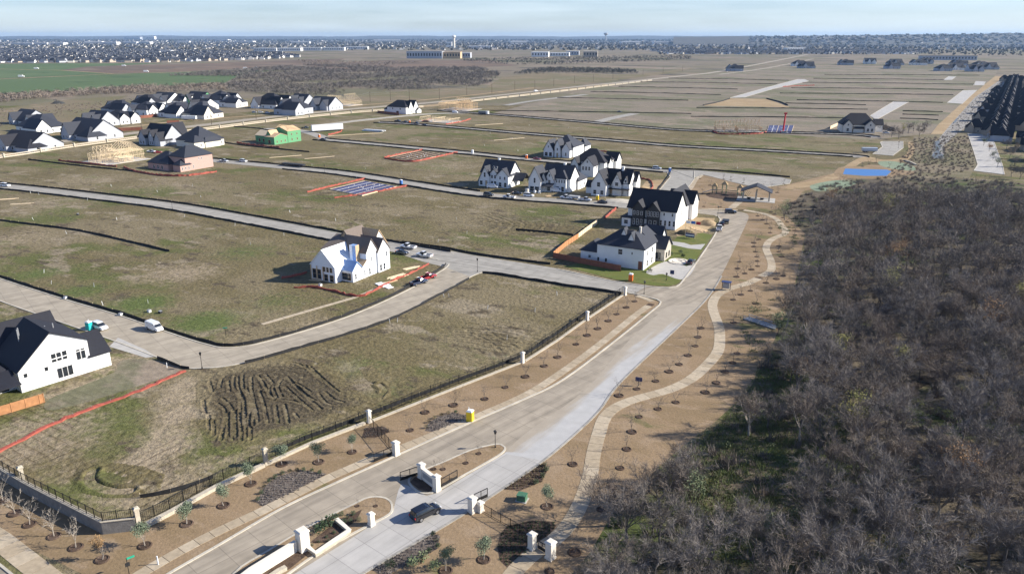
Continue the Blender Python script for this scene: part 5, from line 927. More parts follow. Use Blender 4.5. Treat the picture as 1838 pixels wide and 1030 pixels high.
for px, h, lb in (((43, 872), 3.6, 'cream stone pillar in the retaining wall at the left'), ((250, 948), 3.6, 'cream stone pillar at the retaining wall corner'), ((478, 834), 3.2, 'grey stone pillar between two oaks on the low wall'), ((663, 758), 2.6, 'white pillar above the left iron gate leaf'), ((938, 651), 2.6, 'white pillar halfway along the rutted lot fence'), ((1054, 575), 2.5, 'white pillar second from the side street on the lot fence'), ((1122, 530), 2.5, 'white pillar at the side street end of the lot fence')):
    pillar(px, h, .62, lb, 'limestone' if h > 3 else 'plaster_white', group='fence pillars')
def gate_leaf(a, b, label, h=1.7, z=0):
    q = GP(a, b); o = q[0]; q = [p - o for p in q]; e = empty('gate_leaf', V3(o, z), 0, label=label, cat='gate'); L_ = q[1].length; mid = q[0].lerp(q[1], .5)
    obj('frame', MB().sweep(q, .09, .1, .2).sweep(q, .09, h - .1, h).tube((0, 0, .1), (0, 0, h), .06).tube(V3(q[1], .1), V3(q[1], h), .06).tube(V3(mid, .2), V3(mid, h - .1), .05), M['iron'], e)
    obj('kick_panel', MB().sweep([q[0].lerp(q[1], .02), q[0].lerp(q[1], .98)], .05, .2, .62), M['iron'], e)
    m = MB()
    for p in resample(q, .22): m.box(p.x - .013, p.x + .013, p.y - .013, p.y + .013, .6, h - .1)
    obj('pickets', m, M['iron'], e, kind='stuff'); return e
pillar((711, 816), 2.6, .95, 'thick white gate pillar on the left kerb of the boulevard')
iron_fence([(664, 764), (684, 785), (706, 812)], 1.9, 'short iron fence from the left gate pillar up to the lot wall', 0, 1.8)
gate_leaf((706, 815), (672, 829), 'open black gate leaf over the pavement beside the left gate pillar', 1.6)
gate_leaf((753, 852), (719, 863), 'black gate leaf left of the white gate wall', 1.7); gate_leaf((793, 875), (821, 859), 'black gate leaf right of the white gate wall', 1.7); gate_leaf((852, 903), (875, 892), 'black gate leaf by the right gate pillar', 1.7)
pillar((757, 858), 2.7, .9, 'white pillar at the left end of the gate wall', z=.1); pillar((784, 880), 2.7, .9, 'white pillar at the right end of the gate wall', z=.1)
gw = wall([(759, 860), (782, 878)], 2.1, .5, 'plaster_white', 'white gate wall between two pillars on the median', 'gate_wall', 'plaster_white', .1)
q = GP((759, 860), (782, 878)); q = [p - q[0] for p in q]; n_ = normals(q)[0]; sgn = 1 if n_.x < 0 else -1
obj('recessed_panel', MB().sweep([q[0].lerp(q[1], .12) + n_ * sgn * .27, q[0].lerp(q[1], .88) + n_ * sgn * .27], .05, .7, 1.6), M['steel'], gw)
pillar((848, 918), 2.6, 1., 'thick white gate pillar on the right kerb of the boulevard'); pillar((862, 917), 1.7, .8, 'short white pillar behind the right gate pillar')
iron_fence([(866, 918), (890, 932), (918, 947), (948, 966)], 1.5, 'black iron fence sloping from the right gate pillar to the round bed', 0, 1.9)
pillar((955, 984), 2.6, .9, 'white footpath gate pillar in the round plant bed'); pillar((988, 1001), 2.8, 1.05, 'white footpath gate pillar nearest the wood')
gate_leaf((966, 984), (980, 993), 'small black footpath gate between two white pillars', 1.4)
# sign wall on the near median
pb = pillar((545, 986), 3.2, 1.4, 'big white entrance sign pillar on the near median', z=.1, cap=.1)
obj('address_plaque', MB().box(.70, .74, -.2, .2, 1.7, 2.2), M['trim_black'], pb)
wall([(424, 1062), (452, 1040), (532, 990)], 1.75, .45, 'plaster_white', 'long white entrance sign wall at the bottom edge', 'sign_wall', 'plaster_white', .1)
wall([(452, 1062), (500, 1030), (514, 1023)], .6, .6, 'limestone', 'low stone bench wall before the white sign wall', 'bench_wall', 'limestone', .1)
wall([(549, 984), (567, 998), (600, 976), (627, 957), (604, 937)], .6, .55, 'limestone', 'low pale stone planter wall on the near median', 'planter_wall', 'plaster_white', .12)
pillar((667, 942), 2., .75, 'small white call-box pillar on the near median kerb', z=.12)
# ---- planting beds
tuft = []
for i in range(3):
    V, T = [], []
    for q in range(18): sliver(V, T, Vector((random.uniform(-.12, .12), random.uniform(-.12, .12), 0)), rdir(Vector((0, 0, 1)), random.uniform(.2, 1.1)), random.uniform(.2, .5), .07)
    tuft.append((np.array(V), np.array(T)))
sh = MB(); V, T = [], []; leafy(V, T, (0, 0, .35), .45, .38, 170, .14)
shrub_me = npmesh('shrub', V, T, M['leaf_dark'])
def shrub(u, v, z, s, label, group, me=shrub_me):
    p = G(u, v); o = obj('shrub', me, None, None, (p.x, p.y, z), random.uniform(0, 6.28), label=label, cat='shrub', group=group); o.scale = (s, s, s)
BEDS = [([(460, 901), (476, 872), (498, 855), (524, 847), (546, 844), (575, 848), (587, 850), (541, 877), (493, 901), (473, 909)], 'twig_grey', 'rows of small grey tufts in the kerbside bed below the oaks'),
        ([(763, 773), (770, 758), (790, 746), (817, 741), (838, 745), (842, 752), (800, 767), (777, 775)], 'twig_grey', 'grey tufts in the bed behind the yellow toilet'),
        ([(903, 878), (940, 852), (975, 831), (984, 842), (972, 864), (935, 880)], 'dry_grass', 'tufted ornamental grass bed on the right kerb'),
        ([(668, 1022), (720, 990), (777, 956), (790, 962), (785, 985), (736, 1010), (690, 1035)], 'twig_grey', 'tufted bed along the right kerb at the bottom'),
        ([(898, 958), (910, 944), (952, 934), (992, 936), (998, 944), (987, 958), (950, 986), (912, 1019), (899, 1007), (893, 983)], 'leaf_dark', 'dark ground cover in the round bed at the footpath gate'),
        ([(650, 785), (655, 768), (690, 765), (700, 775), (675, 785)], 'twig_dark', 'dark tufts below the white lot pillar')]
for k, (px, mt, lb) in enumerate(BEDS):
    sheet('planting_bed', GP(*px), .034 + .002 * k, M['bed_mulch' if k in (0, 1, 3) else 'mulch']); mass('ground_cover', fill(px, .62, .18), tuft, mt, .8, 1.3, label=lb, cat='plants')
for u, v in [(463, 898), (469, 886), (474, 875), (483, 865), (494, 858), (507, 851), (520, 847), (533, 845), (546, 844), (560, 846), (575, 849)]: shrub(u, v, .03, .9, 'small dark shrub edging the kerbside bed below the oaks', 'shrubs edging the kerbside bed')
for u, v in [(765, 768), (770, 758), (780, 751), (792, 746), (805, 742), (818, 741)]: shrub(u, v, .03, .9, 'small shrub edging the bed behind the yellow toilet', 'shrubs edging the toilet bed')
for u, v in [(777, 960), (783, 972), (786, 982), (770, 990)]: shrub(u, v, .03, 1., 'green shrub at the upper end of the bottom kerb bed', 'shrubs of the bottom kerb bed')
for u, v in [(978, 836), (981, 845), (975, 856), (962, 868)]: shrub(u, v, .03, 1.1, 'brownish shrub at the end of the ornamental grass bed', 'shrubs of the grass bed')
for u, v, lb in [(572, 957, 'first round clipped bush beside the big sign pillar'), (582, 949, 'middle round clipped bush beside the big sign pillar'), (594, 941, 'last round clipped bush beside the big sign pillar')]: shrub(u, v, .12, 2.1, lb, 'clipped bushes on the sign median')
for u, v in [(560, 980), (572, 974), (586, 966), (600, 958), (590, 972)]: shrub(u, v, .12, .6, 'tiny bush inside the stone planter', 'bushes in the stone planter')
for u, v in [(604, 930), (614, 925), (622, 932), (630, 938), (634, 925), (618, 940), (645, 935)]: shrub(u, v, .14, .95, 'low shrub between planter and call-box pillar', 'shrubs by the call-box pillar')
for u, v in [(1195, 462), (1205, 458), (1225, 462), (1140, 474), (1166, 488), (1222, 455), (1196, 430), (1198, 436)]: shrub(u, v, .04, 1.8, 'garden shrub in front of the corner lawn house', 'garden shrubs of the corner house')
for u, v in [(700, 1018), (740, 1015), (780, 1020), (760, 1005)]: shrub(u, v, .02, 1.9, 'large dull shrub at the bottom edge right of the road', 'large shrubs at the bottom edge', npmesh('shrub', V, T, M['leaf_olive']) if u == 700 else bpy.data.meshes['shrub.001'] if 'shrub.001' in bpy.data.meshes else shrub_me)
# ------------------------------------------------------------------ silt fences, mesh fences, boards
SILT = {
 'along the far kerb of the left lane': offset(SM(*LANE_B), 5.6), 'along the near kerb of the left lane': offset(SM(*LANE_B[:7]), -5.4),
 'along the far kerb of the middle lane': offset(SM(*LANE_C[:6]), 5.6), 'along the near kerb of the middle lane': offset(SM(*LANE_C[2:9]), -5.6),
 'along the far kerb of the upper lane': offset(SM(*LANE_D), 5.4), 'along the near kerb of the upper lane': offset(SM(*LANE_D), -5.4),
 'along the far kerb of the third lane': offset(SM(*LANE_F), 5), 'along the near kerb of the third lane': offset(SM(*LANE_F), -5),
 'along the far kerb of the topmost lane': offset(SM(*LANE_G), 5), 'along the near kerb of the topmost lane': offset(SM(*LANE_G), -5),
 'along the outer kerb of the curving street': offset(CURVE_OUT, .9), 'behind the near kerb of the side street': SM((866, 491), (895, 493), (1008, 512), (1118, 528)), 'behind the far kerb of the side street': SM((720, 436), (800, 446), (860, 458), (995, 476)),
 'along the short kerb below the white farmhouse': SM((282, 644), (323, 660), (345, 663)), 'along the inner kerb of the curving street': SM((440, 653), (620, 602), (702, 574), (790, 530), (845, 500)),
 'crossing the open lot at the far left': SM((-60, 388), (0, 396), (60, 404), (143, 415), (230, 434), (308, 453)), 'behind the fence of the corner house': SM((926, 414), (980, 418), (1036, 424)),
 'left of the upper corner street': GP((1170, 356), (1200, 318), (1204, 309)), 'below the pink brick house': SM((50, 287), (150, 299), (260, 310)), 'along the iron fence of the rutted lot': offset(FL[20:], .9)[::1], 'curling in the lot below the retaining fence': SM((252, 893), (280, 890), (330, 877), (400, 850)),
 'before the far park lane': SM((1205, 303), (1300, 308), (1420, 319)), 'behind the green-sheathed house': SM((395, 255), (440, 262), (560, 274)), 'in front of the arterial verge': SM((420, 228), (470, 232), (500, 240))}
for lb, q in SILT.items():
    o = q[0]; q = resample([p - o for p in q], 2.2); nn = normals(q); q = [p + n_ * random.uniform(-.12, .12) for p, n_ in zip(q, nn)]
    e = empty('silt_fence', V3(o), 0, label='low black silt fence ' + lb, cat='silt fence', group='black silt fences'); obj('fabric', MB().sweep(q, .07, -.05, .72, .12), M['silt'], e)
    m = MB()
    for p in q[::2]: m.box(p.x - .03, p.x + .03, p.y - .03, p.y + .03, -.1, .95)
    obj('stakes', m, M['lumber_pale'], e, kind='stuff')
# rows of dark berm lines across the building pads
ROWS = [(1000, 1240, 176, 181), (1060, 1300, 165, 171), (1110, 1330, 156, 161), (1150, 1400, 147.5, 151.5), (1200, 1420, 141, 145), (880, 1250, 199, 205), (1250, 1560, 194, 197), (1430, 1700, 180, 185), (1400, 1715, 168, 171), (1420, 1735, 158, 162), (1440, 1750, 148.5, 152), (1460, 1700, 141.5, 144), (1480, 1760, 134.5, 136), (1410, 1560, 186, 189), (1240, 1560, 210, 213), (1620, 1700, 200, 202), (1620, 1690, 206, 208), (1615, 1685, 213, 216)]
for k, (u0, u1, v0, v1) in enumerate(ROWS):
    q = SM((u0, v0), ((u0 + u1) / 2, (v0 + v1) / 2 - .4), (u1, v1)); o = q[0]; q = resample([p - o for p in q], 5); q = [p + n_ * random.uniform(-.6, .6) for p, n_ in zip(q, normals(q))]
    e = empty('silt_fence', V3(o), 0, label='long dark silt fence between rows of bare building pads', cat='silt fence', group='silt fences across the building pads'); obj('fabric', MB().sweep(q, .4, -.1, .75, .2), M['pad_line'], e)
for k, px in enumerate(([(1310, 178), (1290, 184), (1262, 190)], [(1376, 178), (1400, 184), (1414, 190)])):
    q = SM(*px); o = q[0]; q = [p - o for p in q]; e = empty('silt_fence', V3(o), 0, label=('left', 'right')[k] + ' dark silt fence edging the tan sand pad', cat='silt fence', group='silt fences across the building pads'); obj('fabric', MB().sweep(q, .5, -.1, 1.2), M['silt'], e)
def mesh_fence(px, label, h=1.0, wd=.22):
    if h == .9: wd = .7; h = .45
    q = SM(*px); o = q[0]; q = resample([p - o for p in q], 1.2); nn = normals(q); q = [p + n_ * random.uniform(-.25, .25) for p, n_ in zip(q, nn)]
    e = empty('mesh_fence', V3(o), 0, label=label, cat='mesh fence', group='orange mesh fences'); obj('mesh', MB().sweep(q, wd, .02, h * .75, h * .25), M['orange_mesh'], e)
    m = MB()
    for p in q[::3]: m.tube((p.x, p.y, -.1), (p.x, p.y, h + .3), .03, .03, 4)
    obj('stakes', m, M['steel'], e, kind='stuff')
for px, lb, h in [([(-40, 832), (40, 790), (120, 751), (230, 710), (300, 680), (336, 664)], 'long red-orange mesh fence below the white farmhouse', .9), ([(528, 517), (575, 518), (640, 533), (668, 524), (700, 508), (745, 487), (772, 473)], 'red-orange mesh around the front of the wrapped house', .8), ([(505, 500), (530, 496), (552, 490)], 'red mesh in the shadow left of the wrapped house', .8),
        ([(222, 301), (240, 308), (290, 316), (340, 316), (390, 309)], 'orange mesh round the pink brick house', 1.2), ([(105, 289), (150, 294), (210, 300)], 'orange mesh beside the timber frame at the left', 1.2), ([(552, 346), (600, 334), (655, 322)], 'orange mesh on the far side of the blue slab', 1.), ([(600, 356), (660, 348), (735, 334)], 'orange mesh on the near side of the blue slab', 1.),
        ([(690, 284), (720, 277), (758, 270)], 'orange mesh left of the dark dug lot', 1.2), ([(690, 285), (735, 291), (770, 286), (822, 274)], 'orange mesh right of the dark dug lot', 1.2), ([(425, 257), (460, 262), (505, 266)], 'orange mesh before the green-sheathed house', 1.2), ([(1163, 346), (1172, 335), (1166, 324), (1150, 322)], 'orange mesh right of the last white row house', 1.),
        ([(1086, 393), (1096, 384), (1106, 376)], 'orange mesh left of the black and white house', 1.3), ([(1060, 270), (1080, 272), (1095, 275), (1085, 283)], 'orange mesh beside the house across the lane', 1.), ([(1278, 236), (1290, 241), (1320, 242), (1360, 241), (1376, 238)], 'orange mesh round the far timber frame', 1.2), ([(757, 219), (775, 214)], 'orange mesh left of the low wall frames', 1.2), ([(800, 224), (830, 219), (845, 214)], 'orange mesh right of the low wall frames', 1.2), ([(590, 243), (610, 238), (614, 234)], 'orange mesh beside the white trailer', 1.2), ([(1405, 156.5), (1430, 155), (1462, 154)], 'orange mesh on the far diagonal street', 1.4)]: mesh_fence(px, lb, h)
def board_fence(px, h, mat, label, sec=2.4):
    q = GP(*px); o = q[0]; q = [p - o for p in q]; e = empty('board_fence', V3(o), 0, label=label, cat='fence')
    r = resample(q, sec)
    if (r[-1] - q[-1]).length > .4: r.append(q[-1])
    for a, b in zip(r, r[1:]):
        d = (b - a).normalized() * .03; obj('fence_panel', MB().sweep([a + d, b - d], .06, .02, h + random.uniform(-.03, .03)), M[mat], e)
    pm = cached(('bpost', h, mat), lambda: MB().box(-.07, .07, -.07, .07, -.1, h + .1).mesh('post'))
    for p in r: obj('post', pm, M[mat], e, (p.x, p.y, 0))
board_fence([(-60, 760), (0, 746), (80, 722)], 1.9, 'cedar', 'new orange cedar fence below the white farmhouse porch')
board_fence([(993, 463), (1037, 472), (1114, 487)], 1.9, 'cedar_red', 'reddish board fence along the near side of the corner house'); board_fence([(993, 462), (1016, 442), (1038, 428)], 1.9, 'cedar', 'orange board fence behind the corner house garden')
board_fence([(1038, 427), (1055, 414), (1072, 402)], 1.7, 'lumber_pale', 'pale board fence behind the black and white house')
board_fence([(678, 203), (716, 207.5)], 2.2, 'cedar_red', 'dark red fence left of the lone white house')
for px, lb in (([(55, 238), (90, 236)], 'low brown fence before the leftmost white house'), ([(232, 214), (262, 212), (282, 210)], 'dark brown fence right of the stepped white gables'), ([(205, 236), (228, 235), (256, 234)], 'dark fence beside the estate utility pole'), ([(300, 222), (322, 221)], 'dark fence before the cream gable')): board_fence(px, 2.4, 'cedar_red', lb, 4)
board_fence([(1490, 232), (1512, 222)], 2.4, 'lumber_pale', 'pale fence left of the cream house', 4); board_fence([(1580, 228), (1605, 236)], 2.4, 'silt', 'dark fence right of the cream house', 4)
# long stone wall with posts along the arterial road
AW = SM((-260, 316), (0, 284), (120, 266), (250, 248.5), (380, 232), (500, 217), (620, 204.5), (700, 198), (760, 192.5))
def post_wall(q, lb, k0):
    o = q[0]; q = [p - o for p in q]; e = empty('boundary_wall', V3(o), 0, label=lb, cat='wall'); obj('rail', MB().sweep(q, .25, 1.2, 1.75), M['limestone'], e); obj('wall_body', MB().sweep(q, .3, -.1, .7), M['limestone'], e)
    pm = cached('aw', lambda: MB().box(-.55, .55, -.55, .55, -.1, 2.6).mesh('post'))
    for p in resample(q, 24): obj('post', pm, M['limestone'], e, (p.x, p.y, 0))
    m = MB()
    for p in resample(q, 1.6): m.box(p.x - .06, p.x + .06, p.y - .06, p.y + .06, .7, 1.2)
    obj('pickets', m, M['iron'], e, kind='stuff')
post_wall(AW, 'pale stone boundary wall with posts along the arterial road at the left', 0); post_wall(SM((845, 183), (1000, 165.5), (1100, 153.5), (1170, 145)), 'pale boundary wall with posts along the far arterial road', 1)
# ------------------------------------------------------------------ construction clutter
def slab_site(px, label, top='poly_blue'):
    q = GP(*px); o = q[0]; q = [p - o for p in q]; e = empty('house_slab', V3(o), 0, label=label, cat='foundation'); obj('fill', MB().ext(q, -.05, .3), M[top], e)
    for a, b in zip(q, q[1:] + q[:1]): obj('form_board', MB().sweep([a, b], .12, -.05, .42), M['lumber_pale'], e)
    m = MB(); c = sum(q, Vector((0, 0))) / 4
    for k in range(16):
        p = c + Vector((random.uniform(-7, 7), random.uniform(-7, 7)))
        if inside(p, q): m.tube((p.x, p.y, .3), (p.x, p.y, .9), .1, .1, 6)
    if m.v: obj('pipe_stub', m, M['plastic_white'], e)
    for k in range(1, 5): obj('grade_beam', MB().sweep([q[0].lerp(q[1], k / 5), q[3].lerp(q[2], k / 5)], .3, .3, .34), M['wall_white' if top == 'poly_blue' and k % 2 else 'lumber_pale'], e)
slab_site([(592, 341), (650, 352), (712, 336), (655, 326)], 'blue sheeted foundation slab inside orange mesh'); slab_site([(700, 283), (748, 289), (800, 278), (752, 272)], 'dark dug foundation with form boards in the upper lot', 'mulch')
slab_site([(1376, 238), (1420, 240), (1425, 226), (1380, 226)], 'bluish slab beside the far timber frame')
def lumber_pile(u, v, n, ln, ang, label, mat='lumber_pale', wd=.5):
    p = G(u, v); e = empty('lumber_pile', V3(p), R(ang), label=label, cat='lumber')
    for k in range(n): a = random.uniform(-.06, .06); x, y = random.uniform(-.3, .3) * ln * .2, (k - n / 2) * wd * 1.1; l2 = ln * random.uniform(.6, 1); obj('board_bundle', MB().box(-l2 / 2, l2 / 2, -wd / 2, wd / 2, .0, .12 + .14 * random.random()), M[mat], e, (x, y, .02 + .003 * k), a)
for a in [(737, 481, 3, 6, 40, 'pale lumber stack at the tip of the wrapped house lot'), (712, 497, 5, 7, 45, 'pale lumber lying along the bend kerb'), (688, 512, 6, 3, 45, 'white sheets of board stacked by the bend kerb', 'wrap_white', 1.), (700, 506, 2, 5, 45, 'orange timber beside the parked pickups', 'osb'), (575, 500, 9, 4, -20, 'heap of scrap timber before the wrapped house', 'osb'), (10, 358, 2, 12, 20, 'long pale boards on the far left lot'), (38, 366, 2, 9, 20, 'second pair of boards on the far left lot'), (516, 281, 1, 24, 31, 'long pale form board on the lot below the green house', 'lumber_pale', .7), (574, 283, 1, 20, 31, 'second long form board right of the first', 'lumber_pale', .7), (876, 224, 1, 34, 32, 'pale form board in the third lane lot', 'lumber_pale', .8), (914, 250, 1, 38, 32, 'pale form board on the upper green lot', 'lumber_pale', .8), (632, 242, 1, 46, 30, 'pale boards beside the white trailer', 'lumber_pale', .8), (1190, 462, 3, 2, 0, 'small pale stones by the corner house drive', 'limestone'), (985, 352, 4, 4, 20, 'timber heap before the middle row house', 'osb'), (1020, 352, 3, 5, -20, 'board stack before the porch house'), (1255, 412, 6, 9, -60, 'rough boards on the cleared earth beside the black and white house', 'lumber')]: lumber_pile(*a)
def heap(u, v, r, h, mat, label):
    p = G(u, v); random.seed(int(u)); m = MB(); n = 16; rows = [(1, 0), (.86, .3), (.6, .7), (.3, .93), (.05, 1)]
    for rr, zz in rows:
        for k in range(n): t_ = 2 * math.pi * k / n; w_ = r * rr * random.uniform(.85, 1.12); m.v.append((w_ * math.cos(t_), w_ * .7 * math.sin(t_), h * zz * random.uniform(.85, 1.1) - (.05 if zz == 0 else 0)))
    for i in range(4):
        for k in range(n): m.f.append((i * n + k, i * n + (k + 1) % n, (i + 1) * n + (k + 1) % n, (i + 1) * n + k))
    m.f.append(tuple(range(4 * n, 5 * n))); obj('earth_heap', m, M[mat], None, V3(p), R(-28), True, label=label, cat='heap')
for a in [(1152, 342, 5, 2, 'sand_bank', 'pale sand heap right of the last white row house'), (1270, 403, 4, 1.8, 'sand_bank', 'brown earth heap beside the black and white house'), (1232, 420, 4, 1.6, 'rut_soil', 'dark earth heap before the black and white house'), (1115, 362, 8, .9, 'kerb_stone', 'white plaster rubble before the last row house'), (765, 219, 4, 1.6, 'mulch', 'dark heap behind the low wall frames'), (105, 186, 9, 2.5, 'far_tree', 'dark shrub-like heap before the field hedge')]: heap(*a)
def toilet(u, v, mat, label, roof='plastic_white'):
    p = G(u, v); e = empty('portable_toilet', V3(p), R(-20), label=label, cat='toilet'); obj('body', MB().box(-.57, .57, -.57, .57, .08, 2.05), M[mat], e); obj('base_skid', MB().box(-.62, .62, -.62, .62, 0, .08), M['trim_black'], e)
    d = obj('door', MB().box(.57, .61, -.42, .42, .15, 1.95), M[mat], e); obj('handle', MB().box(.61, .65, .25, .32, 1., 1.15), M['trim_black'], d); obj('roof', MB().frustum(0, 0, 2.05, 2.3, .62, .62, .4, .4), M[roof], e); obj('vent_pipe', MB().tube((-.4, .4, 2), (-.4, .4, 2.6), .06), M['plastic_white'], e)
for a in [(844, 755, 'toilet_yellow', 'yellow portable toilet on the kerb bed of the boulevard'), (1132, 504, 'toilet_orange', 'orange portable toilet with white roof on the corner lawn edge'), (945, 285, 'toilet_orange', 'red-orange portable toilet across the lane behind the row'), (848, 276, 'plastic_white', 'white portable toilet on the upper lane'), (720, 331, 'toilet_blue', 'blue portable toilet beside the blue slab'), (735, 221, 'toilet_orange', 'orange-white toilet between the blue pickups'), (573, 247, 'toilet_orange', 'orange toilet right of the green-sheathed house'), (161, 592, 'teal', 'teal portable toilet behind the white farmhouse roof'), (1202, 309, 'toilet_blue', 'blue and white toilet at the upper street corner'), (1072, 359, 'toilet_yellow', 'yellow toilet in front of the last row house'), (1305, 130, 'plastic_white', 'white mast shaped toilet by the lone far house')]: toilet(*a)
# lamp posts, signs, boxes
def lamp_post(u, v, h, label):
    p = G(u, v); e = empty('lamp_post', V3(p), R(20), label=label, cat='lamp post', group='black lamp posts'); obj('pole', MB().lathe([(.14, -.05), (.13, .5), (.06, .6), (.05, h - .6)], 8), M['iron'], e); l = obj('lantern', MB().frustum(0, 0, h - .6, h - .1, .13, .13, .22, .22).frustum(0, 0, h - .1, h + .2, .26, .26, .04, .04), M['iron'], e)
for a in [(889, 804, 3.4, 'black lamp post on the tip of the gate median'), (363, 662, 3.8, 'black lamp post at the bend of the curving street'), (857, 488, 4.2, 'black lamp post at the side street corner'), (1156, 528, 3.8, 'black lamp post at the boulevard corner'), (310, 378, 4, 'black lamp post on the left lane'), (583, 310, 4, 'black lamp post on the middle lane'), (1244, 318, 4.2, 'black lamp post at the park corner'), (1288, 390, 4.4, 'black lamp post at the top bend of the boulevard'), (1612, 266, 4.2, 'black lamp post in the far turning circle'), (1196, 503, 2.2, 'small dark lawn lamp by the corner house')]: lamp_post(*a)
p = G(232, 1030); e = empty('street_sign', V3(p), R(40), label='green street name sign on a dark post at the lower left', cat='sign'); obj('pole', MB().tube((0, 0, -.1), (0, 0, 2.6), .05), M['iron'], e); obj('name_blade', MB().box(.02, 1., -.02, .02, 2.3, 2.6), M['sign_green'], e); obj('stop_plate', MB().box(-.3, .3, -.06, -.03, 1.3, 1.9), M['trim_black'], e)
p = G(406, 606); e = empty('street_sign', V3(p), R(10), label='small green street sign at the bend of the curving street', cat='sign'); obj('pole', MB().tube((0, 0, -.1), (0, 0, 2.6), .05), M['iron'], e); obj('name_blade', MB().box(-.5, .5, -.02, .02, 2.4, 2.65), M['sign_green'], e)
p = G(284, 1013); e = obj('marker_post', MB().box(-.07, .07, -.07, .07, -.1, 1.4), M['plastic_white'], None, V3(p), label='white marker post on the verge beside the green street sign', cat='post')
p = G(1303, 520); e = empty('mailbox_kiosk', V3(p), R(-25), label='grey cluster mailbox kiosk where the path meets the road', cat='mailbox'); obj('cabinet', MB().box(-.9, .9, -.35, .35, .5, 1.9), M['steel'], e); obj('roof', MB().box(-1.3, 1.3, -.8, .8, 2.3, 2.45), M['sign_blue'], e); 
for x in (-1.1, 1.1): obj('post', MB().box(x - .08, x + .08, -.08, .08, -.1, 2.3), M['trim_black'], e)
p = G(1146, 692); e = empty('notice_board', V3(p), R(-20), label='small dark blue notice board on the verge right of the boulevard', cat='sign'); obj('panel', MB().box(-.7, .7, -.04, .04, 1., 1.9), M['sign_blue'], e); obj('post', MB().box(-.06, .06, -.06, .06, -.1, 1.), M['iron'], e)
p = G(937, 897); e = empty('utility_box', V3(p), R(-20), label='green utility box on a pad right of the gate', cat='utility box'); obj('pad', MB().box(-.9, .9, -.8, .8, -.05, .1), M['drive'], e); obj('cabinet', MB().box(-.7, .7, -.6, .6, .1, 1.), M['utility_green'], e); obj('lid', MB().box(-.74, .74, -.64, .64, 1., 1.08), M['utility_green'], e)
p = G(1238, 428); e = empty('sales_sign', V3(p), R(-30), label='blue and white sales sign on timber posts before the black and white house', cat='sign'); obj('panel', MB().box(-1.6, 1.6, -.06, .06, .4, 1.9), M['sign_blue'], e); obj('white_band', MB().box(-1.5, 1.5, -.09, -.06, .9, 1.4), M['plastic_white'], e)
for x in (-1.8, 0, 1.8):
    fp = obj('flag_pole', MB().tube((x, .2, -.1), (x, .2, 6.4), .07, .05), M['lumber_pale'], e); obj('flag', MB().box(x + .05, x + 1.6, .18, .22, 5.3, 6.3), M['flag_red' if x > 1 else 'flag_white' if x < -1 else 'toilet_blue'], fp)
p = G(1206, 496); e = empty('yard_sign', V3(p), R(-20), label='blue yard sign on the lawn beside the drive', cat='sign'); obj('panel', MB().box(-.6, .6, -.04, .04, .7, 1.9), M['sign_blue'], e); obj('post', MB().tube((0, 0, -.1), (0, 0, .7), .05), M['iron'], e)
p = G(1218, 470); e = empty('garden_ring', V3(p), 0, label='round white stone garden ring in the front drive', cat='planter')
obj('stone_ring', MB().lathe([(3.2, -.02), (3.2, .3), (2.6, .34), (2.5, .1), (1.9, .1), (1.8, .34), (1.2, .3), (1.1, .06), (.05, .06)], 22), M['plaster_white'], e)
p = G(1340, 572); e = empty('timber_footbridge', V3(p), R(-52), label='grey timber footbridge lying in the rough grass at the wood edge', cat='footbridge')
for y in (-1.1, 1.1): obj('side_rail', MB().box(-.2, 9, y - .08, y + .08, .1, .35).box(-.2, 9, y - .06, y + .06, .9, 1.), M['steel'], e)
dk = cached('deckp', lambda: MB().box(-.2, .2, -1.1, 1.1, .1, .2).mesh('plank'))
for k in range(19): obj('plank', dk, M['steel'], e, (.05 + k * .46, 0, 0))
pm = cached('rp', lambda: MB().box(-.05, .05, -.05, .05, .0, .95).mesh('post'))
for k in range(5):
    for y in (-1.1, 1.1): obj('post', pm, M['steel'], e, (k * 2.1, y, 0))
p = G(1588, 293); wl = wall([(1622, 289), (1634, 292), (1644, 297)], .7, .9, 'limestone', 'pale concrete headwall beside the green erosion mat', 'headwall')
# poles and wires
PW = [(255, 236), (380, 224), (460, 214), (540, 205), (600, 196), (664.6, 184), (701, 180), (735, 179), (789, 178), (838, 171), (883, 168), (924, 162), (960, 160), (994, 155), (1031, 149.5), (1065, 147), (1100, 143), (1154, 136), (1190, 132), (1225, 128)]
prev = None
for i, (u, v) in enumerate(PW):
    p = G(u, v); e = empty('utility_pole', V3(p), R(60), label=ORD[i] + ' dark utility pole from the left along the arterial road', cat='utility pole', group='utility poles along the arterial road'); h = 11.5
    obj('pole', MB().tube((0, 0, -.2), (0, 0, h), .24, .16, 6), M['pole_wood'], e); obj('crossarm', MB().box(-1.3, 1.3, -.1, .1, h - 1, h - .8), M['pole_wood'], e)
    if prev is not None and i > 4:
        d = p - prev; m = MB()
        for zz in (h - .8, h - 2.6):
            pts = [Vector((d.x * t_, d.y * t_, zz - 1.6 * 4 * t_ * (1 - t_))) for t_ in np.linspace(0, 1, 9)]
            for a, b in zip(pts, pts[1:]): m.tube(a, b, .05, .05, 3, False)
        obj('power_line', m, M['steel'], None, V3(prev), label='sagging power line running left from the ' + ORD[i] + ' utility pole', cat='power line', group='power lines along the arterial road')
    prev = p
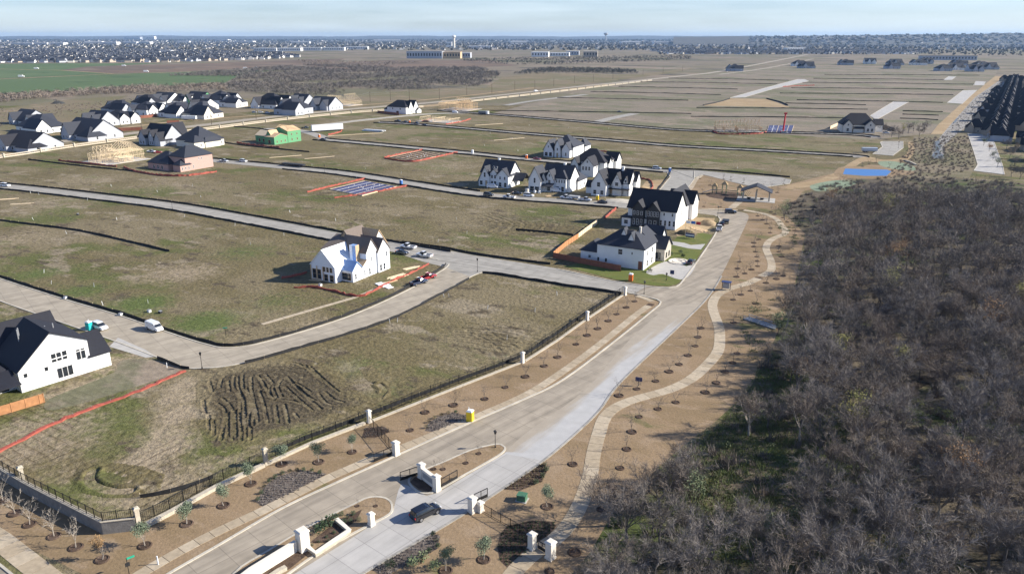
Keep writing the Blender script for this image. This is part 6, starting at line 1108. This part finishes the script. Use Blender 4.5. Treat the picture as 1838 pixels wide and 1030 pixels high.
# survey stakes in the lots
sm_ = MB().box(-.05, .05, -.02, .02, -.05, 1.2).mesh('survey_stake'); random.seed(33); stk = [(79, 490), (92, 510), (169, 515), (266, 545), (245, 368), (331, 390), (422, 405), (510, 423), (200, 335), (283, 345), (361, 355), (441, 367), (521, 382), (603, 397), (55, 347), (70, 350), (157, 360), (185, 548), (786, 435), (680, 420), (838, 420), (820, 395), (797, 533), (806, 533), (700, 580), (713, 578), (345, 335), (280, 325), (520, 295), (560, 298), (655, 305), (720, 312), (640, 320), (870, 262), (920, 250), (750, 254), (806, 258), (930, 272), (1000, 250), (975, 237), (1048, 248), (1093, 232), (1140, 268), (1240, 303), (1324, 303), (1400, 309), (880, 240), (950, 226), (1020, 231), (300, 660), (875, 555), (910, 610), (1000, 530), (960, 560), (120, 420), (210, 395), (60, 395), (450, 440)]
for u, v in stk:
    p = G(u, v); o = obj('survey_stake', sm_, M['plastic_white'], None, V3(p), random.uniform(0, 3), label='white survey stake standing in an empty lot', cat='stake', group='survey stakes of the lots'); o.rotation_euler = (random.uniform(-.25, .25), random.uniform(-.25, .25), random.uniform(0, 3))
for (u, v), lb in zip([(288, 562), (268, 560), (118, 536), (217, 566), (575, 513), (140, 386)], ['dark utility hand box by the white van', 'small grey box behind the white van', 'pale kerb inlet marker on the curving street', 'pale kerb inlet marker left of the white van', 'white water drum beside the wrapped house', 'dark box on the left lane verge']):
    p = G(u, v); e = empty('ground_box', V3(p), R(-28), label=lb, cat='box'); obj('body', MB().box(-.4, .4, -.35, .35, -.05, .6), M['trim_black' if 'dark' in lb else 'plastic_white'], e); obj('lid', MB().box(-.43, .43, -.38, .38, .6, .68), M['steel'], e)
# ------------------------------------------------------------------ vehicles
random.seed(41)
def wheels(e, xs, tw, r):
    ty = cached(('tyre', r), lambda: MB().tube((0, -.12, 0), (0, .12, 0), r, r, 14).mesh('tyre')); rm = cached(('rim', r), lambda: MB().tube((0, -.13, 0), (0, .13, 0), r * .62, r * .62, 10).mesh('rim'))
    for x in xs:
        for s in (-1, 1):
            w_ = empty('wheel', (x, s * (tw / 2 - .1), r)); w_.parent = e; obj('tyre', ty, M['tyre'], w_); obj('rim', rm, M['rim'], w_)
def loft(secs):
    """secs: list of (x, half width bottom, half width top, z0, z1)"""
    m = MB()
    for x, a, b, z0, z1 in secs: zm = z0 + (z1 - z0) * .55; m.v += [(x, -a * .9, z0), (x, -a, z0 + .12), (x, -a, zm), (x, -b, z1), (x, b, z1), (x, a, zm), (x, a, z0 + .12), (x, a * .9, z0)]
    n = 8
    for i in range(len(secs) - 1):
        for k in range(n): m.f.append((i * n + k, i * n + (k + 1) % n, (i + 1) * n + (k + 1) % n, (i + 1) * n + k))
    m.f += [tuple(range(n)), tuple(range((len(secs) - 1) * n, len(secs) * n))]; return m
def vehicle(kind, paint, L_, name):
    e = empty(name); c = M[paint]; k = L_
    if kind == 'suv':
        obj('body', loft([(-.49 * k, .78, .74, .42, .95), (-.46 * k, .92, .86, .3, 1.08), (-.2 * k, .96, .9, .26, 1.08), (.2 * k, .96, .9, .26, 1.05), (.4 * k, .93, .82, .28, .98), (.48 * k, .8, .68, .36, .82)]), c, e, smooth=False)
        obj('cabin', loft([(-.47 * k, .84, .74, .95, 1.12), (-.42 * k, .86, .68, 1.0, 1.66), (-.05 * k, .87, .68, 1.0, 1.72), (.12 * k, .86, .64, 1.0, 1.62), (.26 * k, .82, .76, .98, 1.06)]), M['glass'], e); obj('roof', loft([(-.44 * k, .70, .66, 1.62, 1.70), (-.3 * k, .73, .66, 1.66, 1.76), (.0, .73, .66, 1.68, 1.78), (.11 * k, .68, .6, 1.6, 1.68)]), c, e)
        wheels(e, (-.29 * k, .31 * k), 1.92, .37)
    elif kind == 'sedan':
        obj('body', loft([(-.49 * k, .76, .7, .4, .85), (-.44 * k, .88, .8, .28, .95), (.2 * k, .9, .84, .24, .92), (.42 * k, .86, .76, .28, .82), (.49 * k, .74, .6, .36, .68)]), c, e)
        obj('cabin', loft([(-.34 * k, .8, .7, .85, .95), (-.2 * k, .8, .62, .9, 1.36), (.02 * k, .8, .62, .9, 1.4), (.2 * k, .78, .7, .88, .94)]), M['glass'], e); obj('roof', loft([(-.22 * k, .64, .58, 1.32, 1.38), (-.08 * k, .66, .6, 1.36, 1.44), (.04 * k, .62, .56, 1.34, 1.41)]), c, e); wheels(e, (-.3 * k, .31 * k), 1.8, .33)
    elif kind == 'van':
        obj('body', loft([(-.49 * k, .88, .84, .4, 1.2), (-.47 * k, .98, .92, .3, 1.25), (.3 * k, .98, .92, .3, 1.25), (.44 * k, .92, .8, .32, 1.05), (.49 * k, .82, .7, .4, .9)]), c, e)
        obj('cabin', loft([(-.48 * k, .92, .82, 1.2, 2.0), (-.45 * k, .93, .8, 1.2, 2.12), (.16 * k, .93, .8, 1.2, 2.14), (.24 * k, .9, .76, 1.2, 1.9), (.36 * k, .86, .8, 1.1, 1.22)]), c, e)
        for s in (-1, 1): obj('side_window', MB().box(-.38 * k, .2 * k, s * .88 - .04, s * .88 + .04, 1.4, 1.82), M['glass'], e)
        obj('windscreen', MB().add([(.25 * k, -.72, 1.84), (.25 * k, .72, 1.84), (.365 * k, .8, 1.26), (.365 * k, -.8, 1.26), (.235 * k, -.72, 1.84), (.235 * k, .72, 1.84), (.35 * k, .8, 1.2), (.35 * k, -.8, 1.2)], [(0, 1, 2, 3), (4, 7, 6, 5), (0, 4, 5, 1), (1, 5, 6, 2), (2, 6, 7, 3), (3, 7, 4, 0)]), M['glass'], e); wheels(e, (-.3 * k, .32 * k), 1.98, .37)
    elif kind == 'pickup':
        obj('body', loft([(-.49 * k, .9, .88, .5, .62), (-.48 * k, .97, .95, .42, .66), (.1 * k, .98, .96, .42, .7), (.12 * k, .98, .9, .4, 1.14), (.36 * k, .97, .88, .4, 1.1), (.47 * k, .92, .8, .42, 1.0), (.49 * k, .85, .75, .5, .9)]), c, e)
        obj('cargo_bed', MB().box(-.485 * k, -.05 * k, -.97, -.86, .66, 1.12).box(-.485 * k, -.05 * k, .86, .97, .66, 1.12).box(-.49 * k, -.475 * k, -.97, .97, .62, 1.12).box(-.05 * k, -.03 * k, -.97, .97, .66, 1.12), c, e); obj('bed_floor', MB().box(-.475 * k, -.05 * k, -.86, .86, .66, .72), M['trim_black'], e)
        obj('cabin', loft([(-.045 * k, .9, .72, .7, 1.1), (-.03 * k, .92, .7, 1.0, 1.8), (.12 * k, .92, .7, 1.0, 1.84), (.17 * k, .9, .68, 1.0, 1.76), (.25 * k, .88, .8, 1.0, 1.14)]), M['glass'], e); obj('roof', loft([(-.03 * k, .74, .68, 1.74, 1.82), (.03 * k, .76, .68, 1.78, 1.88), (.15 * k, .74, .66, 1.76, 1.84)]), c, e); wheels(e, (-.31 * k, .32 * k), 1.98, .4)
    if kind != 'none':
        for s in (-1, 1): obj('headlight', MB().box(.46 * k, .487 * k, s * .62 - .16, s * .62 + .16, .72, .86), M['lamp_clear'], e); obj('tail_light', MB().box(-.495 * k, -.475 * k, s * .72 - .1, s * .72 + .1, .75, 1.02), M['lamp_red'], e)
    return e
PROTO = {}
def park(kind, paint, u, v, ang, label, L_=None, z=.03):
    key = (kind, paint); nm = dict(suv='suv', sedan='car', van='van', pickup='pickup_truck')[kind]; cat = dict(suv='suv', sedan='car', van='van', pickup='pickup')[kind]
    if key not in PROTO: o = PROTO[key] = vehicle(kind, paint, L_ or dict(suv=4.9, sedan=4.7, van=5.4, pickup=5.9)[kind], nm)
    else: o = copy_tree(PROTO[key])
    p = G(u, v); o.location = (p.x, p.y, z); o.rotation_euler = (0, 0, R(ang)); tag(o, label, cat); return o
park('suv', 'car_black', 764, 925, 42, 'black suv driving out between the gate medians', z=.045)
park('van', 'car_white', 278, 592, -36, 'white van parked on the curving street'); park('suv', 'car_white', 180, 590, -34, 'white suv behind the roof of the white farmhouse')
park('pickup', 'car_white', 733, 446, 153, 'white pickup parked behind the wrapped house'); park('pickup', 'car_white', 762, 461, 150, 'white pickup with dark cab nearest the side street bend'); park('sedan', 'car_black', 722, 456, -28, 'dark low car between wrapped house and white pickups')
park('pickup', 'car_blue', 752, 510, 48, 'dark blue pickup parked on the bend kerb'); park('pickup', 'car_red', 768, 501, 50, 'dark red pickup ahead of the blue pickup on the bend')
park('suv', 'car_black', 877, 352, -26, 'black suv on the middle lane left of the row houses'); park('pickup', 'car_white', 914, 356, 154, 'white pickup on the middle lane before the first row house'); park('sedan', 'car_black', 928, 349, -20, 'black car behind the white pickup at the row houses'); park('suv', 'car_white', 949, 353, -26, 'white suv beside the cream drum at the row houses')
park('van', 'car_white', 884, 338, -10, 'white van in the shade of the first row house'); park('van', 'car_white', 998, 345, -20, 'white van before the two-storey porch'); park('pickup', 'car_silver', 1050, 361, -26, 'pale silver pickup before the last row house'); park('pickup', 'car_white', 1017, 357, 154, 'white pickup with canopy before the porch house'); park('sedan', 'car_black', 1082, 365, -26, 'black low car beside the yellow toilet')
park('sedan', 'car_red', 964, 287, -26, 'red car on the upper lane before the three-gabled house'); park('suv', 'car_silver', 1179, 304, -26, 'silver suv on the upper lane near the corner'); park('suv', 'car_black', 1311, 383, -6, 'black suv at the top bend by the park'); park('pickup', 'car_white', 1291, 413, 70, 'white pickup parked on the upper boulevard'); park('sedan', 'car_black', 1296, 404, 70, 'black car ahead of the white pickup on the upper boulevard'); park('sedan', 'car_black', 1240, 473, 60, 'dark car in the drive of the corner house')
park('pickup', 'car_silver', 402, 291, -28, 'pale pickup beside the pink brick house'); park('suv', 'car_white', 437, 291, -28, 'white suv on the middle lane right of the brick house'); park('pickup', 'car_white', 272, 274, -20, 'white pickup between timber frame and grey house'); park('sedan', 'car_red', 284, 275, 20, 'red car between timber frame and brick house')
park('suv', 'car_white', 10, 335, -16, 'white suv at the far left of the left lane'); park('pickup', 'car_blue', 714, 219, -28, 'blue pickup, leftmost of three below the lone white house'); park('pickup', 'car_blue', 727, 221, -28, 'blue pickup, middle of three below the lone white house'); park('pickup', 'car_blue', 747, 223, -28, 'blue pickup, rightmost of three below the lone white house'); park('sedan', 'car_black', 762, 226, -28, 'black car on the third lane below the wall frames')
park('van', 'car_white', 817, 203, -28, 'white van before the tall timber frame'); park('pickup', 'car_black', 548, 231, 30, 'black tractor unit before the white trailer'); park('sedan', 'car_black', 580, 252, -10, 'black car right of the green-sheathed house'); park('suv', 'car_white', 457, 203, -20, 'white suv, left of three beside the arched porch'); park('suv', 'car_white', 468, 203, 10, 'white suv, middle of three beside the arched porch'); park('suv', 'car_white', 480, 204, -20, 'white suv, right of three beside the arched porch')
park('sedan', 'car_grey', 1112, 202, -10, 'grey car at the far diagonal street'); park('suv', 'car_white', 1408, 240, -6, 'white suv before the bluish slab'); park('suv', 'car_white', 1590, 240, -20, 'white suv beside the cream house'); park('van', 'car_white', 962, 165, 30, 'white van far out beside the boundary wall')
# trailers and trucks
def trailer(u, v, ang, L_, h, label, body='plastic_white', cat='trailer', z0=1.1):
    p = G(u, v); e = empty('trailer', V3(p, .02), R(ang), label=label, cat=cat); obj('box', MB().box(-L_ / 2, L_ / 2, -1.25, 1.25, z0, h), M[body], e); obj('chassis', MB().box(-L_ / 2 + .3, L_ / 2 - .3, -.5, .5, .6, z0), M['trim_black'], e); wheels(e, (-L_ * .32, -L_ * .32 + 1.2), 2.4, .5); obj('landing_leg', MB().box(L_ * .3, L_ * .3 + .15, -.7, .7, 0, z0), M['steel'], e); return e
trailer(588, 236, 32, 24, 5.2, 'long white box trailer behind the green-sheathed house'); trailer(527, 299, -26, 15, 1.6, 'black flatbed trailer on the middle lane', 'trim_black', z0=.9); trailer(340, 216, -8, 13, 3.6, 'white trailer before the cream gable house'); trailer(1560, 274, -4, 9, 3., 'pale blue and white trailer at the end of the third lane', 'car_silver'); trailer(1030, 358, -26, 5, 1.6, 'small flat trailer behind the canopy pickup', 'steel', z0=.8); trailer(1302, 401, 70, 3.5, 1.4, 'small dark trailer on the upper boulevard', 'trim_black', z0=.7)
p = G(868, 206); e = empty('dump_truck', V3(p), R(-28), label='grey dump truck on the topmost lane', cat='truck'); obj('cab', MB().box(3, 5.2, -1.2, 1.2, .8, 3.2), M['plastic_white'], e); obj('hopper', MB().prism([(-5, 1.3), (2.6, 1.3), (2.9, 3.3), (-5.2, 3.)], -1.25, 1.25), M['car_grey'], e); obj('chassis', MB().box(-5, 5, -.5, .5, .7, 1.2), M['trim_black'], e); wheels(e, (-3.4, -2, 4), 2.4, .5)
p = G(1405, 239); e = empty('red_lift', V3(p), R(0), label='red boom lift standing beside the bluish slab', cat='lift'); obj('base', MB().box(-1.6, 1.6, -1.1, 1.1, .4, 1.4), M['flag_red'], e); obj('mast', MB().tube((0, 0, 1.4), (.6, 0, 14), .7, .5, 6), M['flag_red'], e); obj('basket', MB().box(-.4, 1.6, -.6, .6, 13.6, 14.8), M['flag_red'], e); wheels(e, (-1.1, 1.1), 2.2, .45)
p = G(669, 236); e = empty('pipe_stack', V3(p), R(-28), label='stack of long white pipes on the lot below the trailer', cat='pipes')
for k in range(7): obj('pipe', MB().tube((-9 + k * .5, (k % 4) * .9 - 1.4, .4 + .7 * (k // 4)), (7 + k * .8, (k % 4) * .9 - 1.4, .4 + .7 * (k // 4)), .4, .4, 8), M['plastic_white'], e)
def drum(u, v, r, h, mat, label):
    p = G(u, v); e = empty('drum', V3(p), 0, label=label, cat='drum'); obj('shell', MB().lathe([(r * .9, 0), (r, .08), (r, h - .1), (r * .9, h)], 12), M[mat], e); obj('lid', MB().lathe([(r * .5, h), (r * .45, h + .12)], 10), M['steel'], e)
drum(946, 346, .9, 2., 'wall_cream', 'cream mortar silo drum before the porch house'); drum(960, 347, .6, 1.3, 'plastic_white', 'white water drum right of the cream drum'); drum(968, 347, .55, 1.2, 'plastic_white', 'second white drum near the porch house'); drum(630, 505, .5, 1., 'plastic_white', 'white drum under the blue porch roof of the wrapped house')
# ------------------------------------------------------------------ town on the horizon
random.seed(51)
def two_tone(name, w, d, e, r, wm, rm):
    me = bpy.data.meshes.new(name); a, b = w / 2, d / 2
    V = [(-a, -b, -.3), (a, -b, -.3), (a, b, -.3), (-a, b, -.3), (-a, -b, e), (a, -b, e), (a, b, e), (-a, b, e), (-a, 0, r), (a, 0, r), (-a - .6, -b - .6, e - .4), (a + .6, -b - .6, e - .4), (a + .6, b + .6, e - .4), (-a - .6, b + .6, e - .4), (-a - .6, 0, r + .3), (a + .6, 0, r + .3)]
    Fc = [(0, 1, 5, 4), (1, 2, 6, 9, 5), (2, 3, 7, 6), (3, 0, 4, 8, 7), (10, 11, 15, 14), (12, 13, 14, 15)]
    me.from_pydata(V, [], Fc); me.materials.append(M[wm]); me.materials.append(M[rm])
    for i, p in enumerate(me.polygons): p.material_index = 1 if i > 3 else 0
    me.update(); return me
kinds = [two_tone('far_house', random.uniform(13, 20), random.uniform(11, 15), random.uniform(3.5, 6), random.uniform(8.5, 11), wm, rm) for wm, rm in [('far_white', 'roof_dark'), ('wall_cream', 'roof_dark'), ('wall_grey', 'roof_slate'), ('brick_tan', 'roof_slate'), ('far_white', 'roof_slate'), ('brick_tan', 'roof_dark')]]
def far_spots(px, sx, sy):
    P = GP(*px); x0, x1 = min(p.x for p in P), max(p.x for p in P); y0, y1 = min(p.y for p in P), max(p.y for p in P); out = []
    for yy in np.arange(y0, y1, sy):
        for xx in np.arange(x0, x1, sx):
            p = (xx + random.uniform(-.45, .45) * sx, yy + random.uniform(-.5, .5) * sy)
            if inside(p, P): out.append(p)
    return out
A = far_spots([(-120, 112), (100, 113), (300, 112), (470, 107), (540, 103), (500, 96), (300, 91), (-120, 89)], 24, 34); A.sort(key=lambda p: p[1]); An, Ar = A[:205], A[205:]
Bs = far_spots([(1200, 97.5), (1440, 98), (1440, 91), (1160, 90)], 30, 44) ; B2 = far_spots([(1445, 97), (1660, 97.5), (1660, 91), (1445, 90)], 30, 44); Bq = sorted(Bs + B2, key=lambda p: p[1]); Bn, Br = Bq[:90], Bq[90:]
for i, p in enumerate(An):
    o = obj('far_house', kinds[random.randrange(6)], None, None, (p[0], p[1], -.3), random.uniform(-.4, .4) + random.choice((0, math.pi / 2)), label='tiny pale gabled house in the town beyond the green fields', cat='house', group='houses of the town beyond the fields')
for p in Bn:
    o = obj('far_house', kinds[random.randrange(6)], None, None, (p[0], p[1], -.3), random.uniform(-.4, .4) + random.choice((0, math.pi / 2)), label='tiny dark-roofed house in the suburb below the right-hand hill', cat='house', group='houses of the suburb below the hill')
def hill_z(x, y):
    u = CX + x / y * F * CP; h = CAMH + (HZ - (66.2 - 5.2 * max(0, min(1, (u - 1250) / 480)) ** 1.2)) / F * 8200
    return h * .72 * (y - 6300) / 1235 if y < 7535 else h * (.72 + .28 * (y - 7535) / 665)
def merge(name, spots, mats, label, ks=1., zf=None):
    Vs, Fs, mi = [], [], []; o = 0; m = MB()
    for p in spots:
        w, d, e, r = random.uniform(6, 10) * ks, random.uniform(5, 8) * ks, random.uniform(3, 6) * ks ** .5, random.uniform(8, 11) * ks ** .5; a = random.choice((0, math.pi / 2)) + random.uniform(-.3, .3); c, s = math.cos(a), math.sin(a)
        V = [(-w, -d, 0), (w, -d, 0), (w, d, 0), (-w, d, 0), (-w, -d, e), (w, -d, e), (w, d, e), (-w, d, e), (-w, 0, r), (w, 0, r)]
        Vs += [(x * c - y * s + p[0], x * s + y * c + p[1], z - .3 + (zf(*p) - 1 if zf else 0)) for x, y, z in V]; k = random.randrange(len(mats) - 1) + 1
        for f, q in (((0, 1, 5, 4), 0), ((1, 2, 6, 9, 5), 0), ((2, 3, 7, 6), 0), ((3, 0, 4, 8, 7), 0), ((4, 5, 9, 8), k), ((6, 7, 8, 9), k)): Fs.append(tuple(o + i for i in f)); mi.append(q)
        o += 10
    me = bpy.data.meshes.new(name); me.from_pydata(Vs, [], Fs)
    for q in mats: me.materials.append(M[q])
    me.polygons.foreach_set('material_index', mi); me.update(); obj(name, me, kind='stuff', label=label, cat='town')
plain('far_wall', (.50, .48, .45), .85, var=.5, scale=.02)
RM = ['far_wall', 'roof_dark', 'roof_slate', 'roof_slate']
merge('far_town', Ar + Br, RM, 'rows of far houses behind the green fields'); 
T1 = [p for p in far_spots([(-300, 90), (2100, 90), (2100, 76), (-300, 76)], 95, 130) if random.random() < .5]
T2 = [p for p in far_spots([(-300, 76), (2100, 76), (2100, 70.5), (-300, 70.5)], 240, 330) if random.random() < .6]
merge('far_town', T1, RM, 'speckled far town below the horizon', 1.5); merge('far_town', T2, RM, 'faint town along the horizon', 3.)
HS = [p for p in ((random.uniform(1500, 6500), random.uniform(6500, 8150)) for _ in range(1500)) if p[0] / p[1] > .3]
merge('far_town', HS[:420], RM, 'speckled houses on the slope of the right-hand hill', 2., hill_z)
blob = []
for i in range(3):
    V, T = [], []; random.seed(60 + i)
    for q in range(16): sliver(V, T, Vector((random.uniform(-3, 3), random.uniform(-3, 3), random.uniform(0, 3))), rdir(Vector((0, 0, 1)), random.uniform(.1, 1.2)), random.uniform(3, 7), random.uniform(2, 4))
    blob.append((np.array(V), np.array(T)))
random.seed(52)
mass('far_trees', [p for p in far_spots([(-120, 112), (100, 113), (300, 112), (470, 107), (540, 103), (500, 96), (300, 91), (-120, 89)], 34, 50) if random.random() < .6], blob, 'far_tree', .5, 1., label='trees between the houses of the town', cat='trees')
mass('far_trees', [p for p in far_spots([(-300, 91), (2100, 91), (2100, 76), (-300, 76)], 62, 100) if random.random() < .7], blob, 'far_tree', 1., 2.2, label='dark trees of the far town', cat='trees')
mass('far_trees', [p for p in far_spots([(-300, 76), (2100, 76), (2100, 71), (-300, 71)], 170, 260)], blob, 'far_tree', 2.5, 4.5, label='tree belt along the horizon', cat='trees')
mass('far_trees', [p for p in far_spots([(1180, 98.5), (1660, 98.5), (1838, 101), (1990, 104), (1990, 93), (1700, 90), (1180, 90)], 34, 60) if random.random() < .7], blob, 'far_tree', .7, 1.3, label='dark trees around the suburb below the hill', cat='trees')
hb_ = []
for p in HS[420:]:
    V, T = blob[random.randrange(3)]; s_ = random.uniform(2, 4); Q = V * s_; Q[:, 0] += p[0]; Q[:, 1] += p[1]; Q[:, 2] = V[:, 2] * s_ * .6 + hill_z(*p); hb_.append((Q, T))
oo = np.cumsum([0] + [len(q) for q, _ in hb_]); obj('far_trees', npmesh('far_trees', np.concatenate([q for q, _ in hb_]), np.concatenate([t_ + o_ for (_, t_), o_ in zip(hb_, oo)]), M['far_tree']), kind='stuff', label='trees on the slope of the right-hand hill', cat='trees')
def big_box(u, v, w, d, h, mat, label, ang=0, roof='wall_white', name='far_building'):
    p = G(u, v); e = empty(name, V3(p, -.3), R(ang), label=label, cat='building'); obj('wall', MB().box(-w / 2, w / 2, -d / 2, d / 2, 0, h), M[mat], e); obj('roof', MB().box(-w / 2 - .5, w / 2 + .5, -d / 2 - .5, d / 2 + .5, h, h + .8), M[roof], e)
    n = max(2, int(w / 9)); pm = cached(('fw', round(h, 1)), lambda: MB().box(-2.2, 2.2, -.3, .1, h * .35, h * .75).mesh('window'))
    for k in range(n): obj('window', pm, M['glass'], e, (-w / 2 + w * (k + .5) / n, -d / 2, 0))
big_box(764, 105, 118, 40, 22, 'wall_grey', 'dark grey unfinished block left of the beige building', -6, 'steel'); big_box(808, 105, 74, 36, 20, 'osb', 'beige sheathed building beside the dark unfinished block', -6, 'osb'); big_box(836, 104, 36, 30, 16, 'wall_grey', 'small grey block right of the beige building', -6)
big_box(862, 88, 130, 60, 16, 'far_white', 'white hall right of the water tower'); big_box(806, 85, 40, 40, 34, 'far_white', 'white tall block left of the water tower foot')
big_box(970, 102, 60, 40, 16, 'far_white', 'white flat building left of three near the tree line', -8); big_box(1005, 101, 70, 40, 12, 'far_white', 'white low middle building near the tree line', -8); big_box(1060, 102, 50, 40, 18, 'brick_tan', 'tan building right of the white flat ones', -8, 'wall_cream'); big_box(1028, 99, 50, 40, 14, 'wall_grey', 'grey building behind the white flat ones', -8)
big_box(1424, 92, 90, 40, 16, 'far_white', 'bright white hall above the far row houses', 12); big_box(1700, 108, 160, 30, 12, 'wall_grey', 'long dark building behind the far row houses', -4, 'roof_dark')
for k, (u, v, w, h) in enumerate([(170, 80, 150, 26), (200, 81, 130, 24), (236, 80, 120, 22), (262, 80, 110, 22), (45, 82, 170, 20), (75, 82, 140, 20), (105, 82, 130, 20), (240, 72.5, 300, 60), (272, 73, 160, 70), (440, 78, 200, 22), (540, 79, 180, 22), (640, 89, 130, 14), (480, 92, 120, 14), (520, 92, 120, 14), (560, 91, 110, 14), (600, 91, 110, 14), (300, 95, 50, 10), (695, 76, 340, 30), (930, 80, 150, 30), (1250, 76, 200, 34), (1280, 72.5, 260, 46), (1130, 79, 190, 24), (1185, 80, 140, 24), (1690, 78, 180, 36), (1640, 76, 150, 34), (1716, 76, 90, 40), (1760, 79, 160, 20), (1330, 75, 180, 26), (330, 78, 130, 22), (400, 75, 200, 28)]):
    big_box(u, v, w, w * .45, h, 'far_white' if k != 7 else 'wall_grey', 'pale flat hall in the far town near the horizon', random.uniform(-10, 10)); C.objects[-1]
for o in [o for o in C.objects if o.get('label') == 'pale flat hall in the far town near the horizon']: o['group'] = 'pale halls of the far town'
def water_tower(u, v, h, r, label, kind=0):
    p = G(u, v); e = empty('water_tower', V3(p, -.3), 0, label=label, cat='water tower')
    if kind == 0: obj('column', MB().lathe([(r * .62, 0), (r * .6, h * .8)], 16), M['wall_cream'], e); obj('tank', MB().lathe([(r * .6, h * .78), (r, h * .84), (r, h * .95), (r * .5, h)], 18), M['far_white'], e)
    else: obj('column', MB().lathe([(r * .3, 0), (r * .22, h * .7), (r * .3, h * .72)], 14), M['steel'], e); obj('tank', MB().lathe([(r * .3, h * .7), (r, h * .84), (r, h * .94), (r * .6, h)], 18), M['steel'], e)
water_tower(815, 87, 76, 12, 'tall cylindrical water tower right of the beige building'); water_tower(1087, 76.5, 112, 26, 'small far water tower on the horizon', 1); water_tower(1690, 70, 160, 48, 'mushroom water tower on the right-hand hill', 1)
for u, v, lb in ((65, 124.5, 'white van on the far field track'), (38, 139, 'white truck on the green field track'), (222, 119.5, 'white shed on the brown field edge'), (262, 130, 'white truck where the field tracks meet'), (440, 124, 'white car far along the field track'), (460, 123.5, 'second white car far along the field track')):
    p = G(u, v); e = empty('far_truck', V3(p, -.05), R(10), label=lb, cat='truck'); obj('body', MB().box(-4, 3, -1.5, 1.5, .8, 3.8), M['far_white'], e); obj('cab', MB().box(3, 5, -1.4, 1.4, .6, 2.8), M['far_white'], e); wheels(e, (-2.5, 3.6), 2.8, .6)
# ------------------------------------------------------------------ haze
hb = obj('haze', MB().box(-31000, 31000, -400, 31000, -1.5, 190), None, kind='stuff', label='thin bluish haze over the plain')
hm = bpy.data.materials.new('haze'); hm.use_nodes = True; t = hm.node_tree; t.nodes.clear()
pv = N(t, 'ShaderNodeVolumePrincipled'); pv.inputs['Color'].default_value = (.42, .66, 1, 1); pv.inputs['Density'].default_value = HAZE; pv.inputs['Anisotropy'].default_value = .1
om = N(t, 'ShaderNodeOutputMaterial'); t.links.new(pv.outputs[0], om.inputs['Volume']); hb.data.materials.append(hm)
